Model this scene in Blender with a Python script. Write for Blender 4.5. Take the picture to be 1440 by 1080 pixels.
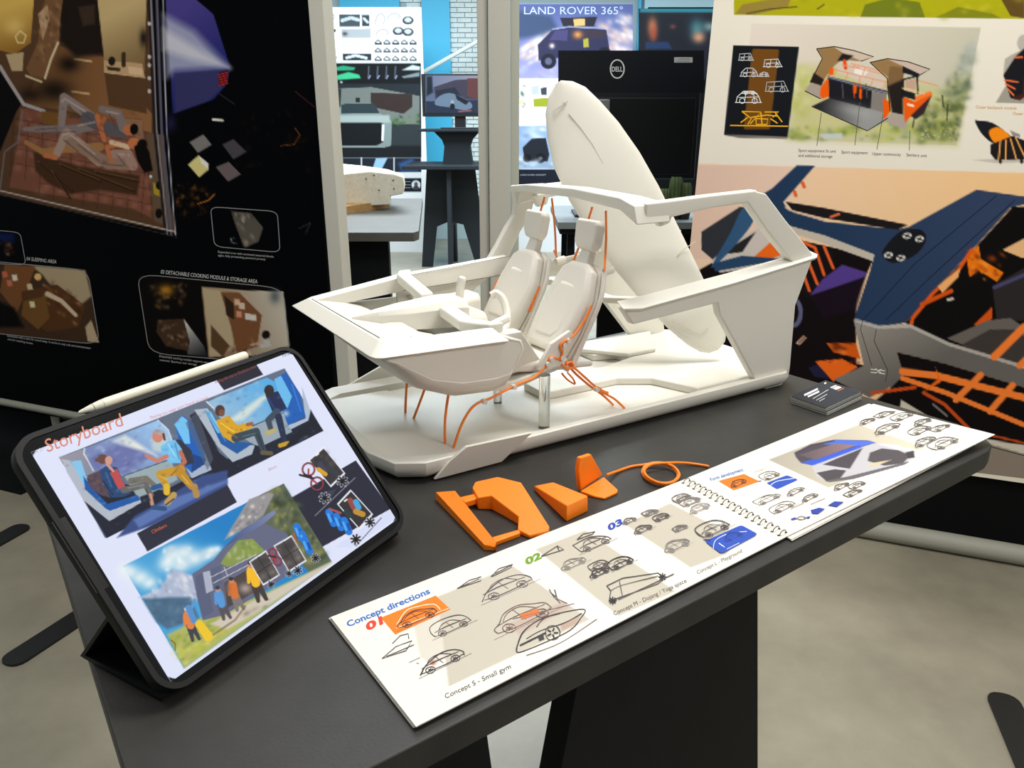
import bpy, bmesh, math, random
import numpy as np
from mathutils import Vector, Matrix

random.seed(7)
rng = np.random.default_rng(11)
for o in list(bpy.data.objects):
    bpy.data.objects.remove(o, do_unlink=True)
SC = bpy.context.scene
COL = SC.collection

# ------------------------------------------------------------------ camera
CAM = np.array([0.0, 0.0, 1.40]); PITCH = math.radians(19.0); FPX = 1080.0
cd = bpy.data.cameras.new('camera'); cam = bpy.data.objects.new('camera', cd); COL.objects.link(cam)
cam.location = CAM; cam.rotation_euler = (math.pi/2 - PITCH, 0, 0)
cd.sensor_width = 36.0; cd.lens = 36.0*FPX/1440.0; cd.clip_start = 0.02; cd.clip_end = 60
SC.camera = cam

# ------------------------------------------------------------------ light
SC.view_settings.view_transform = 'Standard'
SC.view_settings.look = 'None'
SC.view_settings.exposure = 0.0
SC.view_settings.gamma = 1.0
SC.view_settings.use_curve_mapping = False
W = bpy.data.worlds.new('hall_daylight'); SC.world = W; W.use_nodes = True
W.node_tree.nodes['Background'].inputs[0].default_value = (0.93, 0.97, 1.0, 1)
W.node_tree.nodes['Background'].inputs[1].default_value = 0.27

def area_light(name, loc, sx, sy, power, color, rot=(0, 0, 0)):
    l = bpy.data.lights.new(name, 'AREA'); l.shape = 'RECTANGLE'; l.size = sx; l.size_y = sy
    l.energy = power; l.color = color
    o = bpy.data.objects.new(name, l); COL.objects.link(o); o.location = loc; o.rotation_euler = rot
    return o
area_light('unseen_overhead_light', (0.62, 1.25, 3.05), 1.2, 0.7, 50, (1.0, 0.97, 0.91))
area_light('unseen_overhead_light', (-1.7, 1.3, 3.1), 1.2, 0.6, 20, (1.0, 0.96, 0.89))
area_light('unseen_overhead_light', (2.0, -0.7, 3.1), 1.2, 0.6, 46, (1.0, 0.95, 0.87))
area_light('unseen_overhead_light', (-0.3, 3.6, 3.2), 1.6, 0.5, 40, (0.92, 0.97, 1.0))  # added cool fill to brighten the clay model, not a known fixture
area_light('unseen_overhead_light', (-0.6, 6.2, 3.4), 3.0, 2.0, 300, (0.80, 0.93, 1.0))  # this and the next area light stand in for bluish hall daylight
area_light('unseen_overhead_light', (2.4, 5.6, 3.4), 2.0, 1.6, 110, (0.80, 0.93, 1.0))

# ------------------------------------------------------------------ pixel helpers (1440 x 1080 frame)
_F = np.array([0, math.cos(PITCH), -math.sin(PITCH)]); _U = np.array([0, math.sin(PITCH), math.cos(PITCH)])
_X = np.array([1.0, 0, 0])
def rays(px, py):
    px = np.asarray(px, float); py = np.asarray(py, float)
    a = ((px-720)/FPX)[..., None]; b = ((py-540)/FPX)[..., None]
    return a*_X - b*_U + _F
def on_z(px, py, z):
    d = rays(px, py); return CAM + d*((z-CAM[2])/d[..., 2])[..., None]
def on_plane(px, py, p0, n):
    d = rays(px, py); n = np.asarray(n, float)
    return CAM + d*(((np.asarray(p0, float)-CAM) @ n)/(d @ n))[..., None]
def on_y(px, py, y):
    return on_plane(px, py, (0, y, 0), (0, 1, 0))
def V3(a): return Vector((float(a[0]), float(a[1]), float(a[2])))

# ------------------------------------------------------------------ materials
def s2l(c):
    c = np.asarray(c, float)/255.0
    return np.where(c <= 0.04045, c/12.92, ((c+0.055)/1.055)**2.4)
MATS = {}
def mat(name, rgb=(200, 200, 200), rough=0.5, metal=0.0, mottle=0.0, scale=8.0, bump=0.0, bscale=200.0, spec=0.5, trans=0.0, alpha=1.0, emit=0.0, mottle2=None, coat=0.0):
    if name in MATS: return MATS[name]
    m = bpy.data.materials.new(name); m.use_nodes = True; nt = m.node_tree; N = nt.nodes; L = nt.links
    b = N['Principled BSDF']
    col = tuple(float(v) for v in s2l(rgb))
    b.inputs['Base Color'].default_value = col+(1,)
    b.inputs['Roughness'].default_value = rough; b.inputs['Metallic'].default_value = metal
    b.inputs['Specular IOR Level'].default_value = spec
    b.inputs['Transmission Weight'].default_value = trans
    b.inputs['Coat Weight'].default_value = coat
    if emit:
        b.inputs['Emission Color'].default_value = col+(1,); b.inputs['Emission Strength'].default_value = emit
    tc = N.new('ShaderNodeTexCoord')
    if mottle or mottle2:
        nz = N.new('ShaderNodeTexNoise'); nz.inputs['Scale'].default_value = scale; nz.inputs['Detail'].default_value = 6
        nz.inputs['Roughness'].default_value = 0.62
        L.new(tc.outputs['Object'], nz.inputs['Vector'])
        r = N.new('ShaderNodeValToRGB'); e = r.color_ramp.elements
        c2 = tuple(float(v) for v in s2l(mottle2)) if mottle2 else tuple(min(1, v*(1+mottle)) for v in col)
        c1 = col if mottle2 else tuple(v*(1-mottle) for v in col)
        e[0].position = 0.32; e[0].color = c1+(1,); e[1].position = 0.68; e[1].color = c2+(1,)
        L.new(nz.outputs['Fac'], r.inputs['Fac']); L.new(r.outputs['Color'], b.inputs['Base Color'])
    if bump:
        nb = N.new('ShaderNodeTexNoise'); nb.inputs['Scale'].default_value = bscale; nb.inputs['Detail'].default_value = 4
        L.new(tc.outputs['Object'], nb.inputs['Vector'])
        bp = N.new('ShaderNodeBump'); bp.inputs['Strength'].default_value = bump; bp.inputs['Distance'].default_value = 0.002
        L.new(nb.outputs['Fac'], bp.inputs['Height']); L.new(bp.outputs['Normal'], b.inputs['Normal'])
    MATS[name] = m
    return m
def print_mat(name, rough=0.45, emit=0.0, coat=0.0, gain=1.0, spec=0.3):
    m = bpy.data.materials.new(name); m.use_nodes = True; nt = m.node_tree; b = nt.nodes['Principled BSDF']
    a = nt.nodes.new('ShaderNodeVertexColor'); a.layer_name = 'print'
    if emit:
        b.inputs['Base Color'].default_value = (0.01, 0.01, 0.012, 1)
        nt.links.new(a.outputs['Color'], b.inputs['Emission Color']); b.inputs['Emission Strength'].default_value = emit
    else:
        g = nt.nodes.new('ShaderNodeVectorMath'); g.operation = 'SCALE'; g.inputs['Scale'].default_value = gain
        nt.links.new(a.outputs['Color'], g.inputs[0]); nt.links.new(g.outputs[0], b.inputs['Base Color'])
    b.inputs['Roughness'].default_value = rough; b.inputs['Specular IOR Level'].default_value = spec
    b.inputs['Coat Weight'].default_value = coat; b.inputs['Coat Roughness'].default_value = 0.04
    return m

# ------------------------------------------------------------------ object helpers
def link(o, parent=None):
    COL.objects.link(o)
    if parent is not None: o.parent = parent
    return o
def tag(o, label=None, cat=None, group=None, kind=None):
    if label: o['label'] = label
    if cat: o['category'] = cat
    if group: o['group'] = group
    if kind: o['kind'] = kind
    return o
def empty(name, loc=(0, 0, 0), rz=0.0, label=None, cat=None, group=None):
    o = bpy.data.objects.new(name, None); COL.objects.link(o); o.empty_display_size = 0.05
    o.location = V3(loc); o.rotation_euler = (0, 0, rz)
    return tag(o, label, cat, group)
def mesh_obj(name, verts, faces, m, parent=None, smooth=False, bevel=0.0, seg=2, subsurf=0, local=True, solid=0.0, fix=True, angle=35):
    """verts in the parent's frame (local=True) or in world coordinates (local=False)"""
    me = bpy.data.meshes.new(name)
    vs = [V3(v) for v in verts]
    if not local and parent is not None:
        inv = world_inv(parent); vs = [inv @ v for v in vs]
    me.from_pydata([tuple(v) for v in vs], [], [tuple(f) for f in faces])
    if fix:
        bm = bmesh.new(); bm.from_mesh(me); bmesh.ops.recalc_face_normals(bm, faces=bm.faces); bm.to_mesh(me); bm.free()
    if m is not None: me.materials.append(m)
    o = bpy.data.objects.new(name, me); link(o, parent)
    if solid:
        md = o.modifiers.new('solid', 'SOLIDIFY'); md.thickness = solid; md.offset = 0
    if bevel:
        md = o.modifiers.new('bevel', 'BEVEL'); md.width = bevel; md.segments = seg; md.limit_method = 'ANGLE'; md.angle_limit = math.radians(28)
    if subsurf:
        md = o.modifiers.new('sub', 'SUBSURF'); md.levels = subsurf; md.render_levels = subsurf
    if smooth or bevel or subsurf:
        for p in me.polygons: p.use_smooth = True
        try: me.set_sharp_from_angle(angle=math.radians(angle))
        except Exception: pass
        if bevel and not subsurf:
            wn = o.modifiers.new('wn', 'WEIGHTED_NORMAL'); wn.keep_sharp = False
    return o
def world_inv(o):
    M = Matrix.Identity(4); chain = []
    while o is not None: chain.append(o); o = o.parent
    for c in reversed(chain): M = M @ (c.matrix_parent_inverse @ c.matrix_basis)
    return M.inverted()
class MB:
    def __init__(s): s.v = []; s.f = []
    def add(s, vs, fs):
        n = len(s.v); s.v += [tuple(map(float, v)) for v in vs]; s.f += [tuple(i+n for i in f) for f in fs]; return s
    def box(s, lo, hi, M=None):
        x0, y0, z0 = lo; x1, y1, z1 = hi
        vs = [(x0,y0,z0),(x1,y0,z0),(x1,y1,z0),(x0,y1,z0),(x0,y0,z1),(x1,y0,z1),(x1,y1,z1),(x0,y1,z1)]
        if M is not None: vs = [M @ Vector(v) for v in vs]
        return s.add(vs, [(0,3,2,1),(4,5,6,7),(0,1,5,4),(1,2,6,5),(2,3,7,6),(3,0,4,7)])
    def prism(s, poly0, poly1):
        n = len(poly0)
        return s.add(list(poly0)+list(poly1), [tuple(range(n))[::-1], tuple(range(n, 2*n))]+[(i, (i+1) % n, n+(i+1) % n, n+i) for i in range(n)])
    def ext(s, poly2, axis, a, b):
        """polygon of 2d points extruded along axis 'u','v','z' between a and b; 2d order is the two other axes"""
        def mk(p, c):
            return {'u': (c, p[0], p[1]), 'v': (p[0], c, p[1]), 'z': (p[0], p[1], c)}[axis]
        return s.prism([mk(p, a) for p in poly2], [mk(p, b) for p in poly2])
    def loft(s, rings, cap=True, closed=True):
        n = len(rings[0]); base = len(s.v)
        for r in rings: s.v += [tuple(map(float, q)) for q in r]
        for i in range(len(rings)-1):
            for j in range(n if closed else n-1):
                k = (j+1) % n
                s.f.append((base+i*n+j, base+i*n+k, base+(i+1)*n+k, base+(i+1)*n+j))
        if cap:
            s.f.append(tuple(base+j for j in range(n))[::-1]); s.f.append(tuple(base+(len(rings)-1)*n+j for j in range(n)))
        return s
    def tube(s, pts, r, n=8, cap=True):
        pts = [Vector(p) for p in pts]; rings = []; up = None
        for i, p in enumerate(pts):
            t = (pts[min(i+1, len(pts)-1)]-pts[max(i-1, 0)]).normalized()
            if up is None:
                up = Vector((0, 0, 1)) if abs(t.z) < 0.9 else Vector((1, 0, 0))
            a = t.cross(up)
            if a.length < 1e-6: a = t.cross(Vector((1, 0, 0)))
            a.normalize(); b = a.cross(t).normalized(); up = b
            rr = r[i] if hasattr(r, '__len__') else r
            rings.append([p+a*(rr*math.cos(2*math.pi*k/n))+b*(rr*math.sin(2*math.pi*k/n)) for k in range(n)])
        return s.loft(rings, cap)
    def lathe(s, prof, n=20, c=(0, 0, 0), cap=True):
        rings = [[(c[0]+r*math.cos(2*math.pi*k/n), c[1]+r*math.sin(2*math.pi*k/n), c[2]+z) for k in range(n)] for r, z in prof]
        return s.loft(rings, cap)
    def obj(s, name, m, parent=None, **kw): return mesh_obj(name, s.v, s.f, m, parent, **kw)
def smooth_path(pts, n=8, closed=False):
    P = [np.array(p, float) for p in pts]; out = []
    N = len(P); rngi = range(N if closed else N-1)
    for i in rngi:
        if closed: a, b, c, d = P[(i-1) % N], P[i], P[(i+1) % N], P[(i+2) % N]
        else: a, b, c, d = P[max(i-1, 0)], P[i], P[i+1], P[min(i+2, N-1)]
        for k in range(n):
            t = k/n
            out.append(0.5*((2*b)+(-a+c)*t+(2*a-5*b+4*c-d)*t*t+(-a+3*b-3*c+d)*t**3))
    if not closed: out.append(P[-1])
    return out
def rrect(x0, y0, x1, y1, r, n=5):
    out = []
    for cx, cy, a in ((x1-r, y1-r, 0), (x0+r, y1-r, 90), (x0+r, y0+r, 180), (x1-r, y0+r, 270)):
        for k in range(n+1):
            t = math.radians(a+90*k/n); out.append((cx+r*math.cos(t), cy+r*math.sin(t)))
    return out

# ------------------------------------------------------------------ flat prints: a fine colour grid plus crisp ink and lettering, both lying on the real surface
def homography(src, dst):
    A = []
    for (x, y), (u, v) in zip(src, dst):
        A.append([x, y, 1, 0, 0, 0, -u*x, -u*y, -u]); A.append([0, 0, 0, x, y, 1, -v*x, -v*y, -v])
    return np.linalg.svd(np.array(A))[2][-1].reshape(3, 3)
class Print:
    """corners: photo pixels of the print's corners TL, TR, BR, BL; surf(px, py, s, t): pixel -> point on the real surface"""
    def __init__(s, corners, surf, normal, nx, ny, bg=(255, 255, 255)):
        s.H = homography([(0, 0), (1, 0), (1, 1), (0, 1)], corners); s.Hi = np.linalg.inv(s.H)
        s.surf = surf; s.n = np.asarray(normal, float); s.nx = nx; s.ny = ny
        S, T = np.meshgrid(np.linspace(0, 1, nx), np.linspace(0, 1, ny)); s.S = S; s.T = T
        q = np.stack([S, T, np.ones_like(S)], -1) @ s.H.T
        s.X = q[..., 0]/q[..., 2]; s.Y = q[..., 1]/q[..., 2]
        s.C = np.zeros((ny, nx, 3)); s.C[:] = bg
        s.iv = []; s.if_ = []; s.ic = []; s.lift = 0.0
        s.aa = max(0.6, 0.75*float(np.median(np.hypot(np.diff(s.X, axis=1), np.diff(s.Y, axis=1)))))
    def st(s, px, py):
        q = np.stack([np.asarray(px, float), np.asarray(py, float), np.ones_like(np.asarray(px, float))], -1) @ s.Hi.T
        return q[..., 0]/q[..., 2], q[..., 1]/q[..., 2]
    def p3(s, px, py, off):
        a, b = s.st(px, py)
        return s.surf(np.asarray(px, float), np.asarray(py, float), a, b)+s.n*off
    def _box(s, x0, y0, x1, y1):
        m = (s.X >= x0) & (s.X <= x1) & (s.Y >= y0) & (s.Y <= y1)
        r = np.flatnonzero(m.any(1)); c = np.flatnonzero(m.any(0))
        if not len(r) or not len(c): return None
        return slice(r[0], r[-1]+1), slice(c[0], c[-1]+1)
    def _blend(s, sl, a, col):
        s.C[sl] = s.C[sl]*(1-a[..., None])+np.asarray(col, float)*a[..., None]
    def _cover(s, pts, feather):
        pts = np.array(pts, float); w = max(feather, s.aa)
        sl = s._box(pts[:, 0].min()-w, pts[:, 1].min()-w, pts[:, 0].max()+w, pts[:, 1].max()+w)
        if sl is None: return None, None
        X = s.X[sl]; Y = s.Y[sl]; ins = np.zeros(X.shape, bool); D = np.full(X.shape, 1e9)
        for i in range(len(pts)):
            x0, y0 = pts[i]; x1, y1 = pts[(i+1) % len(pts)]
            if y0 != y1:
                c = ((y0 > Y) != (y1 > Y)) & (X < (x1-x0)*(Y-y0)/(y1-y0)+x0); ins ^= c
            dx, dy = x1-x0, y1-y0; l2 = dx*dx+dy*dy+1e-9
            t = np.clip(((X-x0)*dx+(Y-y0)*dy)/l2, 0, 1)
            D = np.minimum(D, np.hypot(X-x0-t*dx, Y-y0-t*dy))
        return sl, np.clip(0.5+np.where(ins, D, -D)/w, 0, 1)
    def poly(s, pts, col, a=1.0, f=0.0):
        sl, c = s._cover(pts, f)
        if sl is not None: s._blend(sl, c*a, col)
        return s
    def grad(s, pts, c0, c1, p0, p1, a=1.0, f=0.0):
        sl, c = s._cover(pts, f)
        if sl is None: return s
        d = np.array(p1, float)-np.array(p0, float)
        t = np.clip(((s.X[sl]-p0[0])*d[0]+(s.Y[sl]-p0[1])*d[1])/(d@d), 0, 1)[..., None]
        s._blend(sl, c*a, np.asarray(c0, float)*(1-t)+np.asarray(c1, float)*t); return s
    def blob(s, x, y, rx, ry, col, a=1.0, rot=0.0):
        R = 2.2*max(rx, ry); sl = s._box(x-R, y-R, x+R, y+R)
        if sl is None: return s
        dx = s.X[sl]-x; dy = s.Y[sl]-y; c, n = math.cos(rot), math.sin(rot)
        q = ((dx*c+dy*n)/rx)**2+((-dx*n+dy*c)/ry)**2
        s._blend(sl, a*np.exp(-q*1.3), col); return s
    def disc(s, x, y, rx, ry, col, a=1.0, rot=0.0):
        c, n = math.cos(rot), math.sin(rot)
        return s.poly([(x+rx*math.cos(t)*c-ry*math.sin(t)*n, y+rx*math.cos(t)*n+ry*math.sin(t)*c) for t in np.linspace(0, 2*math.pi, 16, endpoint=False)], col, a)
    def stroke(s, pts, w, col, a=1.0, curve=False):
        if curve: pts = smooth_path(pts, 6)
        pts = np.array(pts, float); ws = np.linspace(w[0], w[1], len(pts)) if hasattr(w, '__len__') else np.full(len(pts), w)
        R = ws.max()+2; sl = s._box(pts[:, 0].min()-R, pts[:, 1].min()-R, pts[:, 0].max()+R, pts[:, 1].max()+R)
        if sl is None: return s
        X = s.X[sl]; Y = s.Y[sl]; D = np.full(X.shape, 1e9)
        for i in range(len(pts)-1):
            x0, y0 = pts[i]; x1, y1 = pts[i+1]; dx, dy = x1-x0, y1-y0; l2 = dx*dx+dy*dy+1e-9
            t = np.clip(((X-x0)*dx+(Y-y0)*dy)/l2, 0, 1)
            D = np.minimum(D, np.hypot(X-x0-t*dx, Y-y0-t*dy)-0.5*(ws[i]+(ws[i+1]-ws[i])*t))
        s._blend(sl, a*np.clip(0.5-D/s.aa, 0, 1), col); return s
    def dabs(s, pts, n, cols, r=(1, 3), a=0.6, ang=None, seed=1):
        """painterly dabs scattered inside a polygon"""
        g = np.random.default_rng(seed); P = np.array(pts, float); lo, hi = P.min(0), P.max(0); k = 0
        for _ in range(n*4):
            x, y = g.uniform(lo, hi); ins = False
            for i in range(len(P)):
                x0, y0 = P[i]; x1, y1 = P[(i+1) % len(P)]
                if (y0 > y) != (y1 > y) and x < (x1-x0)*(y-y0)/(y1-y0)+x0: ins = not ins
            if not ins: continue
            q = g.uniform(*r); s.blob(x, y, q*g.uniform(1, 2.2), q, cols[g.integers(len(cols))], a*g.uniform(.5, 1), ang if ang is not None else g.uniform(0, 3.14)); k += 1
            if k >= n: break
        return s
    # crisp marks
    def ink(s, pts, w=1.0, col=(40, 38, 40), curve=False, closed=False):
        pts = [tuple(map(float, p)) for p in pts]
        if curve: pts = [tuple(q) for q in smooth_path(pts, 5, closed)]
        if closed: pts = pts+[pts[0]]
        P = np.array(pts)
        if len(P) < 2: return s
        t = np.gradient(P, axis=0); t /= (np.hypot(t[:, 0], t[:, 1])[:, None]+1e-9); nr = np.stack([-t[:, 1], t[:, 0]], -1)*w/2
        s.lift += 2e-6
        Q = s.p3(np.r_[P[:, 0]+nr[:, 0], P[:, 0]-nr[:, 0]], np.r_[P[:, 1]+nr[:, 1], P[:, 1]-nr[:, 1]], 0.00025+s.lift)
        n = len(P); b = len(s.iv); s.iv += [tuple(q) for q in Q]; s.ic += [col]*(2*n)
        s.if_ += [(b+i, b+i+1, b+n+i+1, b+n+i) for i in range(n-1)]
        return s
    def patch(s, pts, col):
        s.lift += 2e-6; P = np.array(pts, float); Q = s.p3(P[:, 0], P[:, 1], 0.00025+s.lift); b = len(s.iv)
        s.iv += [tuple(q) for q in Q]; s.ic += [col]*len(P); s.if_.append(tuple(range(b, b+len(P)))); return s
    def text(s, txt, a, b, h=None, col=(40, 40, 40), bold=0.0, up=None):
        """lettering from pixel a to pixel b along the baseline; up = pixel of the cap height above a"""
        V, Fc, w, hh = text_mesh(txt, bold)
        a = np.array(a, float); b = np.array(b, float); ex = (b-a)/w
        if up is None:
            d = (b-a)/np.hypot(*(b-a)); up = a+np.array([d[1], -d[0]])*(h or 6)
        ey = (np.array(up, float)-a)/0.72
        P = a+V[:, :1]*ex+V[:, 1:2]*ey
        s.lift += 2e-6; Q = s.p3(P[:, 0], P[:, 1], 0.00035+s.lift); k = len(s.iv)
        s.iv += [tuple(q) for q in Q]; s.ic += [col]*len(P); s.if_ += [tuple(i+k for i in f) for f in Fc]; return s
    def build(s, name, m, parent, ink_name='printed_lettering', ink_mat=None):
        P = s.surf(s.X, s.Y, s.S, s.T)+s.n*0.00015; P = P.reshape(-1, 3)
        inv = np.array(world_inv(parent)) if parent is not None else np.eye(4)
        P = P @ inv[:3, :3].T+inv[:3, 3]
        nx, ny = s.nx, s.ny; me = bpy.data.meshes.new(name); me.vertices.add(nx*ny); me.vertices.foreach_set('co', P.astype(np.float32).ravel())
        i, j = np.meshgrid(np.arange(nx-1), np.arange(ny-1)); k = (j*nx+i).ravel()
        q = np.stack([k, k+nx, k+nx+1, k+1], -1).ravel(); nf = len(k)
        me.loops.add(4*nf); me.loops.foreach_set('vertex_index', q.astype(np.int32))
        me.polygons.add(nf); me.polygons.foreach_set('loop_start', np.arange(0, 4*nf, 4, dtype=np.int32)); me.polygons.foreach_set('loop_total', np.full(nf, 4, np.int32))
        me.update(calc_edges=True)
        ca = me.color_attributes.new('print', 'FLOAT_COLOR', 'POINT')
        ca.data.foreach_set('color', np.c_[s2l(np.clip(s.C, 0, 255)).reshape(-1, 3), np.ones(nx*ny)].astype(np.float32).ravel())
        me.materials.append(m); o = bpy.data.objects.new(name, me); link(o, parent)
        if s.iv:
            Q = np.array(s.iv) @ inv[:3, :3].T+inv[:3, 3]
            me2 = bpy.data.meshes.new(ink_name); me2.from_pydata([tuple(v) for v in Q], [], s.if_)
            ca = me2.color_attributes.new('print', 'FLOAT_COLOR', 'POINT')
            ca.data.foreach_set('color', np.c_[s2l(np.array(s.ic, float)), np.ones(len(s.ic))].astype(np.float32).ravel())
            me2.materials.append(ink_mat or m); link(bpy.data.objects.new(ink_name, me2), o if parent is not None and parent.parent is None else parent)['kind'] = 'stuff'
        return o
_TXT = {}
def text_mesh(txt, bold=0.0):
    if (txt, bold) in _TXT: return _TXT[(txt, bold)]
    cu = bpy.data.curves.new('t', 'FONT'); cu.body = txt; cu.size = 1.0; cu.offset = bold; cu.resolution_u = 3; cu.fill_mode = 'FRONT'
    o = bpy.data.objects.new('t', cu); COL.objects.link(o); bpy.context.view_layer.update()
    ev = o.evaluated_get(bpy.context.evaluated_depsgraph_get()); me = ev.to_mesh()
    V = np.array([v.co[:] for v in me.vertices]) if len(me.vertices) else np.zeros((1, 3)); F = [tuple(p.vertices) for p in me.polygons]
    ev.to_mesh_clear(); bpy.data.objects.remove(o, do_unlink=True); bpy.data.curves.remove(cu)
    x0 = V[:, 0].min(); V = V.copy(); V[:, 0] -= x0; w = max(V[:, 0].max(), 1e-3)
    _TXT[(txt, bold)] = (V, F, w, V[:, 1].max()); return _TXT[(txt, bold)]
def crop(x0, y0, k): return lambda *p: [(x0+p[i]/k, y0+p[i+1]/k) for i in range(0, len(p), 2)]

# ================================================================== the setting
M_floor = mat('polished_concrete', (126, 121, 106), rough=0.34, mottle2=(164, 158, 140), scale=1.6, bump=0.15, bscale=30)
M_black = mat('black_board', (6, 7, 9), rough=0.7, spec=0.12)
M_alu = mat('pale_aluminium', (205, 203, 192), rough=0.45, metal=0.15)
fl = MB().box((-6, -2.5, -0.08), (6, 10.2, 0)).obj('floor', M_floor); tag(fl, kind='structure', label='grey polished concrete floor with dark stains')

M_wallw = mat('white_paint', (226, 234, 232), rough=0.7)
M_mortar = mat('brick_joint', (178, 196, 200), rough=0.9)
M_brick = mat('white_painted_brick', (228, 236, 234), rough=0.75, mottle=0.08, scale=30)
WB = 9.6
wb = MB().box((-4.5, WB, 0), (4.5, WB+0.2, 3.6)).obj('wall_back', M_mortar); tag(wb, kind='structure', label='white painted brick wall at the end of the hall')
bk_me = None
for row in range(0, 43):
    z0 = 0.52+row*0.052
    for k in range(-12, 1):
        x0 = k*0.165-0.20+(0.08 if row % 2 else 0)
        if not (-1.30 < x0 < -0.38): continue
        j = MB().box((x0, WB-0.018-0.006*random.random(), z0), (x0+0.155, WB, z0+0.044)).obj('brick', M_brick, wb)
wl = MB().box((-5.2, -2.4, 0), (-5.05, WB, 3.6)).obj('wall_left', M_wallw); tag(wl, kind='structure', label='plain white side wall behind the dark poster stand')
wr = MB().box((5.05, -2.4, 0), (5.2, WB, 3.6)).obj('wall_right', mat('warm_white_paint', (226, 214, 194), rough=0.7)); tag(wr, kind='structure', label='plain warm white side wall beyond the peach poster')
M_blue = mat('sky_blue_panel', (70, 190, 232), rough=0.5)
M_paleblue = mat('pale_blue_panel', (188, 226, 238), rough=0.5)
def wall_panel(px0, px1, py0, py1, y, m, name, label):
    a = on_y(px0, py1, y); b = on_y(px1, py0, y)
    o = MB().box((a[0], y, max(0.0, a[2])), (b[0], y+0.06, b[2])).obj(name, m); tag(o, label=label, kind='structure'); return o
wall_panel(603, 631, -30, 300, WB-0.09, M_blue, 'trim_1', 'sky blue pilaster on the white brick wall')
wall_panel(490, 560, -30, 200, WB-0.09, M_blue, 'trim_2', 'wide sky blue panel behind the sketch poster board')
wall_panel(886, 900, -30, 330, WB-0.09, M_blue, 'trim_3', 'narrow sky blue strip between two display posters')
wall_panel(905, 1010, -40, 40, WB-0.09, M_paleblue, 'trim_4', 'pale blue window panel above the dark video screen')
tb = empty('trim_5', (0, 0, 0)); tag(tb, label='white diagonal brace across the brick wall', kind='structure')
a = on_y(596, 101, 9.1); b = on_y(690, 48, 9.1)
MB().tube([a, b], 0.022, 8).obj('brace_bar', mat('white_metal', (226, 232, 230), rough=0.4), tb)

# aluminium post between the two poster stands
pp = on_z(700, 366, 1.0); py = 3.15
def xat(px, py_img, y): return float(on_y(px, py_img, y)[0])
po = empty('trim_6', (0, 0, 0)); tag(po, label='pale aluminium double post standing between the posters', kind='structure')
MB().box((xat(672, 168, py), py+0.03, 0), (xat(686.5, 168, py), py+0.09, 2.5)).obj('post_profile', M_alu, po, bevel=0.002)
MB().box((xat(687.5, 168, py), py, 0), (xat(718, 168, py), py+0.09, 2.5)).obj('post_profile', M_alu, po, bevel=0.002)
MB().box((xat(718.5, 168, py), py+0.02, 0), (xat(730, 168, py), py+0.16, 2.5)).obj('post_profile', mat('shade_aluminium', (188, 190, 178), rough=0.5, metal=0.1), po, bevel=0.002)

# ================================================================== display table
TA = math.radians(35.9); TD = np.array([math.cos(TA), math.sin(TA), 0]); TN = np.array([-math.sin(TA), math.cos(TA), 0])
def tdn(d, n, z): return TD*d+TN*n+np.array([0, 0, z])
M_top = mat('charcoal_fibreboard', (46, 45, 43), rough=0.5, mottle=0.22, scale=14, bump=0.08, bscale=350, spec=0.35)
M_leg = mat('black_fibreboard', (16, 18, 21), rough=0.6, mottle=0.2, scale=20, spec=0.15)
tab = empty('display_table', tdn(0.5, 0.7, 0), 0, 'charcoal fibreboard display table carrying the white model and open booklet', 'table')
out = [(0.0245, 0.372), (1.02, 0.372), (1.045, 0.378), (1.066, 0.398), (1.085, 0.44), (1.085, 1.07), (0.0245, 1.07)]
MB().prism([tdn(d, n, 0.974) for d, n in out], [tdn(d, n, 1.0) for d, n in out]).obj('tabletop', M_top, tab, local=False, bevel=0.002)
def leg_panel(pts_px, n0, th, name='leg_panel'):
    P = [on_plane(x, y, TN*n0, TN) for x, y in pts_px]
    MB().prism([q for q in P], [q+TN*th for q in P]).obj(name, M_leg, tab, local=False, bevel=0.001)
def pfl(px, n0, z):
    """point on the panel plane under pixel column line, at height z: follow the given top and lower pixels"""
    return None
def panel_dz(prof, n0, th, name='leg_panel'):
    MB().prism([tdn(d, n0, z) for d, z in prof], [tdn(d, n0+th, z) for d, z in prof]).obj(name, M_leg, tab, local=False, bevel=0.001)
def dz_of(px, py_, n0):
    q = on_plane(px, py_, TN*n0, TN); return float(q @ TD), float(q[2])
n0 = 0.45
dl0, zl0 = dz_of(812, 962, n0); dl1, zl1 = dz_of(792, 1065, n0); sl = (dl1-dl0)/(zl1-zl0)
dr0, zr0 = dz_of(1066, 840, n0); dr1, zr1 = dz_of(1066, 1070, n0); sr = (dr1-dr0)/(zr1-zr0)
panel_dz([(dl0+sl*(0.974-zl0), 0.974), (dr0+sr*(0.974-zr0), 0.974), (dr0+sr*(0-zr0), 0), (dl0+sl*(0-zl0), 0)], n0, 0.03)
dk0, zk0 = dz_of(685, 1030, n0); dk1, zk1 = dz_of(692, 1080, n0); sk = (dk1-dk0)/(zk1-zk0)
panel_dz([(0.06, 0.974), (dk0+sk*(0.974-zk0), 0.974), (dk0+sk*(0-zk0), 0), (0.10, 0)], n0, 0.03)
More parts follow.
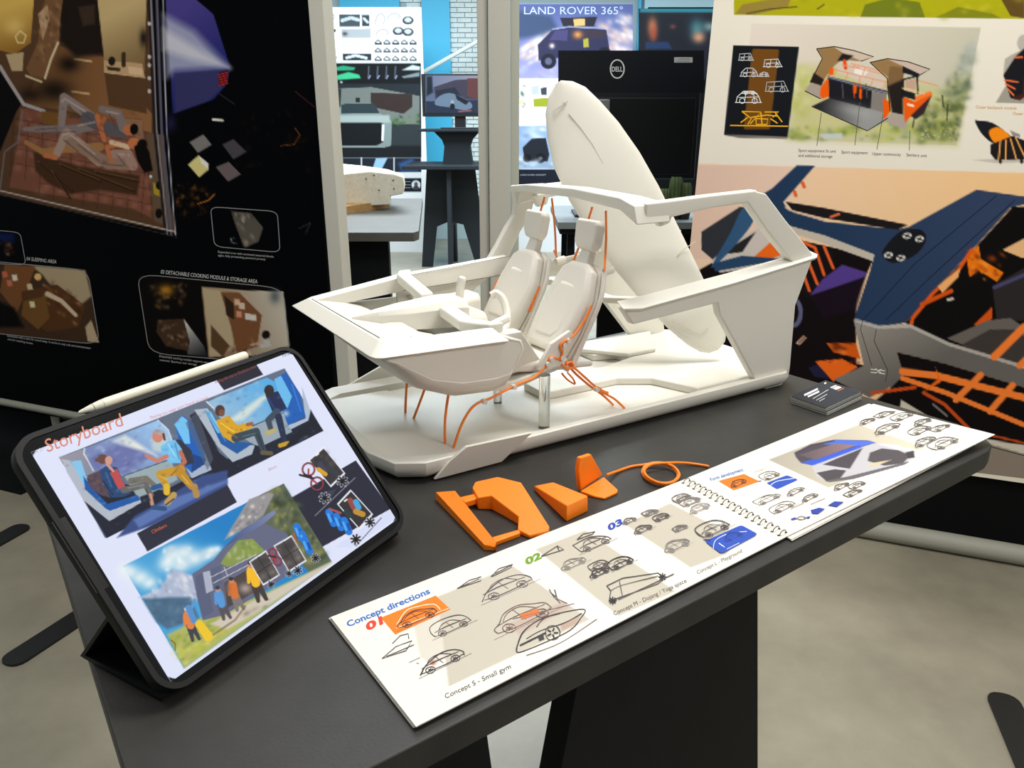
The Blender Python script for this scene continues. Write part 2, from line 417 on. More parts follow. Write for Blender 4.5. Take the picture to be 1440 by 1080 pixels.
# rounded apron joining the legs
arch = [(dk0-0.005, 0.974), (dl0+0.005, 0.974)]
dA, zA = dz_of(790, 972, n0); dB, zB = dz_of(700, 1018, n0)
arch += [(dl0+0.005, 0.955), (dA, zA)]
q = [dz_of(x, y, n0) for x, y in ((770, 990), (750, 1000), (725, 1008), (700, 1018))]
arch += q+[(dk0-0.005, q[-1][1]-0.01)]
panel_dz(arch, n0+0.002, 0.026, 'apron')
panel_dz([(0.86, 0.974), (1.04, 0.974), (1.05, 0), (0.85, 0)], 0.93, 0.03)
panel_dz([(0.08, 0.974), (0.3, 0.974), (0.36, 0), (0.1, 0)], 0.93, 0.03)
MB().prism([tdn(0.94, 0.56, 0.974), tdn(0.97, 0.56, 0.974), tdn(0.97, 0.9, 0.974), tdn(0.94, 0.9, 0.974)],
           [tdn(0.94, 0.56, 0.93), tdn(0.97, 0.56, 0.93), tdn(0.97, 0.9, 0.93), tdn(0.94, 0.9, 0.93)]).obj('apron', M_leg, tab, local=False)

# ================================================================== poster stands
SA = math.radians(22.0); SD = np.array([math.cos(SA), -math.sin(SA), 0]); SN = np.array([-math.sin(SA), -math.cos(SA), 0])
LP = np.array([-2.0692, 3.141, 0.2]); RP = np.array([1.2993, 2.3824, 0.03])
def lsurf(x, y, s=None, t=None): return on_plane(x, y, LP, SN)
def rsurf(x, y, s=None, t=None): return on_plane(x, y, RP, SN)
M_tube = mat('satin_steel_tube', (150, 150, 138), rough=0.6, metal=0.0)
M_foot = mat('black_steel_foot', (16, 16, 17), rough=0.5)
def stand_frame(x): return x
lroot = empty('poster_stand', (LP[0], LP[1], 0), 0, 'poster stand with black interior design poster and pale aluminium frame', 'poster stand')
ex = float((lsurf(436, 20)-LP) @ SD)       # right edge of the black poster along the stand
def L3(d, z, off=0.0): return LP*np.array([1, 1, 0])+SD*d+np.array([0, 0, z])+SN*off
MB().prism([L3(-0.75, 0.24, 0), L3(ex, 0.24, 0), L3(ex, 0.24, -0.012), L3(-0.75, 0.24, -0.012)], [L3(-0.75, 2.3, 0), L3(ex, 2.3, 0), L3(ex, 2.3, -0.012), L3(-0.75, 2.3, -0.012)]).obj('poster_board', M_black, lroot, local=False)
MB().prism([L3(ex+0.002, 0.0, 0.01), L3(ex+0.056, 0.0, 0.01), L3(ex+0.056, 0.0, -0.04), L3(ex+0.002, 0.0, -0.04)], [L3(ex+0.002, 2.35, 0.01), L3(ex+0.056, 2.35, 0.01), L3(ex+0.056, 2.35, -0.04), L3(ex+0.002, 2.35, -0.04)]).obj('frame_upright', M_alu, lroot, local=False, bevel=0.003)
MB().tube([L3(-0.75, 0.205), L3(ex+0.01, 0.205)], 0.017, 12).obj('bottom_tube', M_tube, lroot, local=False, smooth=True)
pst = float((on_plane(69, 594, LP, SN)-LP) @ SD)
MB().tube([L3(pst, 0.0, -0.03), L3(pst, 0.205, -0.03)], 0.016, 10).obj('post', M_tube, lroot, local=False, smooth=True)

rroot = empty('poster_stand', (RP[0], RP[1], 0), 0, 'poster stand with white and peach vehicle concept poster', 'poster stand')
e0 = float((rsurf(995, 120)-RP) @ SD)
def R3(d, z, off=0.0): return RP*np.array([1, 1, 0])+SD*d+np.array([0, 0, z])+SN*off
M_paper = mat('poster_paper', (232, 224, 208), rough=0.5)
MB().prism([R3(e0, 0.29, 0), R3(1.1, 0.29, 0), R3(1.1, 0.29, -0.012), R3(e0, 0.29, -0.012)], [R3(e0, 2.3, 0), R3(1.1, 2.3, 0), R3(1.1, 2.3, -0.012), R3(e0, 2.3, -0.012)]).obj('poster_board', M_paper, rroot, local=False)
MB().prism([R3(e0+0.02, 0.05, -0.02), R3(1.1, 0.05, -0.02), R3(1.1, 0.05, -0.05), R3(e0+0.02, 0.05, -0.05)], [R3(e0+0.02, 2.3, -0.02), R3(1.1, 2.3, -0.02), R3(1.1, 2.3, -0.05), R3(e0+0.02, 2.3, -0.05)]).obj('backing_panel', M_black, rroot, local=False)
MB().tube([R3(e0, 0.034), R3(1.1, 0.034)], 0.034, 14).obj('bottom_tube', M_tube, rroot, local=False, smooth=True)
# flat steel feet lying on the floor
def foot(pxa, pxb, w, label):
    a = on_z(*pxa, 0.008); b = on_z(*pxb, 0.008); d = b-a; L = np.linalg.norm(d); d /= L; n = np.array([-d[1], d[0], 0])
    prof = rrect(0, -w/2, L, w/2, w*0.42, 4)
    o = MB().prism([a*np.array([1, 1, 0])+d*x+n*y for x, y in prof], [a*np.array([1, 1, 0])+d*x+n*y+np.array([0, 0, 0.008]) for x, y in prof]).obj('stand_foot', M_foot, None)
    return tag(o, label, 'stand foot')
foot((8, 933), (190, 815), 0.075, 'flat black steel foot on the floor running under the display table')
foot((36, 737), (-60, 790), 0.075, 'short flat black steel foot on the floor behind the tablet')
foot((1408, 974), (1490, 1160), 0.075, 'flat black steel foot on the bare floor beside the table')
mt = MB().prism([L3(-1.3, 0, 0.34), L3(0.28, 0, 0.34), L3(0.28, 0, -0.3), L3(-1.3, 0, -0.3)], [L3(-1.3, 0.006, 0.34), L3(0.28, 0.006, 0.34), L3(0.28, 0.006, -0.3), L3(-1.3, 0.006, -0.3)]).obj('stand_shadow_sheet', M_black, None)  # added black sheet for the deep shadow and dark item under the stand
tag(mt, 'thin black sheet laid on the floor as the deep shadow under the dark poster stand', 'shadow sheet')
# black low panel behind the left stand
bp = MB().prism([L3(-1.6, 0, -0.35), L3(ex-0.95, 0, -0.35), L3(ex-0.95, 0, -0.38), L3(-1.6, 0, -0.38)], [L3(-1.6, 0.7, -0.35), L3(ex-0.95, 0.7, -0.35), L3(ex-0.95, 0.7, -0.38), L3(-1.6, 0.7, -0.38)]).obj('partition_panel', M_black, None)
tag(bp, 'low black partition panel standing behind the dark poster stand', 'panel')

# ================================================================== white concept vehicle model (frame: u along the vehicle, v across it, z up)
MO = np.array([-0.1, 0.816, 1.0]); MA = math.radians(32.4)
MU = np.array([math.cos(MA), math.sin(MA), 0]); MV = np.array([-math.sin(MA), math.cos(MA), 0])
def uvz(p):
    d = np.asarray(p)-MO; return (float(d @ MU), float(d @ MV), float(d[2]))
def pv(x, y, v): return uvz(on_plane(x, y, MO+MV*v, MV))
def pz(x, y, z): return uvz(on_z(x, y, 1.0+z))
M_w = mat('matte_white_print', (226, 223, 213), rough=0.42, bump=0.02, bscale=900, spec=0.4)
M_w2 = mat('soft_white_print', (228, 223, 213), rough=0.5)
M_or = mat('orange_filament', (255, 132, 4), rough=0.5, bump=0.15, bscale=600)
M_cord = mat('orange_cord', (255, 136, 48), rough=0.5)
M_acr = mat('clear_acrylic', (235, 238, 235), rough=0.05, trans=0.9)
mod = empty('concept_vehicle_model', MO, MA, 'white cutaway concept vehicle model with two seats and orange cords', 'vehicle model')
def P(mb, name, m=M_w, parent=mod, **kw): return mb.obj(name, m, parent, **kw)

# chassis tray with rolled rim
base = [(0.0, 0.006), (-0.024, 0.02), (-0.036, 0.06), (-0.036, 0.24), (-0.024, 0.28), (0.0, 0.294), (0.62, 0.294), (0.648, 0.27), (0.648, 0.03), (0.62, 0.006)]
P(MB().ext([(x*0.985+0.004, 0.15+(y-0.15)*0.96) for x, y in base], 'z', 0.0, 0.012), 'chassis_floor', bevel=0.001)
def rim(path, sec):
    """closed sweep: sec = (outward offset, z)"""
    n = len(path); c = np.array(path); rings = []
    for i in range(n):
        a = c[i]-c[i-1]; b = c[(i+1) % n]-c[i]; a /= np.linalg.norm(a); b /= np.linalg.norm(b)
        na = np.array([-a[1], a[0]]); nb = np.array([-b[1], b[0]]); m_ = na+nb; m_ /= (m_ @ m_)/2
        m_ = m_ if (m_ @ (c.mean(0)-c[i])) < 0 else m_
        rings.append([(c[i][0]+m_[0]*o, c[i][1]+m_[1]*o, z) for o, z in sec])
    return rings
sec = [(-0.014, 0.011), (-0.008, 0.0205), (0.0105, 0.0255), (0.0125, 0.0245), (0.0135, 0.018), (0.0115, 0.0105), (0.006, 0.0045), (-0.002, 0.001), (-0.014, 0.0)]
rg = rim(base, sec)
ar = 0.5*sum(base[i-1][0]*base[i][1]-base[i][0]*base[i-1][1] for i in range(len(base)))
if ar > 0: rg = rim(base, [(-o, z) for o, z in sec])
P(MB().loft(rg+[rg[0]], cap=False), 'chassis_rim', smooth=True, angle=38)
# front fender flaps
for v0, sgn, pr in ((-0.0150, -1, [(0.006, 0.002), (0.024, 0.022), (0.046, 0.037), (0.139, 0.034), (0.098, 0.002)]),
                    (0.3145, 1, [(-0.02, 0.004), (0.02, 0.022), (0.095, 0.048), (0.19, 0.046), (0.25, 0.026), (0.24, 0.004)])):
    P(MB().prism([(u, v0-sgn*0.006*(1-(z-0.004)/0.03), z) for u, z in pr], [(u, v0-sgn*0.006*(1-(z-0.004)/0.03)-sgn*0.005, z) for u, z in pr]), 'fender_flap', bevel=0.0007)
# sloping toe panels inside the nose
P(MB().prism([(-0.03, 0.03, 0.012), (0.075, 0.012, 0.012), (0.075, 0.285, 0.012), (-0.03, 0.27, 0.012)], [(-0.032, 0.035, 0.022), (0.075, 0.015, 0.0135), (0.075, 0.285, 0.0135), (-0.032, 0.265, 0.022)]), 'toe_panel', bevel=0.001)
# rear deck
deck = [(0.455, 0.018), (0.628, 0.018), (0.628, 0.282), (0.43, 0.282), (0.43, 0.235), (0.47, 0.222), (0.47, 0.19), (0.40, 0.175), (0.25, 0.175), (0.25, 0.12), (0.385, 0.118), (0.43, 0.09)]
P(MB().ext(deck, 'z', 0.012, 0.024), 'rear_deck', bevel=0.0025)
P(MB().ext([(0.47, 0.19), (0.53, 0.19), (0.60, 0.282), (0.40, 0.282)], 'z', 0.0242, 0.031), 'deck_step', bevel=0.002)

# hood frame: a U of chamfered rim, its far arm running back as the belt line
st = [[(0.116, 0.000, 0.1515), (0.104, 0.020, 0.165), (0.102, 0.030, 0.163), (0.102, 0.030, 0.150), (0.112, 0.006, 0.147)],
      [(0.095, 0.000, 0.1525), (0.088, 0.020, 0.1655), (0.086, 0.030, 0.1635), (0.086, 0.030, 0.150), (0.090, 0.006, 0.148)],
      [(-0.046, 0.000, 0.1565), (-0.022, 0.021, 0.168), (-0.018, 0.030, 0.1665), (-0.018, 0.030, 0.154), (-0.038, 0.010, 0.152)],
      [(-0.054, 0.003, 0.157), (-0.036, 0.021, 0.169), (-0.030, 0.032, 0.167), (-0.030, 0.032, 0.154), (-0.048, 0.010, 0.1525)],
      [(-0.058, 0.010, 0.158), (-0.038, 0.030, 0.1695), (-0.030, 0.036, 0.1675), (-0.030, 0.036, 0.154), (-0.052, 0.016, 0.153)],
      [(-0.054, 0.296, 0.157), (-0.036, 0.276, 0.1695), (-0.028, 0.268, 0.1675), (-0.028, 0.268, 0.154), (-0.046, 0.288, 0.152)],
      [(-0.046, 0.302, 0.157), (-0.028, 0.282, 0.170), (-0.020, 0.270, 0.1680), (-0.020, 0.270, 0.154), (-0.040, 0.294, 0.152)],
      [(0.10, 0.304, 0.172), (0.10, 0.284, 0.187), (0.10, 0.266, 0.186), (0.10, 0.266, 0.165), (0.10, 0.296, 0.166)],
      [(0.285, 0.304, 0.182), (0.285, 0.286, 0.199), (0.285, 0.270, 0.198), (0.285, 0.270, 0.170), (0.285, 0.296, 0.172)]]
P(MB().loft(st), 'hood_frame', bevel=0.0012)
# bucket under the hood
prof = [(-0.042, 0.153), (-0.034, 0.144), (-0.014, 0.124), (0.012, 0.099), (0.052, 0.082), (0.100, 0.078), (0.122, 0.082), (0.140, 0.126), (0.136, 0.144), (0.116, 0.152)]
rings = []
for k in range(17):
    t = -1+2*k/16; v = 0.15+t*0.144; fd = (1-abs(t)**5)**0.45 if abs(t) < 1 else 0.0
    fd = 0.62+0.38*fd; cu = 0.093
    rings.append([(u if i in (0, len(prof)-1) else cu+(u-cu)*(0.86+0.14*fd), v, 0.153-(0.153-z)*fd) for i, (u, z) in enumerate(prof)])
P(MB().loft(rings, cap=False, closed=False), 'hood_bucket', M_w, smooth=True, solid=0.004, angle=60)
for v, s_ in ((0.006, 1), (0.294, -1)):
    k = 0 if s_ == 1 else -1
    P(MB().prism([(q[0], q[1], q[2]) for q in rings[k]], [(q[0], q[1]+s_*0.004, q[2]) for q in rings[k]]), 'bucket_side', bevel=0.001)
# tray, spine and cross bar inside the hood opening
tray = []
for u, z, dz in ((-0.032, 0.1660, 0), (-0.015, 0.1630, 0.001), (0.012, 0.1575, 0.002), (0.035, 0.150, 0.004), (0.058, 0.137, 0.006), (0.10, 0.120, 0.008)):
    tray.append([(u, v, z-dz*(1 if 0.05 < v < 0.25 else 0)+(0.012*(1-abs(v-0.15)/0.12) if abs(v-0.15) < 0.05 and u > 0.03 else 0)) for v in (0.026, 0.045, 0.07, 0.10, 0.125, 0.15, 0.175, 0.20, 0.23, 0.255, 0.274)])
P(MB().loft(tray, cap=False, closed=False), 'hood_tray', smooth=True, solid=0.003, angle=60)
def boxring(u, v, w, z, h, ch=0.25):
    return [(u, v-w/2, z), (u, v-w/2, z+h*(1-ch)), (u, v-w/2*(1-ch), z+h), (u, v+w/2*(1-ch), z+h), (u, v+w/2, z+h*(1-ch)), (u, v+w/2, z)]
P(MB().loft([boxring(-0.022, 0.15, 0.002, 0.160, 0.008), boxring(0.01, 0.15, 0.020, 0.150, 0.022), boxring(0.045, 0.15, 0.044, 0.146, 0.028), boxring(0.105, 0.15, 0.060, 0.143, 0.034), boxring(0.128, 0.15, 0.062, 0.140, 0.036)]), 'spine', bevel=0.003)
def bar(pts, w, h, name, m=M_w, bevel=0.003):
    """rectangular bar following pts, width measured along u, height along z"""
    rings = [[(u-w/2, v, z-h/2), (u+w/2, v, z-h/2), (u+w/2, v, z+h/2), (u-w/2, v, z+h/2)] for u, v, z in pts]
    return P(MB().loft(rings), name, m, bevel=bevel)
bar([(0.112, 0.282, 0.186), (0.098, 0.258, 0.186), (0.098, 0.235, 0.182), (0.096, 0.178, 0.172)], 0.020, 0.014, 'cross_bar')
bar([(0.096, 0.124, 0.166), (0.094, 0.066, 0.160), (0.106, 0.048, 0.159), (0.118, 0.034, 0.159)], 0.022, 0.014, 'cross_bar')
P(MB().prism([(0.02, 0.06, 0.150), (0.07, 0.06, 0.135), (0.07, 0.115, 0.135), (0.02, 0.115, 0.150)], [(0.02, 0.06, 0.156), (0.07, 0.06, 0.141), (0.07, 0.115, 0.141), (0.02, 0.115, 0.156)]), 'tray_cover', bevel=0.002)
# seam lines
M_seam = mat('dark_seam', (88, 84, 78), rough=0.8)
def seam(pts, r=0.0004): P(MB().tube(pts, r, 5), 'seam', M_seam)
seam([(0.10, 0.2665, 0.1865), (0.19, 0.2675, 0.1925), (0.284, 0.2705, 0.1985)]); seam([(0.10, 0.2655, 0.166), (0.19, 0.2665, 0.168), (0.284, 0.2695, 0.171)])
seam([(-0.034, 0.036, 0.1693), (-0.033, 0.27, 0.1693)], 0.0005)
# bolt dots on the far belt
for x, y in ((481, 410), (542, 395)):
    q = pv(x, y, 0.283); P(MB().tube([(q[0], q[1], q[2]-0.004), (q[0], q[1], q[2]+0.0012)], 0.0013, 8), 'bolt_hole', mat('dark_hole', (25, 25, 25)))
# far inner door panel
P(MB().prism([(0.10, 0.292, 0.178), (0.10, 0.292, 0.128), (0.20, 0.292, 0.128), (0.285, 0.292, 0.185)], [(0.10, 0.287, 0.178), (0.10, 0.287, 0.128), (0.20, 0.287, 0.128), (0.285, 0.287, 0.185)]), 'inner_panel', bevel=0.001)

# roof: far A pillar, header, two side rails running down to the rear corner
def band(pts, wa, wb, name, bevel=0.0025, off=(0, 0, 0)):
    """pts: centre points; wa, wb: full extents (as 3-vectors) of the two section directions at every point"""
    rings = []
    for i, p in enumerate(pts):
        a = np.array(wa[i] if isinstance(wa, list) else wa)/2; b = np.array(wb[i] if isinstance(wb, list) else wb)/2; p = np.array(p)+np.array(off)
        rings.append([p-a-b, p+a-b, p+a+b, p-a+b])
    return P(MB().loft(rings), name, bevel=bevel)
band([(0.268, 0.295, 0.178), (0.288, 0.297, 0.205), (0.308, 0.299, 0.235), (0.325, 0.300, 0.255), (0.330, 0.300, 0.275), (0.330, 0.300, 0.297)],
     [(0.03, 0, -0.012), (0.026, 0, -0.012), (0.026, 0, -0.008), (0.03, 0, -0.004), (0.034, 0, 0), (0.042, 0, 0)], (0, 0.012, 0), 'a_pillar')
band([(0.330, 0.306, 0.297), (0.330, 0.27, 0.3005), (0.330, 0.15, 0.3025), (0.328, 0.04, 0.297), (0.326, -0.004, 0.287)],
     [(0.044, 0, 0), (0.036, 0, 0), (0.034, 0, 0), (0.040, 0, 0), (0.058, 0, 0)], [(0, 0, 0.011), (0, 0, 0.012), (0, 0, 0.013), (0, 0.002, 0.016), (0, 0.008, 0.024)], 'roof_header')
for v0, s_ in ((0.004, 1), (0.296, -1)):
    band([(0.316, v0, 0.288), (0.352, v0, 0.291), (0.43, v0, 0.297), (0.512, v0, 0.300)],
         [(0.004, 0.018, 0.0)]*4, [(0, 0, 0.026), (0, 0, 0.022), (0, 0, 0.017), (0.014, 0, 0.016)], 'roof_rail')
    band([(0.505, v0, 0.3005), (0.522, v0, 0.294), (0.565, v0, 0.257), (0.638, v0, 0.200)],
         [(0.002, 0.018, 0.0)]*4, [(0.010, 0, 0.014), (0.030, 0, 0.016), (0.034, 0, 0.016), (0.040, 0, 0.012)], 'rear_pillar')
    # broken front foot of the roof rail
    P(MB().prism([(0.336, v0, 0.288), (0.372, v0, 0.291), (0.366, v0, 0.272), (0.350, v0, 0.268)], [(0.336, v0+s_*0.012, 0.288), (0.372, v0+s_*0.012, 0.291), (0.366, v0+s_*0.012, 0.272), (0.350, v0+s_*0.012, 0.268)]), 'roof_joint', bevel=0.003)
    # body side: belt face running into the rear quarter panel
    side = [(0.284, 0.170), (0.302, 0.147), (0.457, 0.157), (0.463, 0.139), (0.480, 0.118), (0.572, 0.010), (0.592, 0.000), (0.628, 0.000), (0.642, 0.012), (0.640, 0.030), (0.626, 0.132), (0.652, 0.198)]
    va = v0-s_*0.011
    def slant(u, z): return va+s_*0.010*max(0.0, (0.15-z)/0.15)**2
    n_ = len(side)
    P(MB().prism([(u, slant(u, z), z) for u, z in side], [(u, slant(u, z)+s_*0.014, z) for u, z in side]), 'body_side', bevel=0.002)
    P(MB().loft([[(0.279, va-s_*0.004, 0.172), (0.281, va+s_*0.012, 0.179), (0.285, va+s_*0.014, 0.176), (0.283, va-s_*0.002, 0.168)],
                 [(0.310, va-s_*0.006, 0.169), (0.322, va+s_*0.020, 0.178), (0.322, va+s_*0.020, 0.173), (0.310, va-s_*0.002, 0.164)],
                 [(0.480, va-s_*0.006, 0.184), (0.490, va+s_*0.022, 0.192), (0.490, va+s_*0.022, 0.187), (0.480, va-s_*0.002, 0.179)],
                 [(0.655, va-s_*0.006, 0.204), (0.664, va+s_*0.020, 0.210), (0.664, va+s_*0.020, 0.205), (0.655, va-s_*0.002, 0.199)],
                 [(0.666, va+s_*0.002, 0.2065), (0.668, va+s_*0.018, 0.2095), (0.668, va+s_*0.018, 0.206), (0.666, va+s_*0.004, 0.203)]]), 'belt_cap', bevel=0.0012)
# cross beam behind the seats with its diagonal brace
bar([(0.300, 0.280, 0.172), (0.318, 0.240, 0.166), (0.330, 0.200, 0.164), (0.338, 0.090, 0.158), (0.352, 0.040, 0.164), (0.372, 0.022, 0.170)], 0.020, 0.009, 'rear_cross_beam', bevel=0.002)
bar([(0.352, 0.046, 0.165), (0.326, 0.014, 0.172)], 0.010, 0.008, 'beam_brace', bevel=0.002)
bar([(0.36, 0.046, 0.166), (0.43, 0.024, 0.178)], 0.012, 0.005, 'beam_brace', bevel=0.001)
# dashboard, column, steering wheel
P(MB().loft([boxring(0.128, 0.17, 0.10, 0.118, 0.050), boxring(0.150, 0.17, 0.09, 0.112, 0.046), boxring(0.172, 0.17, 0.05, 0.118, 0.030)]), 'dashboard', bevel=0.004)
P(MB().loft([boxring(0.15, 0.235, 0.05, 0.125, 0.03), boxring(0.20, 0.235, 0.045, 0.13, 0.03)]), 'console_box', bevel=0.003)
P(MB().tube([(0.14, 0.10, 0.140), (0.175, 0.10, 0.150)], 0.006, 10), 'steering_column', smooth=True)
P(MB().tube(smooth_path([pv(x, y, v) for x, y, v in ((691, 416, 0.150), (698, 413, 0.147), (707, 421, 0.140), (712, 437, 0.130), (712, 455, 0.118), (706, 468, 0.108))], 6), 0.0056, 10), 'steering_wheel', smooth=True)
P(MB().tube(smooth_path([(0.165, 0.215, 0.150), (0.166, 0.213, 0.172), (0.168, 0.210, 0.188)], 4), [0.0062]*8+[0.0045], 10), 'gear_stalk', smooth=True)
P(MB().tube([(0.185, 0.07, 0.108), (0.185, 0.10, 0.100)], 0.006, 10), 'knob', smooth=True)
P(MB().prism([(0.13, 0.035, 0.150), (0.155, 0.035, 0.150), (0.20, 0.05, 0.095), (0.15, 0.05, 0.09)], [(0.13, 0.055, 0.150), (0.155, 0.055, 0.150), (0.20, 0.07, 0.095), (0.15, 0.07, 0.09)]), 'knee_panel', bevel=0.002)

# seats
def seat(v0, near):
    s = empty('seat'); s.parent = mod; s.location = (0.238, v0, 0.096)
    lean = math.radians(25); up = np.array([math.sin(lean), 0, math.cos(lean)]); fr = np.array([-math.cos(lean), 0, math.sin(lean)])
    def S(h, w, d): return tuple(up*h+np.array([0, w, 0])+fr*d)
    out = [(-0.002, -0.036), (0.035, -0.045), (0.085, -0.047), (0.122, -0.034), (0.132, -0.018), (0.132, 0.018), (0.122, 0.034), (0.085, 0.047), (0.035, 0.045), (-0.002, 0.036)]
    MB().prism([S(h, w, -0.012) for h, w in out], [S(h, w*1.02, 0.0) for h, w in out]).obj('back_shell', M_w2, s, bevel=0.003)
    def cush(k, d, dd=0): return [S(0.060+(h-0.060)*k, w*k, d+dd*max(0, 0.06-h)/0.06) for h, w in out]
    MB().loft([cush(0.95, 0.0005), cush(0.96, 0.011, 0.010), cush(0.84, 0.0165, 0.012)]).obj('back_cushion', M_w2, s, bevel=0.0025, seg=3)
    inn = [(0.016, -0.020), (0.03, -0.029), (0.075, -0.030), (0.100, -0.018), (0.100, 0.018), (0.075, 0.030), (0.03, 0.029), (0.016, 0.020)]
    MB().loft([[S(h, w, 0.0150+0.012*max(0, 0.06-h)/0.06) for h, w in inn], [S(0.055+(h-0.055)*0.86, w*0.82, 0.0195+0.012*max(0, 0.06-h)/0.06) for h, w in inn]]).obj('cushion_inset', M_w2, s, bevel=0.002)
    MB().loft([[S(0.112, -0.014, -0.005), S(0.112, 0.014, -0.005), S(0.112, 0.014, 0.010), S(0.112, -0.014, 0.010)], [S(0.160, -0.010, 0.000), S(0.160, 0.010, 0.000), S(0.160, 0.010, 0.010), S(0.160, -0.010, 0.010)]]).obj('headrest_stem', M_w2, s, bevel=0.003)
    hr = [(0.146, -0.017), (0.156, -0.024), (0.184, -0.026), (0.190, -0.022), (0.190, 0.022), (0.184, 0.026), (0.156, 0.024), (0.146, 0.017)]
    def hs(k, d): return [tuple(np.array(S(0.168+(h-0.168)*k, w*k, d))-np.array([0.010*(h-0.15)/0.04, 0, 0])) for h, w in hr]
    MB().loft([hs(0.9, 0.002), hs(1.0, 0.007), hs(0.97, 0.015), hs(0.82, 0.0185)]).obj('headrest', M_w2, s, bevel=0.002, seg=3)
    MB().loft([boxring(-0.095, 0, 0.066, -0.004, 0.014), boxring(-0.05, 0, 0.084, -0.008, 0.018), boxring(0.0, 0, 0.078, -0.012, 0.018)]).obj('seat_cushion', M_w2, s, bevel=0.004, seg=3)
    MB().tube(smooth_path([S(-0.01, -0.046, -0.004), S(0.035, -0.0485, -0.004), S(0.09, -0.050, -0.004), S(0.124, -0.037, -0.004)], 4), 0.0032, 8).obj('side_rail', M_w2, s, smooth=True)
    return s
seat(0.085, True); seat(0.212, False)
# suspended seat frame below
P(MB().loft([[(0.085, 0.05, 0.076), (0.085, 0.075, 0.076), (0.085, 0.075, 0.090), (0.085, 0.05, 0.090)],
             [(0.150, 0.045, 0.070), (0.150, 0.12, 0.070), (0.150, 0.12, 0.082), (0.150, 0.045, 0.082)],
             [(0.215, 0.040, 0.086), (0.215, 0.25, 0.086), (0.215, 0.25, 0.095), (0.215, 0.040, 0.095)],
             [(0.275, 0.040, 0.082), (0.275, 0.25, 0.082), (0.275, 0.25, 0.090), (0.275, 0.040, 0.090)]]), 'seat_frame', bevel=0.003)
wing = [pv(x, y, 0.030) for x, y in ((757, 522), (762, 508), (776, 483), (802, 465), (806, 470), (800, 480), (793, 505), (803, 518), (800, 524), (785, 516), (772, 520))]
P(MB().prism(wing, [(u, v+0.006, z) for u, v, z in wing]), 'seat_wing', M_w2, bevel=0.0015)
for x, y in ((799, 479), (793, 485), (790, 503), (775, 505), (770, 512), (723, 544), (681, 565), (839, 548)):
    q = pv(x, y, 0.029); P(MB().tube([(q[0], q[1]-0.003, q[2]), (q[0], q[1]+0.004, q[2])], 0.0032, 10), 'cord_pulley', M_w2, smooth=True)
for x, y, top, r_ in ((765, 601, 0.086, 0.0075), (700, 566, 0.080, 0.006)):
    q = pz(x, y, 0.012); P(MB().lathe([(r_, 0.012), (r_, top)], 16, (q[0], q[1], 0)), 'acrylic_post', M_acr, smooth=True)

# orange cords
def cord(pts, r=0.0017, m=M_cord): P(MB().tube(smooth_path(pts, 6), r, 6), 'cord', m, smooth=True)
def cpx(pts, v, **kw): cord([pv(x, y, v) for x, y in pts], **kw)
b0 = pz(570, 582, 0.0135); t0 = pv(573, 530, b0[1]); cord([b0, pv(571, 555, b0[1]), t0])
b1 = pz(581, 590, 0.0135); cord([b1, pv(588, 572, b1[1]), pv(598, 545, b1[1])])
b2 = pz(626, 626, 0.0135); cord([b2, pv(626, 590, b2[1]), pv(632, 545, b2[1])])
b3 = pz(637, 632, 0.0135); cord([b3]+[pv(x, y, 0.030) for x, y in ((648, 600), (660, 578), (672, 567), (690, 560), (722, 543), (752, 530), (768, 514), (771, 506), (775, 502), (788, 506))])
cpx([(788, 506), (791, 496), (788, 487), (793, 480), (799, 478)], 0.028)
cpx([(799, 478), (812, 466), (824, 447), (832, 430)], 0.034)
b4 = pz(878, 574, 0.0135); cord([pv(796, 508, 0.03), pv(805, 515, 0.03), pv(822, 530, 0.032), pv(845, 550, 0.034), pv(864, 561, 0.032), b4])
b5 = pz(862, 569, 0.0135); cord([pv(796, 508, 0.034), pv(808, 524, 0.036), pv(830, 543, 0.038), pv(848, 556, 0.036), b5])
cpx([(796, 512), (803, 509), (806, 516), (798, 518), (790, 513)], 0.028)
cpx([(790, 525), (798, 534), (808, 540), (806, 533), (798, 524)], 0.05, r=0.0013)
cpx([(840, 546), (848, 551), (854, 553)], 0.031, r=0.003)
# hanging cords from the roof header to the seats
def pu(x, y, u): return uvz(on_plane(x, y, MO+MU*u, MU))
for (x0, y0, x1, y1, vb_) in ((766, 277, 742, 349, 0.252), (776, 279, 782, 360, 0.172), (833, 291, 806, 368, 0.13), (852, 297, 850, 380, 0.045)):
    q = pu(x0, y0, 0.328); e = pv(x1, y1, vb_); mid = (np.array(q)+np.array(e))/2
    cord([(q[0], q[1], q[2]), tuple(mid+np.array([0.0015, 0, 0])), e], r=0.0016)
cpx([(759, 403), (752, 420), (744, 438)], 0.168, r=0.0022); cpx([(700, 393), (695, 405), (690, 415)], 0.252)
cpx([(783, 362), (781, 356), (779, 352)], 0.19)
# white block joints on the cross beam
for x, y, v in ((786, 366, 0.20), (853, 381, 0.06)):
    q = pv(x, y, v); P(MB().tube([(q[0]-0.006, q[1], q[2]-0.002), (q[0]+0.010, q[1], q[2]+0.001)], 0.0055, 10), 'cord_guide', M_w2, smooth=True)

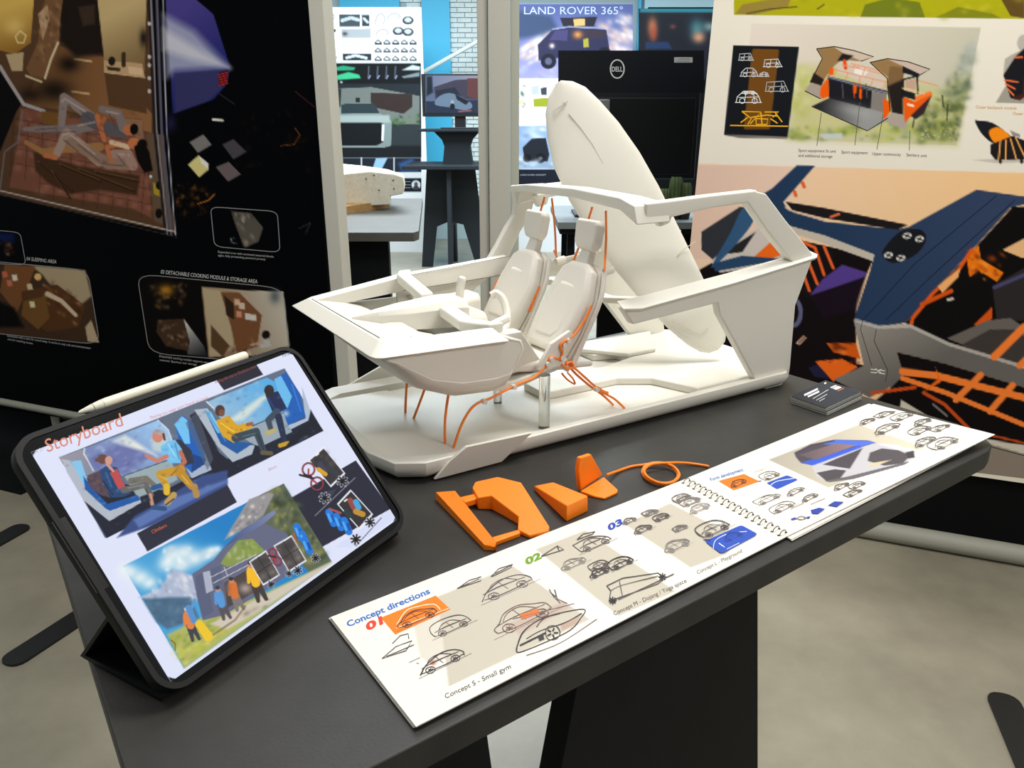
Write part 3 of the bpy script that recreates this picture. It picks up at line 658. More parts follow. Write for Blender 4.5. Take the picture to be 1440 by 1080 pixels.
# ------------------------------------------------------------------ surfboard leaning through the open roof
p0 = np.array([0.572, 0.10, 0.047]); ax = np.array([0.358, 0.25, 0.450])-p0; BL = np.linalg.norm(ax); ax /= BL
nn = np.array([-0.3, -0.9, 0.2]); nn -= ax*(nn @ ax); nn /= np.linalg.norm(nn); wv = np.cross(nn, ax)
tt = [-0.006, -0.003, 0.008, 0.03, 0.07, 0.13, 0.20, 0.27, 0.33, 0.385, 0.425, 0.455, 0.472, 0.482]
hw = [1.07*h_ for h_ in [0.006, 0.016, 0.026, 0.034, 0.042, 0.051, 0.0585, 0.0635, 0.0635, 0.0580, 0.0470, 0.0350, 0.0210, 0.0060]]
cen = [float(np.interp(t, [0, 0.05, 0.13, 0.2, 0.3, 0.4, 0.482], [-0.006, 0.002, 0.008, 0.011, 0.011, 0.010, 0.0])) for t in tt]
sb = empty('surfboard', MO, MA, 'cream white surfboard leaning through the roof of the model', 'surfboard')
rings = []
for t, h, c in zip(tt, hw, cen):
    th = 0.0055*(1-0.6*abs((t-0.24)/0.26)**3)+0.001; rings.append([p0+ax*t+wv*(c+h*math.cos(a_))+nn*(th*math.sin(a_)*(1 if abs(math.cos(a_)) < 0.95 else 0.7)) for a_ in np.linspace(0, 2*math.pi, 28, endpoint=False)])
mesh = MB().loft(rings); mesh.obj('board', mat('foam_white', (230, 227, 216), rough=0.45), sb, smooth=True, angle=60)
def onb(x, y, off=0.0):
    q = on_plane(x, y, MO+p0[0]*MU+p0[1]*MV+np.array([0, 0, p0[2]])+(nn[0]*MU+nn[1]*MV+np.array([0, 0, nn[2]]))*0.0058, nn[0]*MU+nn[1]*MV+np.array([0, 0, nn[2]]))
    return uvz(q)
M_scr = mat('scored_line', (196, 190, 174), rough=0.6)
def score(pts, r=0.0006): MB().tube([onb(*p) for p in pts], r, 5).obj('score_line', M_scr, sb, smooth=True)
score([(800, 160), (815, 178), (833, 203), (848, 230)]); score([(779, 155), (790, 148), (798, 142)]); score([(779, 155), (781, 163), (796, 147), (792, 143)]); 
score([(952, 360), (962, 350), (978, 340)]); score([(946, 452), (985, 470), (995, 462)])
# thin white cable behind the nose
cb = MB().tube(smooth_path([on_z(505, 575, 1.003), on_z(516, 556, 1.01), on_z(524, 541, 1.012), on_z(545, 533, 1.010), on_z(565, 528, 1.004)], 6), 0.0018, 8).obj('cable', mat('white_cable', (215, 215, 208)), None, smooth=True)
tag(cb, 'thin white cable looping behind the nose of the model', 'cable')

# ================================================================== tablet in its folding case
TB = CAM+(np.array([-0.2497, 0.4495, 1.003])-CAM)*0.9824; _a = 1.04; _t = math.radians(51.2); _tw = 0.018; TW, TH = 0.289*0.9824, 0.222*0.9824
e_ = np.array([math.cos(_a), math.sin(_a), 0]); n_ = np.array([-e_[1], e_[0], 0]); w_ = math.cos(_t)*n_+np.array([0, 0, math.sin(_t)])
TX = e_*math.cos(_tw)+w_*math.sin(_tw); TY = -e_*math.sin(_tw)+w_*math.cos(_tw); TNn = np.cross(TX, TY)
if TNn @ (CAM-TB) < 0: TNn = -TNn
def T3(x, y, n=0.0): return TB+TX*x+TY*y+TNn*n
def tsurf(x, y, s=None, t=None): return on_plane(x, y, TB+TNn*0.0016, TNn)
tbl = empty('tablet', T3(TW/2, 0), 0, 'tablet in black folding case showing a storyboard on its lit screen', 'tablet')
M_case = mat('black_rubber_case', (11, 12, 14), rough=0.55, spec=0.3)
M_glass = mat('black_glass', (8, 8, 9), rough=0.08, spec=0.6)
def slab(prof, n0, n1): return MB().prism([T3(x, y, n0) for x, y in prof], [T3(x, y, n1) for x, y in prof])
slab(rrect(0, 0, TW, TH, 0.020, 8), -0.011, 0.001).obj('case_shell', M_case, tbl, local=False, bevel=0.002)
slab(rrect(0.003, 0.003, TW-0.003, TH-0.003, 0.018, 8), 0.0008, 0.0012).obj('display_glass', M_glass, tbl, local=False)
# raised case lip
ro = rrect(0, 0, TW, TH, 0.020, 8); ri = rrect(0.004, 0.004, TW-0.004, TH-0.004, 0.017, 8); k_ = len(ro); mb = MB()
mb.v += [tuple(T3(x, y, 0.0005)) for x, y in ro]+[tuple(T3(x, y, 0.0025)) for x, y in ro]+[tuple(T3(x, y, 0.0025)) for x, y in ri]+[tuple(T3(x, y, 0.0005)) for x, y in ri]
for i in range(k_):
    j = (i+1) % k_
    for b in range(3): mb.f.append((b*k_+i, b*k_+j, (b+1)*k_+j, (b+1)*k_+i))
mb.obj('case_lip', M_case, tbl, local=False, smooth=True)
# folding stand
back = n_*1.0
def fold(x0, x1):
    A0, A1 = T3(x0, 0.004, -0.011), T3(x1, 0.004, -0.011)
    B0, B1 = TB*np.array([1, 1, 0])+e_*x0+back*0.108+np.array([0, 0, 1.0045]), TB*np.array([1, 1, 0])+e_*x1+back*0.108+np.array([0, 0, 1.0045])
    C0, C1 = T3(x0, 0.072, -0.0125), T3(x1, 0.072, -0.0125)
    A0[2] = max(A0[2], 1.0045); A1[2] = 1.0045
    o = np.array([0, 0, 0.004])
    MB().prism([A0-o, A1-o, B1-o, B0-o], [A0, A1, B1, B0]).obj('stand_flap', M_case, tbl, local=False)
    MB().prism([B0-o*0.9, B1-o*0.9, C1, C0], [B0-o*0.9+n_*0.004, B1-o*0.9+n_*0.004, C1+n_*0.004, C0+n_*0.004]).obj('stand_flap', M_case, tbl, local=False)
fold(0.004, TW-0.004)
# stylus held on the top edge
def tloc(x, y):
    q = on_plane(x, y, TB, TNn)-TB; return float(q @ TX), float(q @ TY)
xa = tloc(112, 578)[0]; xb = tloc(346, 494)[0]
sty = empty('stylus', T3((xa+xb)/2, TH+0.005, -0.003), 0, 'white stylus clipped along the top edge of the tablet', 'stylus')
ctr = lambda x: T3(x, TH+0.0048, -0.003)
L_ = xb-xa
MB().tube([ctr(xa+0.020), ctr(xa+0.024), ctr(xb-0.003), ctr(xb-0.001), ctr(xb)], [0.0043, 0.0046, 0.0046, 0.0042, 0.002], 14).obj('barrel', mat('gloss_white', (232, 228, 206), rough=0.3), sty, local=False, smooth=True)
MB().tube([ctr(xa), ctr(xa+0.0015), ctr(xa+0.011), ctr(xa+0.0195)], [0.0006, 0.0014, 0.0032, 0.0044], 14).obj('tip', mat('tip_white', (226, 224, 208), rough=0.4), sty, local=False, smooth=True)
MB().tube([ctr(xa+0.0115), ctr(xa+0.0119)], [0.0034, 0.0036], 14).obj('tip_ring', mat('ring_grey', (150, 148, 140)), sty, local=False)

# ================================================================== open spiral booklet
bkl = empty('booklet', on_z(900, 800, 1.0), 0, 'open wire bound booklet of concept sketches on the table edge', 'booklet')
M_page = mat('white_page', (226, 222, 212), rough=0.6)
M_cover = mat('dark_cover', (38, 36, 40), rough=0.5)
PL = [(465, 868), (968, 672), (1111, 752), (585, 1022)]        # left page TL TR BR BL
PR = [(968, 672), (1228, 568), (1399, 611), (1111, 752)]
def lps(x, y, s=None, t=None): return on_z(x, y, 1.0040)
class RightPage:
    def __init__(s): s.Hi = np.linalg.inv(homography([(0, 0), (1, 0), (1, 1), (0, 1)], PR))
    def __call__(s, x, y, a=None, t=None):
        x = np.asarray(x, float); y = np.asarray(y, float)
        q = np.stack([x, y, np.ones_like(x)], -1) @ s.Hi.T; a = np.clip(q[..., 0]/q[..., 2], 0, 1.05); t = np.clip(q[..., 1]/q[..., 2], 0, 1.05)
        z = 1.0042+0.010*(a**3)*(0.15+0.85*t*t); d = rays(x, y)
        return CAM+d*((z-CAM[2])/d[..., 2])[..., None]
rps = RightPage()
def grid_sheet(name, corners, surf, m, dz, th, shift=(0, 0), n=12):
    H_ = homography([(0, 0), (1, 0), (1, 1), (0, 1)], corners); mb = MB(); top = []; 
    for j in range(3):
        for i in range(n+1):
            q = H_ @ np.array([i/n, j/2, 1]); p = surf(np.array(q[0]/q[2]), np.array(q[1]/q[2])).reshape(3)+np.array([shift[0], shift[1], dz]); top.append(p)
    top = [np.array(p) for p in top]; bot = [p-np.array([0, 0, th]) for p in top]; N_ = len(top); mb.v = [tuple(p) for p in top+bot]
    w1 = n+1
    for j in range(2):
        for i in range(n):
            a = j*w1+i; mb.f += [(a, a+1, a+w1+1, a+w1), (N_+a, N_+a+w1, N_+a+w1+1, N_+a+1)]
    for i in range(n): mb.f += [(i, N_+i, N_+i+1, i+1), (2*w1+i, 2*w1+i+1, N_+2*w1+i+1, N_+2*w1+i)]
    for j in range(2): mb.f += [(j*w1, (j+1)*w1, N_+(j+1)*w1, N_+j*w1), (j*w1+n, N_+j*w1+n, N_+(j+1)*w1+n, (j+1)*w1+n)]
    return mb.obj(name, m, bkl, local=False)
grid_sheet('page', PL, lps, M_page, -0.0002, 0.0006)
grid_sheet('page', PL, lps, M_page, -0.0012, 0.0006, (-0.0012, 0.0010))
grid_sheet('page', PL, lps, M_page, -0.0022, 0.0006, (-0.0022, 0.0016))
grid_sheet('cover', PL, lps, M_cover, -0.0032, 0.0007, (-0.0010, 0.0024))
grid_sheet('page', PR, rps, M_page, -0.0002, 0.0006)
PR2 = [(966, 671), (1222, 566.5), (1372, 622), (1113, 757)]
grid_sheet('page', PR2, lps, M_page, -0.0012, 0.0006)
grid_sheet('page', PR2, lps, M_page, -0.0022, 0.0006, (0.0005, -0.0008))
grid_sheet('cover', [(966, 671), (1219, 565), (1370, 623), (1113, 758)], lps, M_cover, -0.0032, 0.0007, (0.0003, 0.001))
M_wire = mat('wire_binding', (120, 116, 110), rough=0.3, metal=0.7)
M_hole = mat('punched_hole', (70, 64, 60), rough=0.9)
r0 = on_z(965, 678, 1.0042); r1 = on_z(1100, 751, 1.0042); rd = (r1-r0); rd /= np.linalg.norm(rd); rn = np.array([-rd[1], rd[0], 0])
for i in range(17):
    c = r0+(r1-r0)*(i/16)
    pts = [c+rn*(0.0052*math.cos(a_))+rd*(0.0012*math.sin(a_*0.5))+np.array([0, 0, 0.0042*max(-0.35, math.sin(a_))+0.0006]) for a_ in np.linspace(-0.25, math.pi+0.25, 14)]
    MB().tube(pts, 0.00055, 6).obj('wire_ring', M_wire, bkl, local=False, smooth=True)
    for s_ in (-1, 1):
        h = c+rn*s_*0.0056+np.array([0, 0, 0.0001])
        MB().lathe([(0.0013, 0.0), (0.0013, 0.0004)], 8, h).obj('punched_hole', M_hole, bkl, local=False)

# ================================================================== stack of visiting cards
q4 = [on_z(1112, 557, 1.0115), on_z(1162, 574, 1.0115), on_z(1211, 551, 1.0115), on_z(1161, 535.5, 1.0115)]
M_card = mat('card_edge', (222, 222, 212), rough=0.6); M_cardt = mat('navy_card', (34, 37, 48), rough=0.45)
cnt = sum(q4)/4
NC = 12
for i in range(NC):
    z0 = 1.0+i*0.00094; jx, jy = (0.0012*math.sin(i*2.1), 0.0012*math.cos(i*1.7)) if i < NC-4 else (0.0006*(i % 3), 0.0035-0.0012*(NC-1-i))
    sh = 0.992 if i < 7 else 1.0
    off = np.array([jx, jy, 0])+(np.array([0.0015, -0.0015, 0]) if i < 7 else 0)
    P_ = [cnt*np.array([1, 1, 0])+(p-cnt)*np.array([1, 1, 0])*sh+off for p in q4]
    root = empty('business_card', np.array([cnt[0], cnt[1], z0]), 0, 'dark printed card at the top of the business card stack' if i == NC-1 else 'pale edged card lying under others in the business card stack', 'card', 'stacked business cards')
    MB().prism([p+np.array([0, 0, z0]) for p in P_], [p+np.array([0, 0, z0+0.00080]) for p in P_]).obj('card_stock', M_card, root, local=False)
    MB().prism([p+np.array([0, 0, z0+0.00081]) for p in P_], [p+np.array([0, 0, z0+0.00088]) for p in P_]).obj('printed_face', M_cardt, root, local=False)
    last = root
cardz = 1.0+(NC-1)*0.00094+0.0009

# ================================================================== orange printed parts
def opx(pts, z): return [on_z(x, y, 1.0+z) for x, y in pts]
def orange(name, label, loc):
    return empty(name, loc, 0, label, 'printed part', None)
A = orange('frame_bracket', 'large orange printed frame with an open window between two bars', on_z(700, 720, 1.0))
def slabz(top, z1, z0=0.0, inset=0.0):
    """top face given in pixels at height z1 (scalar or list), straight walls down to z0"""
    zz = z1 if hasattr(z1, '__len__') else [z1]*len(top)
    T = [on_z(x, y, 1.0+z) for (x, y), z in zip(top, zz)]; c = sum(T)/len(T)
    B = [np.array([c[0]+(p[0]-c[0])*(1+inset), c[1]+(p[1]-c[1])*(1+inset), 1.0+z0]) for p in T]
    return MB().prism(B, T)
slabz([(613, 692), (640, 690), (698, 763), (696, 769), (681, 766)], [0.010, 0.016, 0.010, 0.004, 0.006]).obj('side_bar', M_or, A, local=False, bevel=0.0012)
slabz([(664, 686), (668, 677), (700, 670), (733, 678), (773, 741), (771, 747), (745, 753), (728, 744), (729, 726), (691, 697), (672, 700)],
      [0.014, 0.018, 0.022, 0.022, 0.008, 0.004, 0.004, 0.006, 0.010, 0.017, 0.014]).obj('arch_body', M_or, A, local=False, bevel=0.0015)
slabz([(646, 699), (672, 693), (674, 700), (654, 706)], 0.011, 0.004).obj('tie_bar', M_or, A, local=False, bevel=0.001)
slabz([(692, 755), (730, 744), (732, 749), (696, 762)], 0.005, 0.0).obj('tie_bar', M_or, A, local=False, bevel=0.001)
Bq = orange('wedge_block', 'orange printed wedge block with a sloping top face', on_z(800, 715, 1.0))
slabz([(751, 683), (778, 677.5), (827, 697), (797, 711)], [0.006, 0.010, 0.019, 0.019], 0.0, 0.02).obj('wedge_body', M_or, Bq, local=False, bevel=0.0015)
Cq = orange('angle_bracket', 'orange printed angle bracket with an upright blade', on_z(845, 690, 1.0))
f0, f1 = on_z(817, 690, 1.002), on_z(849, 671, 1.002)
zu = np.array([0, 0, 1.0]); bd = (f1-f0)/np.linalg.norm(f1-f0); bn = np.array([-bd[1], bd[0], 0])
up_ = [f0, f0+bd*0.0+zu*0.030, f0+bd*0.004+zu*0.036, f0+bd*0.012+zu*0.038, f1+zu*0.002-bd*0.001]
up_ = [f0]+[on_plane(x, y, f0, bn) for x, y in ((814, 660), (817, 644), (832, 639), (848, 668))]
MB().prism(up_, [p+bn*0.006 for p in up_]).obj('upright_blade', M_or, Cq, local=False, bevel=0.0012)
slabz([(816, 690), (849, 670), (869, 688), (868, 692), (850, 700), (838, 698)], [0.005, 0.005, 0.004, 0.003, 0.003, 0.003]).obj('foot_plate', M_or, Cq, local=False, bevel=0.0012)
# orange cord with a coil
def cz(x, y, z=0.0018): return on_z(x, y, 1.0+z)
path = [cz(853, 668, 0.006), cz(870, 662), cz(888, 656), cz(903, 654), cz(918, 652, 0.003), cz(936, 653, 0.004), cz(950, 661, 0.004), cz(953, 671, 0.003), cz(942, 680, 0.0025), cz(924, 680, 0.0025), cz(907, 671, 0.0025), cz(904, 660, 0.004), cz(914, 652, 0.006), cz(932, 651, 0.007), cz(948, 657, 0.006), cz(955, 668, 0.0055), cz(946, 677.5, 0.005), cz(928, 679, 0.005), cz(911, 671, 0.006), cz(906, 661, 0.007), cz(917, 653, 0.009), cz(940, 651, 0.008), cz(960, 651, 0.004), cz(980, 653), cz(997, 656)]
oc = MB().tube(smooth_path(path, 7), 0.0017, 8).obj('cord_coil', M_or, None, smooth=True); tag(oc, 'orange cord tied in a loose coil on the table', 'cord')

# ================================================================== artwork: tablet screen
M_screen = print_mat('lit_screen', rough=0.12, emit=1.0, spec=0.5)
sc = Print([(43, 636), (409, 494.5), (557.5, 731), (240, 959)], tsurf, TNn, 420, 330, (222, 226, 248))
A_ = crop(40, 560, 5.143); B_ = crop(300, 560, 5.143); C_ = crop(160, 680, 4.0); D_ = crop(0, 470, 2.4)
def asterisk(p, x, y, r, col=(12, 12, 14)):
    for w, c in ((0.50*r, (210, 212, 225)), (0.34*r, col)):
        for k in range(4):
            a = k*math.pi/4+0.2; e = r*(1.06 if c[0] > 100 else 1.0)
            p.stroke([(x-e*math.cos(a), y-e*math.sin(a)), (x+e*math.cos(a), y+e*math.sin(a))], w, c)
# train picture
sc.poly([(83, 643), (400, 518), (453, 605), (148, 757)], (96, 108, 128))
sc.grad(A_(220, 430, 420, 360, 690, 560, 420, 700), (150, 146, 158), (120, 128, 150), (90, 640), (150, 690))
sc.poly([(96, 668), (150, 757), (455, 606), (438, 580), (330, 640), (230, 690)], (20, 26, 42))
sc.poly(A_(770, 850, 900, 780, 1250, 560, 1440, 520, 1440, 640, 900, 920, 640, 1010), (52, 72, 128), f=3)
sc.poly(A_(760, 880, 1000, 740, 1260, 650, 1430, 590, 1440, 610, 1000, 830, 800, 940), (96, 124, 184), a=0.8, f=4)
win = A_(405, 365, 935, 160, 1000, 210, 1040, 330, 1030, 440, 690, 562, 470, 520)
sc.grad(win, (150, 196, 236), (118, 132, 180), (225, 595), (170, 655))
sc.poly(A_(430, 450, 640, 330, 800, 360, 900, 420, 690, 540, 480, 520), (104, 112, 166), f=8)
sc.poly(A_(600, 310, 700, 270, 800, 330, 930, 420, 880, 400, 720, 350), (224, 226, 218), f=6)
sc.poly(A_(880, 300, 1000, 280, 1010, 400, 900, 380), (206, 216, 200), a=0.7, f=6)
sc.dabs(win, 40, [(140, 160, 205), (170, 195, 230), (110, 130, 180)], (1.5, 4), 0.5, -0.4, 3)
sc.stroke(A_(405, 365, 400, 400, 470, 525), 2, (205, 210, 222)); sc.stroke(A_(935, 160, 1010, 230, 1045, 330), 2.2, (200, 208, 220))
sc.poly(A_(690, 562, 1030, 440, 1080, 590, 900, 680, 790, 720), (150, 168, 172), f=2)
sc.stroke(A_(690, 562, 1030, 440), 1.2, (60, 66, 80))
# left seat and woman
sc.poly(A_(235, 440, 300, 450, 400, 620, 560, 790, 800, 700, 815, 755, 585, 890, 400, 740, 290, 560), (176, 182, 194))
sc.poly(A_(305, 455, 380, 450, 440, 640, 410, 650), (132, 194, 232)); sc.poly(A_(395, 560, 450, 640, 570, 765, 790, 700, 810, 735, 590, 815, 560, 800, 410, 660), (18, 84, 162))
sc.poly(A_(425, 560, 520, 520, 590, 720, 520, 700, 440, 640), (84, 66, 76)); sc.dabs(A_(425, 560, 520, 520, 590, 720, 440, 640), 16, [(50, 48, 66), (110, 84, 84)], (1, 2.4), 0.7, seed=4)
sc.poly(A_(515, 520, 560, 490, 640, 500, 700, 640, 745, 690, 680, 715, 600, 720, 540, 620), (28, 66, 112)); sc.dabs(A_(520, 530, 640, 510, 700, 660, 600, 710), 16, [(16, 40, 76), (50, 96, 146)], (1, 2.5), 0.6, seed=5)
sc.poly(A_(590, 540, 640, 510, 700, 640, 650, 660), (186, 74, 76)); sc.disc(*A_(535, 440)[0], 7.5, 7, (104, 66, 56)); sc.disc(*A_(493, 448)[0], 2.6, 2.6, (104, 66, 56)); sc.disc(*A_(580, 450)[0], 5.2, 6.2, (206, 152, 132)); sc.stroke(A_(570, 480, 610, 525), 4, (204, 148, 128))
sc.stroke(A_(690, 665, 845, 625, 885, 700), [9, 8], (98, 98, 96)); sc.stroke(A_(740, 600, 850, 580, 920, 640), [9, 7], (116, 110, 100)); sc.stroke(A_(880, 700, 895, 770), 5, (200, 146, 116)); sc.stroke(A_(900, 650, 975, 625), 7, (36, 84, 140)); sc.stroke(A_(900, 790, 985, 800), 6.5, (38, 78, 122))
# right seat and man
sc.poly(A_(1190, 130, 1240, 210, 1345, 510, 1180, 580, 1140, 500), (164, 178, 200)); sc.poly(A_(1060, 190, 1110, 125, 1180, 170, 1250, 320, 1285, 450, 1180, 540, 1120, 480), (20, 92, 184)); sc.poly(A_(1055, 190, 1110, 130, 1150, 160, 1170, 330, 1130, 330), (112, 192, 238)); sc.poly(A_(1180, 400, 1285, 440, 1270, 480, 1180, 540), (14, 62, 128))
sc.poly(A_(1040, 300, 1100, 300, 1180, 380, 1195, 470, 1120, 490), (42, 46, 58)); sc.poly(A_(955, 350, 1000, 320, 1060, 300, 1110, 370, 1100, 470, 1020, 470, 960, 390), (112, 190, 234)); sc.dabs(A_(960, 350, 1060, 300, 1100, 460, 1020, 460), 12, [(80, 150, 200), (150, 215, 245)], (1, 2), 0.7, seed=6)
sc.disc(*A_(935, 275)[0], 8, 9, (206, 130, 108)); sc.poly(A_(885, 245, 920, 225, 980, 235, 1000, 280, 960, 270), (178, 162, 162)); sc.stroke(A_(975, 260, 985, 300), 3, (70, 50, 48)); sc.stroke(A_(1000, 420, 930, 455, 850, 415), [6, 4.5], (200, 124, 100)); sc.stroke(A_(1100, 390, 1130, 460, 1090, 500), 6, (188, 108, 84))
sc.stroke(A_(1100, 520, 950, 550, 1000, 640), [13, 9], (198, 148, 38)); sc.stroke(A_(1090, 530, 1180, 640), [13, 9], (188, 136, 34)); sc.stroke(A_(1000, 640, 1000, 680), 9, (226, 180, 40)); sc.stroke(A_(1050, 700, 1005, 755), 9, (186, 152, 82)); sc.stroke(A_(1200, 640, 1215, 700), 9, (176, 136, 66)); sc.stroke(A_(995, 770, 1050, 730), 2, (50, 40, 36))
# dark column between the windows, right half
sc.poly(D_(640, 275, 670, 255, 740, 400, 790, 440, 720, 470, 690, 400), (22, 24, 40)); sc.poly(D_(625, 300, 665, 260, 720, 420, 700, 460), (86, 94, 112), a=0.6)
sc.grad(D_(700, 228, 900, 146, 945, 170, 968, 262, 800, 332, 735, 275), (84, 168, 224), (150, 186, 214), (380, 540), (330, 600)); sc.poly(D_(760, 300, 800, 270, 900, 195, 905, 215, 820, 290), (206, 220, 214), f=6); sc.dabs(D_(700, 228, 900, 146, 960, 262, 800, 332), 26, [(60, 140, 200), (180, 206, 226), (110, 150, 196)], (1.5, 4), 0.4, -0.5, 8)
sc.poly(D_(800, 334, 965, 264, 985, 330, 880, 380, 850, 370), (150, 164, 176)); sc.stroke(D_(800, 332, 962, 262), 1.2, (64, 72, 88)); sc.stroke(D_(697, 228, 720, 250), 2, (205, 212, 222))
sc.poly(D_(655, 255, 700, 250, 780, 375, 860, 375, 850, 405, 785, 432, 735, 380), (172, 184, 196)); sc.poly(D_(690, 255, 720, 275, 775, 360, 855, 368, 800, 404, 745, 370), (24, 86, 156)); sc.poly(D_(690, 255, 712, 262, 750, 330, 735, 335), (120, 194, 234))
sc.poly(D_(728, 292, 770, 274, 800, 306, 850, 300, 852, 316, 800, 335, 790, 368, 750, 345), (214, 160, 22)); sc.dabs(D_(728, 292, 770, 276, 850, 305, 790, 360), 14, [(160, 110, 14), (240, 196, 60), (120, 80, 40)], (0.8, 2), 0.7, seed=9); sc.disc(*D_(742, 258)[0], 7, 8, (74, 48, 42)); sc.disc(*D_(748, 266)[0], 4.4, 5, (120, 76, 58)); sc.stroke(D_(835, 305, 850, 302), 5, (150, 96, 66))
sc.stroke(D_(795, 350, 865, 328, 890, 395), [12, 8], (52, 68, 80)); sc.stroke(D_(885, 400, 915, 402), 6, (96, 84, 60))
sc.poly(D_(1018, 175, 1048, 260, 1040, 292, 980, 322, 972, 308, 1030, 284), (172, 186, 206)); sc.poly(D_(925, 152, 965, 128, 1012, 200, 1032, 280, 972, 308, 945, 240), (22, 92, 178)); sc.poly(D_(925, 152, 948, 140, 985, 210, 970, 250, 945, 230), (104, 184, 234)); sc.poly(D_(895, 205, 938, 192, 968, 250, 925, 276), (22, 36, 76)); sc.disc(*D_(908, 190)[0], 7, 8, (42, 32, 32)); sc.stroke(D_(935, 262, 905, 290, 915, 325), [10, 7], (58, 72, 88)); sc.stroke(D_(940, 280, 955, 340, 960, 366), [10, 7], (26, 42, 70)); sc.stroke(D_(902, 333, 925, 325), 6, (186, 170, 96)); sc.stroke(D_(945, 376, 972, 368), 6, (196, 152, 30)); sc.blob(*D_(965, 268)[0], 5, 5, (200, 206, 214), 0.8)
sc.poly(D_(1048, 255, 1088, 325, 1060, 335, 960, 385, 1000, 330, 1045, 295), (16, 20, 34), f=2)
sc.dabs([(83, 643), (400, 518), (453, 605), (148, 757)], 150, [(24, 34, 60), (150, 180, 214), (70, 90, 130), (196, 206, 220), (40, 60, 104)], (0.8, 2.6), 0.28, -0.4, 71)
for ln, c in (((945, 560, 1000, 590), (226, 180, 70)), ((1110, 560, 1160, 620), (226, 180, 70)), ((1070, 520, 1030, 560), (140, 98, 20)), ((560, 540, 600, 640), (60, 110, 160)), ((540, 600, 610, 700), (12, 34, 66)), ((1010, 330, 1060, 420), (160, 222, 250)), ((1060, 330, 1090, 440), (60, 130, 190)), ((720, 650, 830, 625), (140, 138, 130)), ((850, 660, 880, 740), (60, 62, 66))): sc.stroke(A_(*ln), 2.0, c, 0.8)
for ln, c in (((745, 300, 790, 330), (246, 204, 80)), ((770, 330, 800, 350), (150, 104, 10)), ((820, 345, 860, 335), (90, 108, 120)), ((870, 340, 890, 390), (30, 42, 52)), ((905, 215, 930, 260), (50, 70, 120)), ((985, 170, 1015, 260), (60, 130, 210)), ((700, 265, 760, 360), (70, 140, 200))): sc.stroke(D_(*ln), 1.8, c, 0.8)
# navy blocks
sc.poly([(304, 534), (360, 512), (370, 527), (315, 549)], (30, 31, 46)); sc.poly(C_(130, 280, 640, 10, 692, 105, 188, 383), (36, 38, 54)); sc.poly(B_(570, 716, 1030, 450, 1282, 800, 780, 1080, 690, 1080), (32, 34, 50)); sc.poly(B_(870, 1080, 1282, 802, 1312, 850, 1300, 880, 1000, 1080), (214, 220, 246))
# mountain picture
mq = C_(50, 465, 955, 0, 1225, 440, 395, 1040)
sc.grad(mq, (22, 124, 194), (70, 160, 214), (300, 735), (250, 820))
sc.poly(C_(770, 90, 955, 0, 1225, 440, 1100, 500, 930, 330, 800, 250, 700, 250), (92, 100, 78)); sc.dabs(C_(860, 60, 955, 0, 1200, 420, 1080, 440, 900, 200), 90, [(60, 74, 40), (130, 134, 60), (88, 98, 50), (150, 150, 80), (44, 54, 36)], (1.5, 5), 0.75, seed=12)
sc.poly(C_(760, 90, 870, 50, 900, 60, 840, 180, 760, 240, 620, 320, 660, 250), (150, 146, 148), f=2); sc.dabs(C_(760, 100, 880, 60, 800, 200, 650, 300), 30, [(196, 190, 190), (110, 108, 112), (226, 222, 220)], (1, 3), 0.8, -0.7, 13)
for x, y, r in ((330, 400, 70), (400, 385, 60), (300, 450, 60), (460, 420, 70), (540, 390, 50), (380, 460, 60), (90, 500, 60), (150, 530, 60), (60, 480, 40), (200, 560, 50), (580, 370, 30)): sc.blob(*C_(x, y)[0], r/4, r/5.2, (232, 240, 240), 0.9, -0.4)
sc.dabs(C_(270, 360, 580, 370, 540, 440, 300, 490), 22, [(250, 252, 250), (196, 212, 222)], (2, 5), 0.6, seed=14)
sc.poly(C_(140, 640, 260, 590, 330, 480, 420, 510, 560, 560, 560, 640, 330, 690), (170, 182, 206), f=4); sc.dabs(C_(160, 640, 330, 490, 480, 520, 560, 600, 340, 680), 60, [(210, 216, 230), (136, 146, 176), (186, 190, 208), (226, 226, 232)], (1.5, 4), 0.75, 1.1, 15)
sc.poly(C_(160, 650, 330, 640, 430, 640, 480, 760, 300, 820, 240, 780), (72, 104, 134), f=5); sc.dabs(C_(170, 660, 430, 650, 470, 740, 300, 810), 26, [(56, 90, 110), (100, 134, 150)], (2, 5), 0.5, seed=16)
sc.poly(C_(300, 850, 480, 760, 800, 640, 1225, 440, 395, 1040), (176, 178, 96), f=4); sc.dabs(C_(310, 860, 500, 780, 700, 760, 395, 1035), 60, [(196, 200, 60), (150, 164, 50), (214, 210, 110), (120, 140, 60)], (2, 5), 0.65, -0.5, 17)
sc.poly(C_(540, 790, 900, 600, 1225, 440, 1225, 450, 800, 730, 640, 820), (206, 196, 178), f=4); sc.dabs(C_(600, 800, 900, 620, 1210, 450, 800, 730), 30, [(150, 138, 120), (226, 220, 206), (120, 110, 96)], (1.5, 4), 0.6, -0.5, 18)
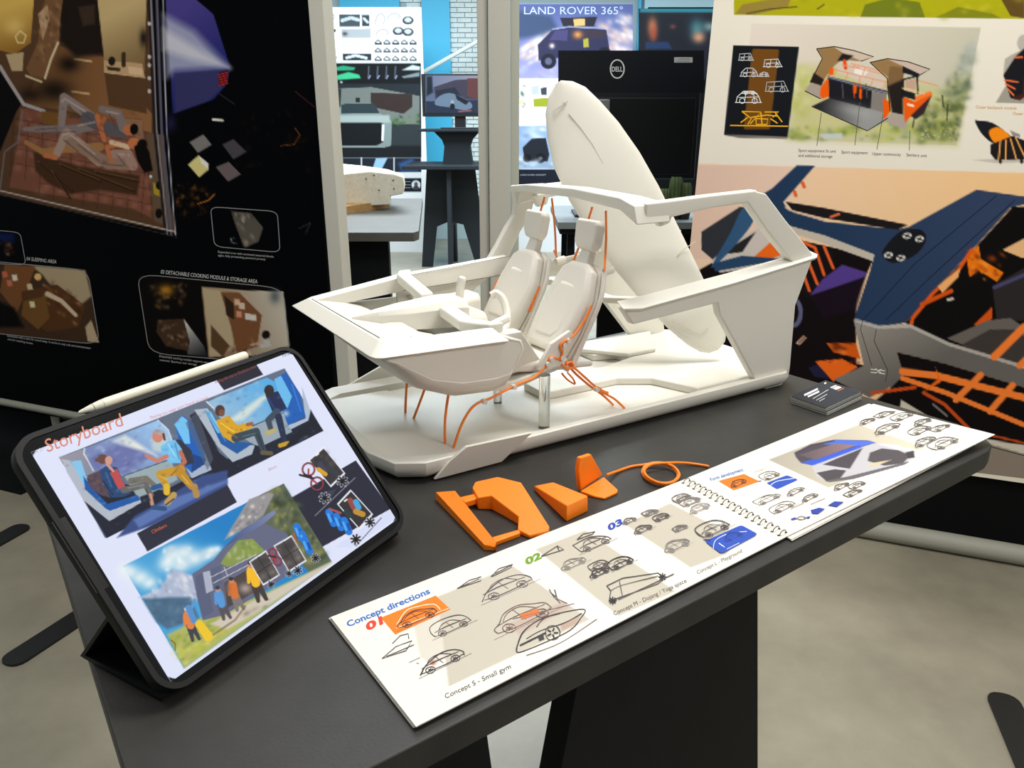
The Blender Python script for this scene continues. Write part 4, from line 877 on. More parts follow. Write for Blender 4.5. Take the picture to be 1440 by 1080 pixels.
# vehicle in the picture
sc.poly(C_(440, 510, 560, 430, 610, 370, 720, 260, 900, 150, 915, 165, 850, 225, 970, 280, 1080, 440, 870, 590, 620, 740, 500, 770, 470, 650), (98, 102, 128)); sc.grad(C_(610, 370, 720, 260, 900, 150, 915, 165, 840, 230, 720, 300, 650, 340), (70, 84, 126), (120, 132, 168), (320, 765), (380, 720)); sc.poly(C_(630, 400, 700, 320, 780, 310, 850, 380, 770, 420, 640, 470, 600, 450), (132, 150, 74)); sc.dabs(C_(640, 400, 700, 330, 780, 320, 840, 380, 660, 460), 22, [(170, 180, 90), (96, 120, 60), (200, 196, 170)], (1, 3), 0.7, seed=19)
sc.poly(C_(460, 520, 600, 460, 610, 560, 540, 620, 560, 720, 500, 760, 470, 650), (88, 94, 122)); sc.poly(C_(500, 500, 540, 490, 560, 600, 520, 620), (190, 196, 210), a=0.8); sc.poly(C_(620, 560, 760, 480, 810, 600, 640, 700), (74, 64, 60)); sc.blob(*C_(740, 590)[0], 10, 8, (186, 170, 160), 0.8)
for ln in ((540, 530, 800, 400), (560, 560, 830, 420), (620, 470, 640, 520)): sc.stroke(C_(*ln), 1, (210, 206, 206))
# people
def figure(x, y, s, top, legs, skin=(196, 140, 112), hair=(60, 44, 40), lean=0.1):
    sc.stroke([(x, y), (x+s*0.10, y+s*0.45)], [s*0.20, s*0.10], legs); sc.stroke([(x+s*0.08, y), (x+s*0.30, y+s*0.40)], [s*0.18, s*0.10], legs)
    sc.stroke([(x-s*0.05, y-s*0.32), (x+s*0.04, y)], [s*0.28, s*0.22], top); sc.stroke([(x-s*0.16, y-s*0.28), (x-s*0.14, y-s*0.02)], s*0.08, top)
    sc.disc(x-s*0.08, y-s*0.46, s*0.075, s*0.09, skin); sc.disc(x-s*0.09, y-s*0.51, s*0.075, s*0.06, hair)
figure(*C_(600, 680)[0], 46, (84, 150, 214), (84, 78, 84), hair=(40, 60, 90)); figure(*C_(675, 630)[0], 46, (214, 112, 40), (124, 116, 112)); sc.blob(*C_(630, 590)[0], 6, 9, (96, 88, 90), 0.9)
figure(*C_(790, 560)[0], 56, (244, 186, 30), (66, 54, 50)); figure(*C_(425, 800)[0], 46, (224, 128, 62), (60, 60, 72), hair=(214, 200, 190)); sc.stroke(C_(430, 720, 455, 655), 4.5, (90, 150, 204)); sc.stroke(C_(420, 700, 450, 770), 9, (84, 142, 200)); sc.stroke(C_(480, 790, 530, 860), [11, 14], (236, 196, 40))
sc.stroke(C_(560, 850, 680, 770, 740, 690), 3, (120, 90, 70), 0.6); sc.stroke(C_(320, 880, 345, 900, 345, 940), 1.6, (120, 90, 30))
def card(pts, inner):
    sc.poly(pts, (236, 238, 246)); c = np.mean(pts, 0); q = [(c[0]+(x-c[0])*0.90, c[1]+(y-c[1])*0.90) for x, y in pts]; sc.poly(q, inner)
    return q
def mesh_card(pts):
    q = card(pts, (74, 68, 66)); sc.dabs(q, 14, [(120, 112, 106), (50, 46, 46), (140, 132, 122)], (2, 5), 0.6, seed=21)
    sc.stroke([((q[0][0]+q[1][0])/2, (q[0][1]+q[1][1])/2), ((q[2][0]+q[3][0])/2, (q[2][1]+q[3][1])/2)], 1.2, (40, 38, 38)); sc.stroke([((q[0][0]+q[3][0])/2, (q[0][1]+q[3][1])/2), ((q[1][0]+q[2][0])/2, (q[1][1]+q[2][1])/2)], 1.2, (40, 38, 38))
mesh_card(C_(760, 440, 855, 375, 935, 515, 840, 575)); mesh_card(C_(898, 350, 1000, 290, 1085, 435, 985, 500))
q = card(B_(685, 445, 795, 350, 955, 545, 850, 645), (52, 48, 50)); sc.dabs(q, 10, [(90, 84, 84), (34, 32, 34)], (2, 4), 0.6, seed=22); sc.stroke(B_(770, 480, 800, 530), [8, 9], (60, 60, 84)); sc.stroke(B_(760, 515, 810, 550), 6, (214, 160, 24)); sc.stroke(B_(830, 500, 900, 560), 7, (50, 54, 60)); sc.stroke(B_(742, 415, 760, 402), 2, (240, 240, 240))
q = card(B_(893, 765, 992, 660, 1155, 840, 1055, 950), (46, 42, 42)); sc.stroke(B_(990, 740, 1015, 790), 8, (150, 70, 60)); sc.stroke(B_(1030, 750, 1050, 790), 8, (70, 160, 220)); sc.stroke(B_(1030, 820, 1080, 840), 8, (190, 140, 40)); sc.stroke(B_(960, 820, 985, 850), 7, (36, 56, 60)); sc.stroke(B_(948, 745, 966, 732), 2, (240, 240, 240))
def blue_jackets(pts): 
    for i, (x, y) in enumerate(pts): sc.stroke([(x-3, y-7), (x+4, y+9)], 10, (26, 118, 214)); sc.stroke([(x-4, y-4), (x, y+6)], 3, (80, 170, 244)); sc.stroke([(x+2, y-2), (x+5, y+6)], 3, (12, 70, 150))
blue_jackets(B_(850, 860, 905, 890, 960, 920)); sc.stroke(B_(840, 800, 920, 830), 3, (170, 80, 60)); blue_jackets(C_(1040, 270, 1070, 310, 1085, 345)); sc.stroke(C_(1012, 280, 1025, 330), 2, (190, 90, 50))
def bike(x, y, r, dx, dy):
    for k in range(2):
        cx, cy = x+dx*k, y+dy*k
        for w, c in ((2.6, (40, 30, 36)), (1.2, (190, 60, 66))): sc.stroke([(cx+r*math.cos(t), cy+r*1.05*math.sin(t)) for t in np.linspace(0, 6.3, 18)], w, c)
    sc.stroke([(x, y), (x+dx*0.4-5, y+dy*0.5), (x+dx, y+dy)], 2.6, (178, 50, 56)); sc.stroke([(x-6, y+dy*0.35), (x+4, y+dy*0.5)], 2.4, (40, 34, 40))
bike(*B_(688, 515)[0], 8.5, 12, 20); sc.stroke(B_(625, 555, 720, 580), 3, (40, 30, 40)); bike(*C_(893, 390)[0], 5.5, 7, 12)
sc.poly(B_(760, 690, 880, 660, 900, 640, 850, 720, 780, 760), (66, 68, 84), a=0.7); sc.stroke(B_(735, 850, 1025, 575), 1, (150, 150, 160)); sc.stroke(B_(1030, 1070, 1215, 865), 1, (40, 40, 50))
for x, y, r in (B_(932, 600)[0]+(8,), B_(805, 722)[0]+(8,), B_(1132, 898)[0]+(7.5,), B_(1030, 1022)[0]+(8,), C_(985, 507)[0]+(5.5,), C_(1035, 490)[0]+(6.5,), C_(1135, 420)[0]+(6.5,), C_(885, 568)[0]+(5.5,)): asterisk(sc, x, y, r*0.85)
for qd in ([(43, 636), (51, 633), (46, 641)], [(240, 959), (236, 952), (247, 954.5)], [(557.5, 731), (555.5, 727.5), (553, 734)], [(409, 494.5), (404, 496.4), (412, 499)]): sc.poly(qd, (10, 10, 12))
sc.text('Storyboard', (66.5, 636.5), (173.5, 598.5), up=(61.5, 618), col=(214, 138, 118), bold=0.004); sc.text('4.2/', (50, 638), (62, 633), h=5, col=(190, 190, 200))
sc.text('Meeting you outer sport friends in a train', (212, 590), (293, 561), h=5.0, col=(206, 140, 132)); sc.text('Finding the way to Outdoors train', (303, 540), (360, 517), h=4.6, col=(150, 70, 64)); sc.text('Climbers', *C_(217, 283, 299, 242), h=5.2, col=(206, 104, 74)); sc.text('Bikers', *B_(403, 528, 460, 500), h=4.4, col=(190, 150, 150)); sc.text('75%', (397, 503), (407, 499), h=3.4, col=(40, 40, 60))
sc.build('lit_display', M_screen, tbl, 'screen_lettering')
# camera notch strip on the bezel
ng = tloc(118, 778); MB().prism([T3(ng[0]-0.008, ng[1]-0.03, 0.0013), T3(ng[0]+0.002, ng[1]-0.03, 0.0013), T3(ng[0]+0.002, ng[1]+0.03, 0.0013), T3(ng[0]-0.008, ng[1]+0.03, 0.0013)], [T3(ng[0]-0.008, ng[1]-0.03, 0.0015), T3(ng[0]+0.002, ng[1]-0.03, 0.0015), T3(ng[0]+0.002, ng[1]+0.03, 0.0015), T3(ng[0]-0.008, ng[1]+0.03, 0.0015)]).obj('camera_strip', mat('camera_black', (4, 4, 5), rough=0.3), tbl, local=False)

# ================================================================== artwork: booklet pages
M_print = print_mat('page_print', rough=0.6)
K5 = crop(460, 760, 3.6); K6 = crop(720, 640, 3.6); K7 = crop(960, 520, 3.0); K8 = crop(600, 600, 3.429)
GREY = (190, 183, 168)
def wob(p, a=0.5): return [(x+random.uniform(-a, a), y+random.uniform(-a, a)) for x, y in p]
def ink2(P_, pts, w=0.9, col=(66, 58, 58), curve=True, n=2):
    for _ in range(n): P_.ink(wob(pts, 0.45), w*random.uniform(0.7, 1.1), col, curve and len(pts) > 2)
def car(P_, cx, cy, L_, style=0, col=(70, 62, 62), w=0.8, flip=False, kx=1.0, tilt=0.0):
    """small car sketch, L_ = length in px along the page's reading direction"""
    s0, t0 = [float(v) for v in P_.st(cx, cy)]
    def at(s, t):
        q = P_.H @ np.array([s, t, 1]); return q[0]/q[2], q[1]/q[2]
    x1, y1 = at(s0+0.01, t0); sx = 0.01/max(1e-6, math.hypot(x1-cx, y1-cy)); asp = 0.43/0.155
    def U(a, b):
        if flip: a = -a
        return at(s0+a*L_*sx, t0-(b+tilt*a)*L_*sx*asp*kx)
    bodies = [[(-.5, .02), (-.5, .12), (-.36, .2), (-.18, .36), (.1, .40), (.32, .3), (.48, .2), (.5, .05)],
              [(-.5, 0), (-.52, .2), (-.42, .42), (-.1, .5), (.3, .46), (.48, .28), (.52, .02)],
              [(-.5, 0), (-.5, .34), (-.44, .38), (.1, .42), (.45, .2), (.5, .02)],
              [(-.55, .0), (-.3, .22), (.1, .36), (.4, .3), (.54, .12), (.5, .0)]]
    b = bodies[style % 4]
    ink2(P_, [U(*p) for p in b], w*1.2, col); ink2(P_, [U(-.5, .02), U(-.2, -.02), U(.2, -.01), U(.5, .04)], w, col)
    ink2(P_, [U(-.44, .16), U(-.1, .2), U(.46, .17)], w*0.8, col); ink2(P_, [U(-.3, .2), U(-.15, .33), U(.1, .36), U(.3, .2)], w*0.8, col); P_.ink([U(-.02, .36), U(.02, .05)], w*0.7, col)
    for a in (-.3, .3):
        ink2(P_, [U(a+.1*math.cos(t), .02+.1*math.sin(t)) for t in np.linspace(0, 6.0, 9)], w*1.1, col)
        for k in range(3): P_.ink([U(a-.06*math.cos(k), .02-.06*math.sin(k)), U(a+.06*math.cos(k), .02+.06*math.sin(k))], w*1.2, col)
    P_.ink([U(-.62, -.07), U(.66, -.05)], w*0.5, tuple(min(255, c+50) for c in col))
def rr(pts, k=0.12, n=4):
    """rounded quad in pixels"""
    out = []; N_ = len(pts)
    for i in range(N_):
        a, b, c = np.array(pts[i-1], float), np.array(pts[i], float), np.array(pts[(i+1) % N_], float)
        p, q = b+(a-b)*k, b+(c-b)*k
        for j in range(n+1):
            t = j/n; out.append(tuple((1-t)**2*p+2*t*(1-t)*b+t*t*q))
    return out
lp = Print(PL, lps, (0, 0, 1), 330, 130, (228, 224, 214))
lp.poly(K5(560, 285, 940, 130, 1330, 400, 615, 742), GREY); lp.poly(K5(435, 420, 625, 350, 680, 520, 540, 640, 470, 590), GREY, a=0.55)
lp.poly(K6(120, 478, 370, 382, 830, 690, 540, 815), GREY); lp.poly(K6(570, 350, 800, 245, 1130, 410, 1090, 500, 905, 570), GREY)
OR = (238, 120, 14)
lp.patch(K5(272, 392, 550, 280, 625, 350, 345, 478), OR); lp.ink(K5(350, 445, 615, 345), 0.9, (244, 214, 180))
lp.text('Concept directions', (490, 882), (605.5, 834.5), up=(486, 874.5), col=(24, 100, 190), bold=0.02); lp.text('01', (516, 887.5), (539, 877), up=(513.5, 877), col=(214, 60, 30), bold=0.045); lp.text('02', (740, 795), (762, 785), up=(737.5, 786), col=(104, 150, 30), bold=0.045); lp.text('03', (856, 747), (876, 737.5), up=(853.5, 738.5), col=(40, 66, 170), bold=0.045)
lp.text('Concept S - Small gym', (627, 983), (719, 940), up=(624.5, 976.5), col=(70, 68, 68)); lp.text('Concept M - Dojang / Yoga space', (864, 866), (966, 819), up=(861.5, 860.5), col=(76, 74, 74)); lp.text('Concept L - Playground', (981, 808), (1044, 777), up=(979, 803), col=(84, 82, 82))
OC = (70, 38, 22)
car(lp, *K5(465, 405)[0], 58, 0, OC, 1.1)
ink2(lp, K5(352, 430, 400, 360, 460, 335, 540, 325, 575, 350), 1.0, (250, 226, 200), n=1)
car(lp, *K5(640, 450)[0], 54, 1, (80, 68, 66), 1.0); car(lp, *K5(590, 630)[0], 64, 3, (58, 50, 52), 1.2); lp.blob(*K5(535, 620)[0], 4, 4, (150, 60, 46), 0.8)
car(lp, *K5(920, 255)[0], 72, 3, (90, 80, 88), 0.9); car(lp, *K5(1010, 410)[0], 84, 0, (104, 80, 74), 1.0); lp.patch(K5(975, 378, 1068, 345, 1078, 370, 985, 402), (208, 112, 54))
lp.poly(K5(900, 430, 1200, 310, 1230, 340, 980, 480), (176, 146, 136), a=0.5, f=4)
# large car at the front
ink2(lp, K5(960, 545, 990, 470, 1060, 410, 1160, 375, 1300, 352, 1280, 400, 1230, 455, 1120, 510, 975, 570, 960, 545), 1.4, (52, 48, 50)); ink2(lp, K5(1010, 500, 1080, 460, 1200, 420, 1290, 372), 1.2, (52, 48, 50)); ink2(lp, K5(975, 535, 1110, 470), 2.6, (50, 46, 46), n=1); ink2(lp, K5(1060, 440, 1100, 395, 1180, 372), 1, (70, 66, 66)); lp.poly(K5(1180, 430, 1280, 380, 1265, 420, 1190, 460), (170, 140, 126), a=0.7)
for k in range(5):
    a = k*1.257; lp.ink(K5(1140+8*math.cos(a), 470+8*math.sin(a), 1140+30*math.cos(a), 470+26*math.sin(a)), 2.2, (46, 42, 42))
ink2(lp, K5(1105, 470, 1120, 440, 1160, 435, 1180, 470, 1160, 500, 1120, 502, 1105, 470), 1, (60, 56, 56)); lp.patch(K5(1068, 492, 1095, 482, 1100, 502, 1074, 512), (58, 54, 52)); ink2(lp, K5(1010, 585, 1180, 520, 1365, 400), 0.8, (110, 100, 96))
ink2(lp, K5(1125, 250, 1135, 270, 1160, 285, 1150, 250, 1165, 300), 0.9, (80, 76, 76)); ink2(lp, K5(1140, 280, 1180, 320), 0.7, (90, 86, 86)); ink2(lp, K5(1170, 300, 1215, 320), 0.7, (90, 86, 86)); ink2(lp, K5(940, 400, 1250, 320), 0.6, (110, 100, 96))
for pts in ((280, 600, 350, 540, 430, 510, 400, 560, 280, 600), (300, 590, 440, 530), (330, 525, 370, 485, 410, 475, 415, 500), (660, 245, 720, 205, 780, 185, 780, 205, 660, 245), (680, 235, 770, 195), (830, 185, 870, 145, 940, 122, 930, 140, 835, 185), (850, 170, 935, 128)): ink2(lp, K5(*pts), 1.0, (72, 66, 68), curve=False)
lp.ink(K5(415, 620, 470, 595), 0.8, (140, 130, 130)); lp.ink(K5(452, 622, 466, 626), 0.8, (140, 130, 130))
# page part 2 and 3
car(lp, *K6(430, 460)[0], 46, 2, (92, 82, 82), 0.9); car(lp, *K6(320, 560)[0], 36, 0, (130, 120, 116), 0.8); car(lp, *K6(450, 570)[0], 26, 1, (80, 72, 72), 0.9); car(lp, *K6(450, 605)[0], 28, 0, (60, 54, 56), 1.0); car(lp, *K6(565, 560)[0], 32, 1, (58, 52, 54), 1.0)
for pts in ((150, 515, 230, 462, 262, 480, 150, 515), (230, 462, 240, 490), (330, 430, 360, 402, 420, 390, 410, 400, 330, 430)): ink2(lp, K6(*pts), 1.0, (80, 72, 76), curve=False)
ink2(lp, K6(480, 665, 560, 625, 740, 600, 770, 625, 740, 655, 540, 725, 490, 745, 500, 690, 480, 665), 1.2, (66, 60, 62), curve=False); ink2(lp, K6(500, 690, 560, 660, 740, 615), 0.8, (90, 84, 84)); ink2(lp, K6(545, 640, 560, 720), 0.8, (90, 84, 84))
for c in ((510, 740), (762, 620)):
    for k in range(4): a = k*0.785; lp.ink(K6(c[0]-20*math.cos(a), c[1]-20*math.sin(a), c[0]+20*math.cos(a), c[1]+20*math.sin(a)), 1.8, (40, 36, 38))
ink2(lp, K6(540, 735, 820, 605), 1.0, (80, 74, 74))
for x, y, L_, st_, c in ((600, 340, 20, 0, 110), (670, 385, 26, 0, 90), (710, 300, 20, 2, 110), (765, 325, 20, 1, 80), (860, 378, 18, 2, 110), (845, 470, 36, 0, 130), (870, 228, 22, 1, 100), (915, 245, 26, 2, 120), (955, 280, 28, 3, 140)): car(lp, *K6(x, y)[0], L_, st_, (c, c-8, c-8), 0.8)
BLU = (38, 76, 178)
lp.patch(rr(K6(975, 440, 1160, 358, 1245, 405, 1060, 505)), BLU); lp.patch(K6(965, 430, 1010, 430, 1000, 445), (30, 50, 130)); ink2(lp, K6(1020, 480, 1030, 435, 1100, 400, 1190, 392), 0.9, (220, 226, 244), n=1); ink2(lp, K6(1045, 450, 1075, 470), 1.2, (230, 234, 248), n=1); ink2(lp, K6(1085, 480, 1150, 450), 0.8, (200, 210, 240), n=1); car(lp, *K6(1130, 425)[0], 26, 0, (24, 50, 130), 0.8)
car(lp, *K6(1040, 390)[0], 40, 1, (70, 64, 68), 1.0)
lp.build('printed_page', M_print, bkl, 'ink_sketches')
rp_ = Print(PR, rps, (0, 0, 1), 300, 120, (228, 224, 214))
rp_.grad(K7(362, 380, 742, 232, 1030, 330, 615, 498), (168, 162, 150), (206, 198, 178), (1080, 640), (1290, 640))
# big blue-grey vehicle
rp_.poly(K7(470, 350, 540, 315, 640, 295, 780, 298, 815, 308, 760, 325, 545, 402, 500, 395, 478, 370), (72, 64, 76)); rp_.poly(K7(590, 315, 640, 296, 790, 300, 815, 308, 750, 325, 700, 318), (72, 104, 206)); rp_.poly(K7(500, 392, 745, 318, 755, 326, 548, 405), (52, 84, 196)); rp_.grad(K7(490, 360, 640, 312, 735, 318, 560, 380), (92, 80, 88), (140, 112, 116), (1130, 640), (1200, 625))
rp_.poly(K7(545, 405, 755, 328, 815, 310, 900, 318, 975, 345, 980, 375, 940, 390, 700, 460, 600, 472, 565, 450), (186, 184, 190)); rp_.poly(K7(590, 400, 760, 330, 705, 418), (70, 64, 74)); rp_.poly(K7(790, 350, 840, 332, 910, 340, 960, 362, 930, 395, 850, 405, 780, 385), (76, 70, 76)); rp_.poly(K7(565, 435, 640, 420, 690, 425, 660, 465, 605, 470), (70, 66, 72)); rp_.poly(K7(940, 350, 975, 340, 980, 370, 950, 375), (56, 52, 58)); rp_.poly(K7(600, 470, 700, 450, 960, 385, 940, 400, 720, 462, 620, 475), (96, 92, 98)); rp_.poly(K7(790, 395, 880, 380, 830, 402, 790, 410), (196, 184, 150)); rp_.stroke(K7(478, 352, 545, 320, 640, 300), 1.5, (60, 54, 80)); rp_.stroke(K7(555, 400, 750, 328), 1.6, (60, 96, 216)); rp_.poly(K7(820, 312, 905, 318, 968, 345, 900, 335), (226, 224, 224))
rp_.patch(K7(150, 470, 258, 440, 325, 472, 215, 510), (222, 118, 24)); rp_.patch(rr(K7(352, 478, 440, 445, 488, 465, 398, 506)), BLU); car(rp_, *K7(240, 485)[0], 22, 3, (90, 46, 20), 0.8); ink2(rp_, K7(370, 490, 400, 470, 470, 458), 0.8, (220, 226, 244), n=1); car(rp_, *K7(380, 455)[0], 22, 1, (90, 84, 84), 0.8); rp_.ink(K7(318, 472, 332, 470), 1.4, (40, 60, 120))
rp_.text('Form development', (1000, 677), (1046, 662.5), up=(997.5, 672.5), col=(36, 110, 190), bold=0.01); rp_.text('Concept S + L', (1060, 666), (1084, 658), up=(1058, 663), col=(190, 184, 178))
for x, y, L_, st_ in ((370, 552, 34, 2), (480, 520, 26, 3), (432, 588, 32, 1), (540, 545, 24, 3), (675, 497, 22, 0), (745, 493, 20, 1), (730, 525, 22, 2), (785, 222, 22, 0), (865, 192, 24, 2), (940, 203, 26, 1), (1020, 225, 24, 0), (870, 255, 36, 3), (1015, 262, 26, 1), (1100, 250, 22, 2), (1030, 310, 30, 3), (1120, 318, 34, 1)):
    if y < 330: rp_.poly(K7(x-38, y+8, x+10, y-22, x+42, y-6, x-6, y+24), (216, 210, 200))
    car(rp_, *K7(x, y)[0], L_, st_, (92, 84, 84), 0.6, kx=0.62)
for pts in ((455, 632, 475, 625, 480, 632, 462, 638), (520, 625, 538, 620, 535, 630, 525, 630), (540, 595, 575, 585, 600, 590, 570, 612, 545, 610), (612, 575, 640, 558, 680, 560, 650, 582)): rp_.patch(K7(*pts), (40, 66, 160))
ink2(rp_, K7(480, 630, 500, 622, 520, 628, 500, 636, 480, 630), 0.9, (80, 74, 74))
for pts in ((455, 590, 510, 565), (540, 570, 600, 545)): rp_.ink(K7(*pts), 0.7, (120, 112, 110))
rp_.build('printed_page', M_print, bkl, 'ink_sketches')
# visiting card print
cp = Print([(1112, 557), (1161, 535.5), (1211, 551), (1162, 574)], lambda x, y, s, t: on_z(x, y, cardz+0.00005), (0, 0, 1), 3, 3, (34, 37, 48))
cp.H = cp.H
for i, (a, b, w) in enumerate((((1131, 556), (1150, 547), 2.6), ((1136, 558), (1152, 550.5), 2.4))): cp.ink([a, b], w, (226, 226, 226))
for a, b in (((1143, 561), (1165, 548)), ((1148, 563), (1163, 554.5)), ((1152, 564.5), (1160, 560))): cp.ink([a, b], 0.8, (190, 190, 194))
cp.patch([(1167, 545), (1175, 541.5), (1184, 545), (1176, 548.5)], (214, 210, 206)); cp.ink([(1170, 546), (1179, 542.5)], 0.8, (60, 60, 66)); cp.ink([(1178, 550), (1187, 546)], 1.2, (180, 96, 70)); cp.ink([(1159, 539.5), (1162, 538.5)], 2, (220, 220, 220))
cp.build('printed_front', M_print, last, 'printed_lettering')

# ================================================================== artwork: black interior poster on the left stand
M_gloss = print_mat('poster_print', rough=0.7, gain=1.0, spec=0.03)
lpst = Print([(-70, -60), (431.5, -60), (476, 640), (-70, 566)], lsurf, SN, 330, 400, (4, 5, 8))
Q0 = crop(0, 0, 3.0); Q1 = crop(0, 300, 3.0)
# room seen from above
lpst.poly(Q0(-200, -150, 620, -150, 650, 545, 745, 985, -200, 780), (92, 64, 44)); lpst.grad(Q0(230, 190, 440, 240, 640, 480, 640, 560, 300, 470, 100, 440), (120, 82, 50), (150, 104, 66), (60, 110), (210, 160))
lpst.poly(Q0(240, -150, 410, -150, 440, 230, 320, 240, 250, 170), (34, 26, 22), f=8); lpst.poly(Q0(330, 30, 400, 20, 400, 100, 350, 110), (62, 48, 38), f=4)
for x, y in ((350, 255), (340, 392)): lpst.stroke(Q0(x-35, y-6, x+35, y+4), 3, (214, 178, 130))
lpst.blob(*Q0(290, 270)[0], 18, 14, (22, 16, 14), 0.9); lpst.blob(*Q0(230, 380)[0], 28, 18, (24, 18, 15), 0.9); lpst.blob(*Q0(130, 400)[0], 18, 12, (30, 22, 18), 0.8)
# lit panel and seat
lpst.grad(Q0(-100, -100, 150, -100, 130, 180, 60, 230, -40, 200), (232, 190, 96), (150, 104, 44), (10, 10), (35, 75)); lpst.blob(*Q0(60, 110)[0], 16, 14, (250, 214, 130), 0.7); lpst.stroke(Q0(85, 130, 110, 150, 100, 180, 75, 180, 65, 155, 85, 130), 2, (240, 214, 150))
lpst.poly(Q0(25, 230, 100, 220, 95, 300, 50, 300), (196, 170, 130)); lpst.poly(Q0(185, 15, 205, -40, 270, -40, 250, 120, 250, 200, 190, 330, 130, 320, 110, 290, 160, 180), (124, 88, 58)); lpst.poly(Q0(160, 60, 200, 20, 210, 80, 180, 170), (196, 160, 124)); lpst.dabs(Q0(150, 60, 250, 0, 245, 200, 180, 320, 120, 290), 40, [(150, 110, 76), (84, 58, 40), (176, 136, 100)], (1.5, 4), 0.7, 1.2, 31); lpst.stroke(Q0(190, 330, 215, 250, 245, 180), 3, (230, 206, 170)); lpst.stroke(Q0(110, 320, 175, 345), 3, (210, 190, 150)); lpst.stroke(Q0(0, 280, 30, 330, 100, 440, 185, 468), 5, (176, 168, 170)); lpst.poly(Q0(-100, 300, 0, 300, 90, 440, 70, 470, 0, 640, -100, 640), (14, 13, 14))
# wall, counter, cabinet
lpst.grad(Q0(400, -100, 620, -100, 610, 300, 590, 270, 440, 250), (206, 178, 126), (132, 106, 70), (160, 20), (200, 90)); lpst.poly(Q0(438, 252, 600, 268, 612, 328, 440, 305), (200, 162, 120)); lpst.poly(Q0(440, 305, 612, 328, 620, 480, 460, 445), (92, 64, 42)); lpst.stroke(Q0(440, 305, 612, 328), 1.2, (226, 190, 150)); lpst.disc(*Q0(472, 258)[0], 5, 6.5, (34, 30, 26)); lpst.poly(Q0(450, 280, 510, 288, 505, 302, 455, 295), (58, 52, 34)); lpst.stroke(Q0(522, 228, 522, 275), 6, (64, 48, 36)); lpst.poly(Q0(540, 280, 600, 288, 605, 320, 545, 312), (226, 190, 150)); lpst.blob(*Q0(605, 160)[0], 6, 14, (20, 18, 18), 0.9)
# bed
bed = Q0(85, 455, 330, 500, 600, 500, 640, 920, 560, 880, 40, 790, 75, 600); lpst.poly(bed, (128, 80, 64)); lpst.dabs(bed, 60, [(150, 98, 80), (104, 62, 48), (166, 112, 92)], (3, 7), 0.55, 0.2, 32)
for r in range(7):
    for c_ in range(10):
        x, y = 60+c_*62+r*6-(10*r), 500+r*62+c_*12
        if y > 420+c_*8 and x < 640 and x > 40 and y < 735+x*0.235: lpst.stroke(Q0(x, y, x+58, y+10), 0.9, (70, 40, 30), 0.75); lpst.stroke(Q0(x, y, x-6, y+58), 0.9, (70, 40, 30), 0.75); lpst.blob(*Q0(x+28, y+22)[0], 6, 5, (176, 120, 98), 0.45)
lpst.poly(Q0(180, 470, 300, 480, 250, 540, 170, 510), (120, 84, 40), f=4); lpst.poly(Q0(140, 640, 330, 700, 590, 740, 580, 825, 420, 800, 300, 820, 200, 770, 150, 720), (72, 48, 32), f=4)
for ln in ((160, 680, 300, 800), (250, 690, 420, 760), (330, 710, 560, 800), (400, 720, 580, 760), (220, 720, 290, 830)): lpst.stroke(Q0(*ln), 2, (110, 78, 52), 0.9); lpst.stroke(Q0(*(v+8 for v in ln)), 2, (40, 26, 18), 0.8)
lpst.poly(Q0(620, 560, 690, 570, 730, 970, 650, 930), (104, 84, 66)); lpst.poly(Q0(510, 500, 600, 505, 605, 600, 590, 600), (150, 112, 84)); lpst.poly(Q0(645, 770, 690, 780, 690, 835, 650, 820), (180, 150, 50)); lpst.disc(*Q0(672, 782)[0], 5, 6, (22, 18, 18)); lpst.disc(*Q0(670, 900)[0], 5, 7, (20, 16, 16)); lpst.disc(*Q0(636, 745)[0], 2, 2, (240, 240, 230))
# two sleepers
G1, G2, SK, HR = (134, 120, 118), (152, 124, 108), (198, 116, 74), (18, 14, 14)
lpst.stroke(Q0(105, 545, 170, 545, 330, 545, 420, 520), [6, 16], G1); lpst.stroke(Q0(260, 520, 270, 410, 380, 490), [10, 14], (146, 130, 128)); lpst.stroke(Q0(370, 500, 450, 540, 520, 560), [20, 16], (96, 90, 96)); lpst.stroke(Q0(430, 460, 500, 480, 520, 540), [10, 12], G1); lpst.stroke(Q0(410, 490, 440, 590), 7, SK); lpst.stroke(Q0(440, 500, 420, 540), 6, (186, 104, 62)); lpst.disc(*Q0(545, 548)[0], 9, 8, SK); lpst.disc(*Q0(566, 545)[0], 6, 8, HR)
lpst.stroke(Q0(110, 600, 180, 640, 260, 630, 420, 620), [6, 13], (168, 120, 74)); lpst.stroke(Q0(240, 650, 280, 560, 420, 680), [11, 15], (174, 146, 134)); lpst.stroke(Q0(300, 600, 460, 690, 540, 690), [14, 18], G2); lpst.stroke(Q0(480, 650, 540, 650, 560, 700), [12, 14], (172, 136, 124)); lpst.stroke(Q0(470, 680, 450, 620, 500, 610), 6, SK); lpst.stroke(Q0(470, 600, 540, 620), 7, (232, 196, 160)); lpst.disc(*Q0(565, 605)[0], 9, 8, (206, 124, 78)); lpst.poly(Q0(565, 620, 600, 590, 630, 640, 645, 720, 610, 730, 580, 680), HR); lpst.disc(*Q0(600, 610)[0], 7, 8, HR); lpst.stroke(Q0(190, 655, 235, 665), 7, SK)
for ln in ((150, 548, 240, 540), (290, 440, 330, 500), (340, 470, 390, 510), (400, 540, 450, 560), (460, 480, 490, 540), (270, 590, 330, 640), (330, 610, 420, 680), (430, 690, 520, 700), (500, 660, 530, 700), (360, 560, 410, 580), (180, 560, 320, 556)): lpst.stroke(Q0(*ln), 1.4, (84, 66, 60), 0.7)
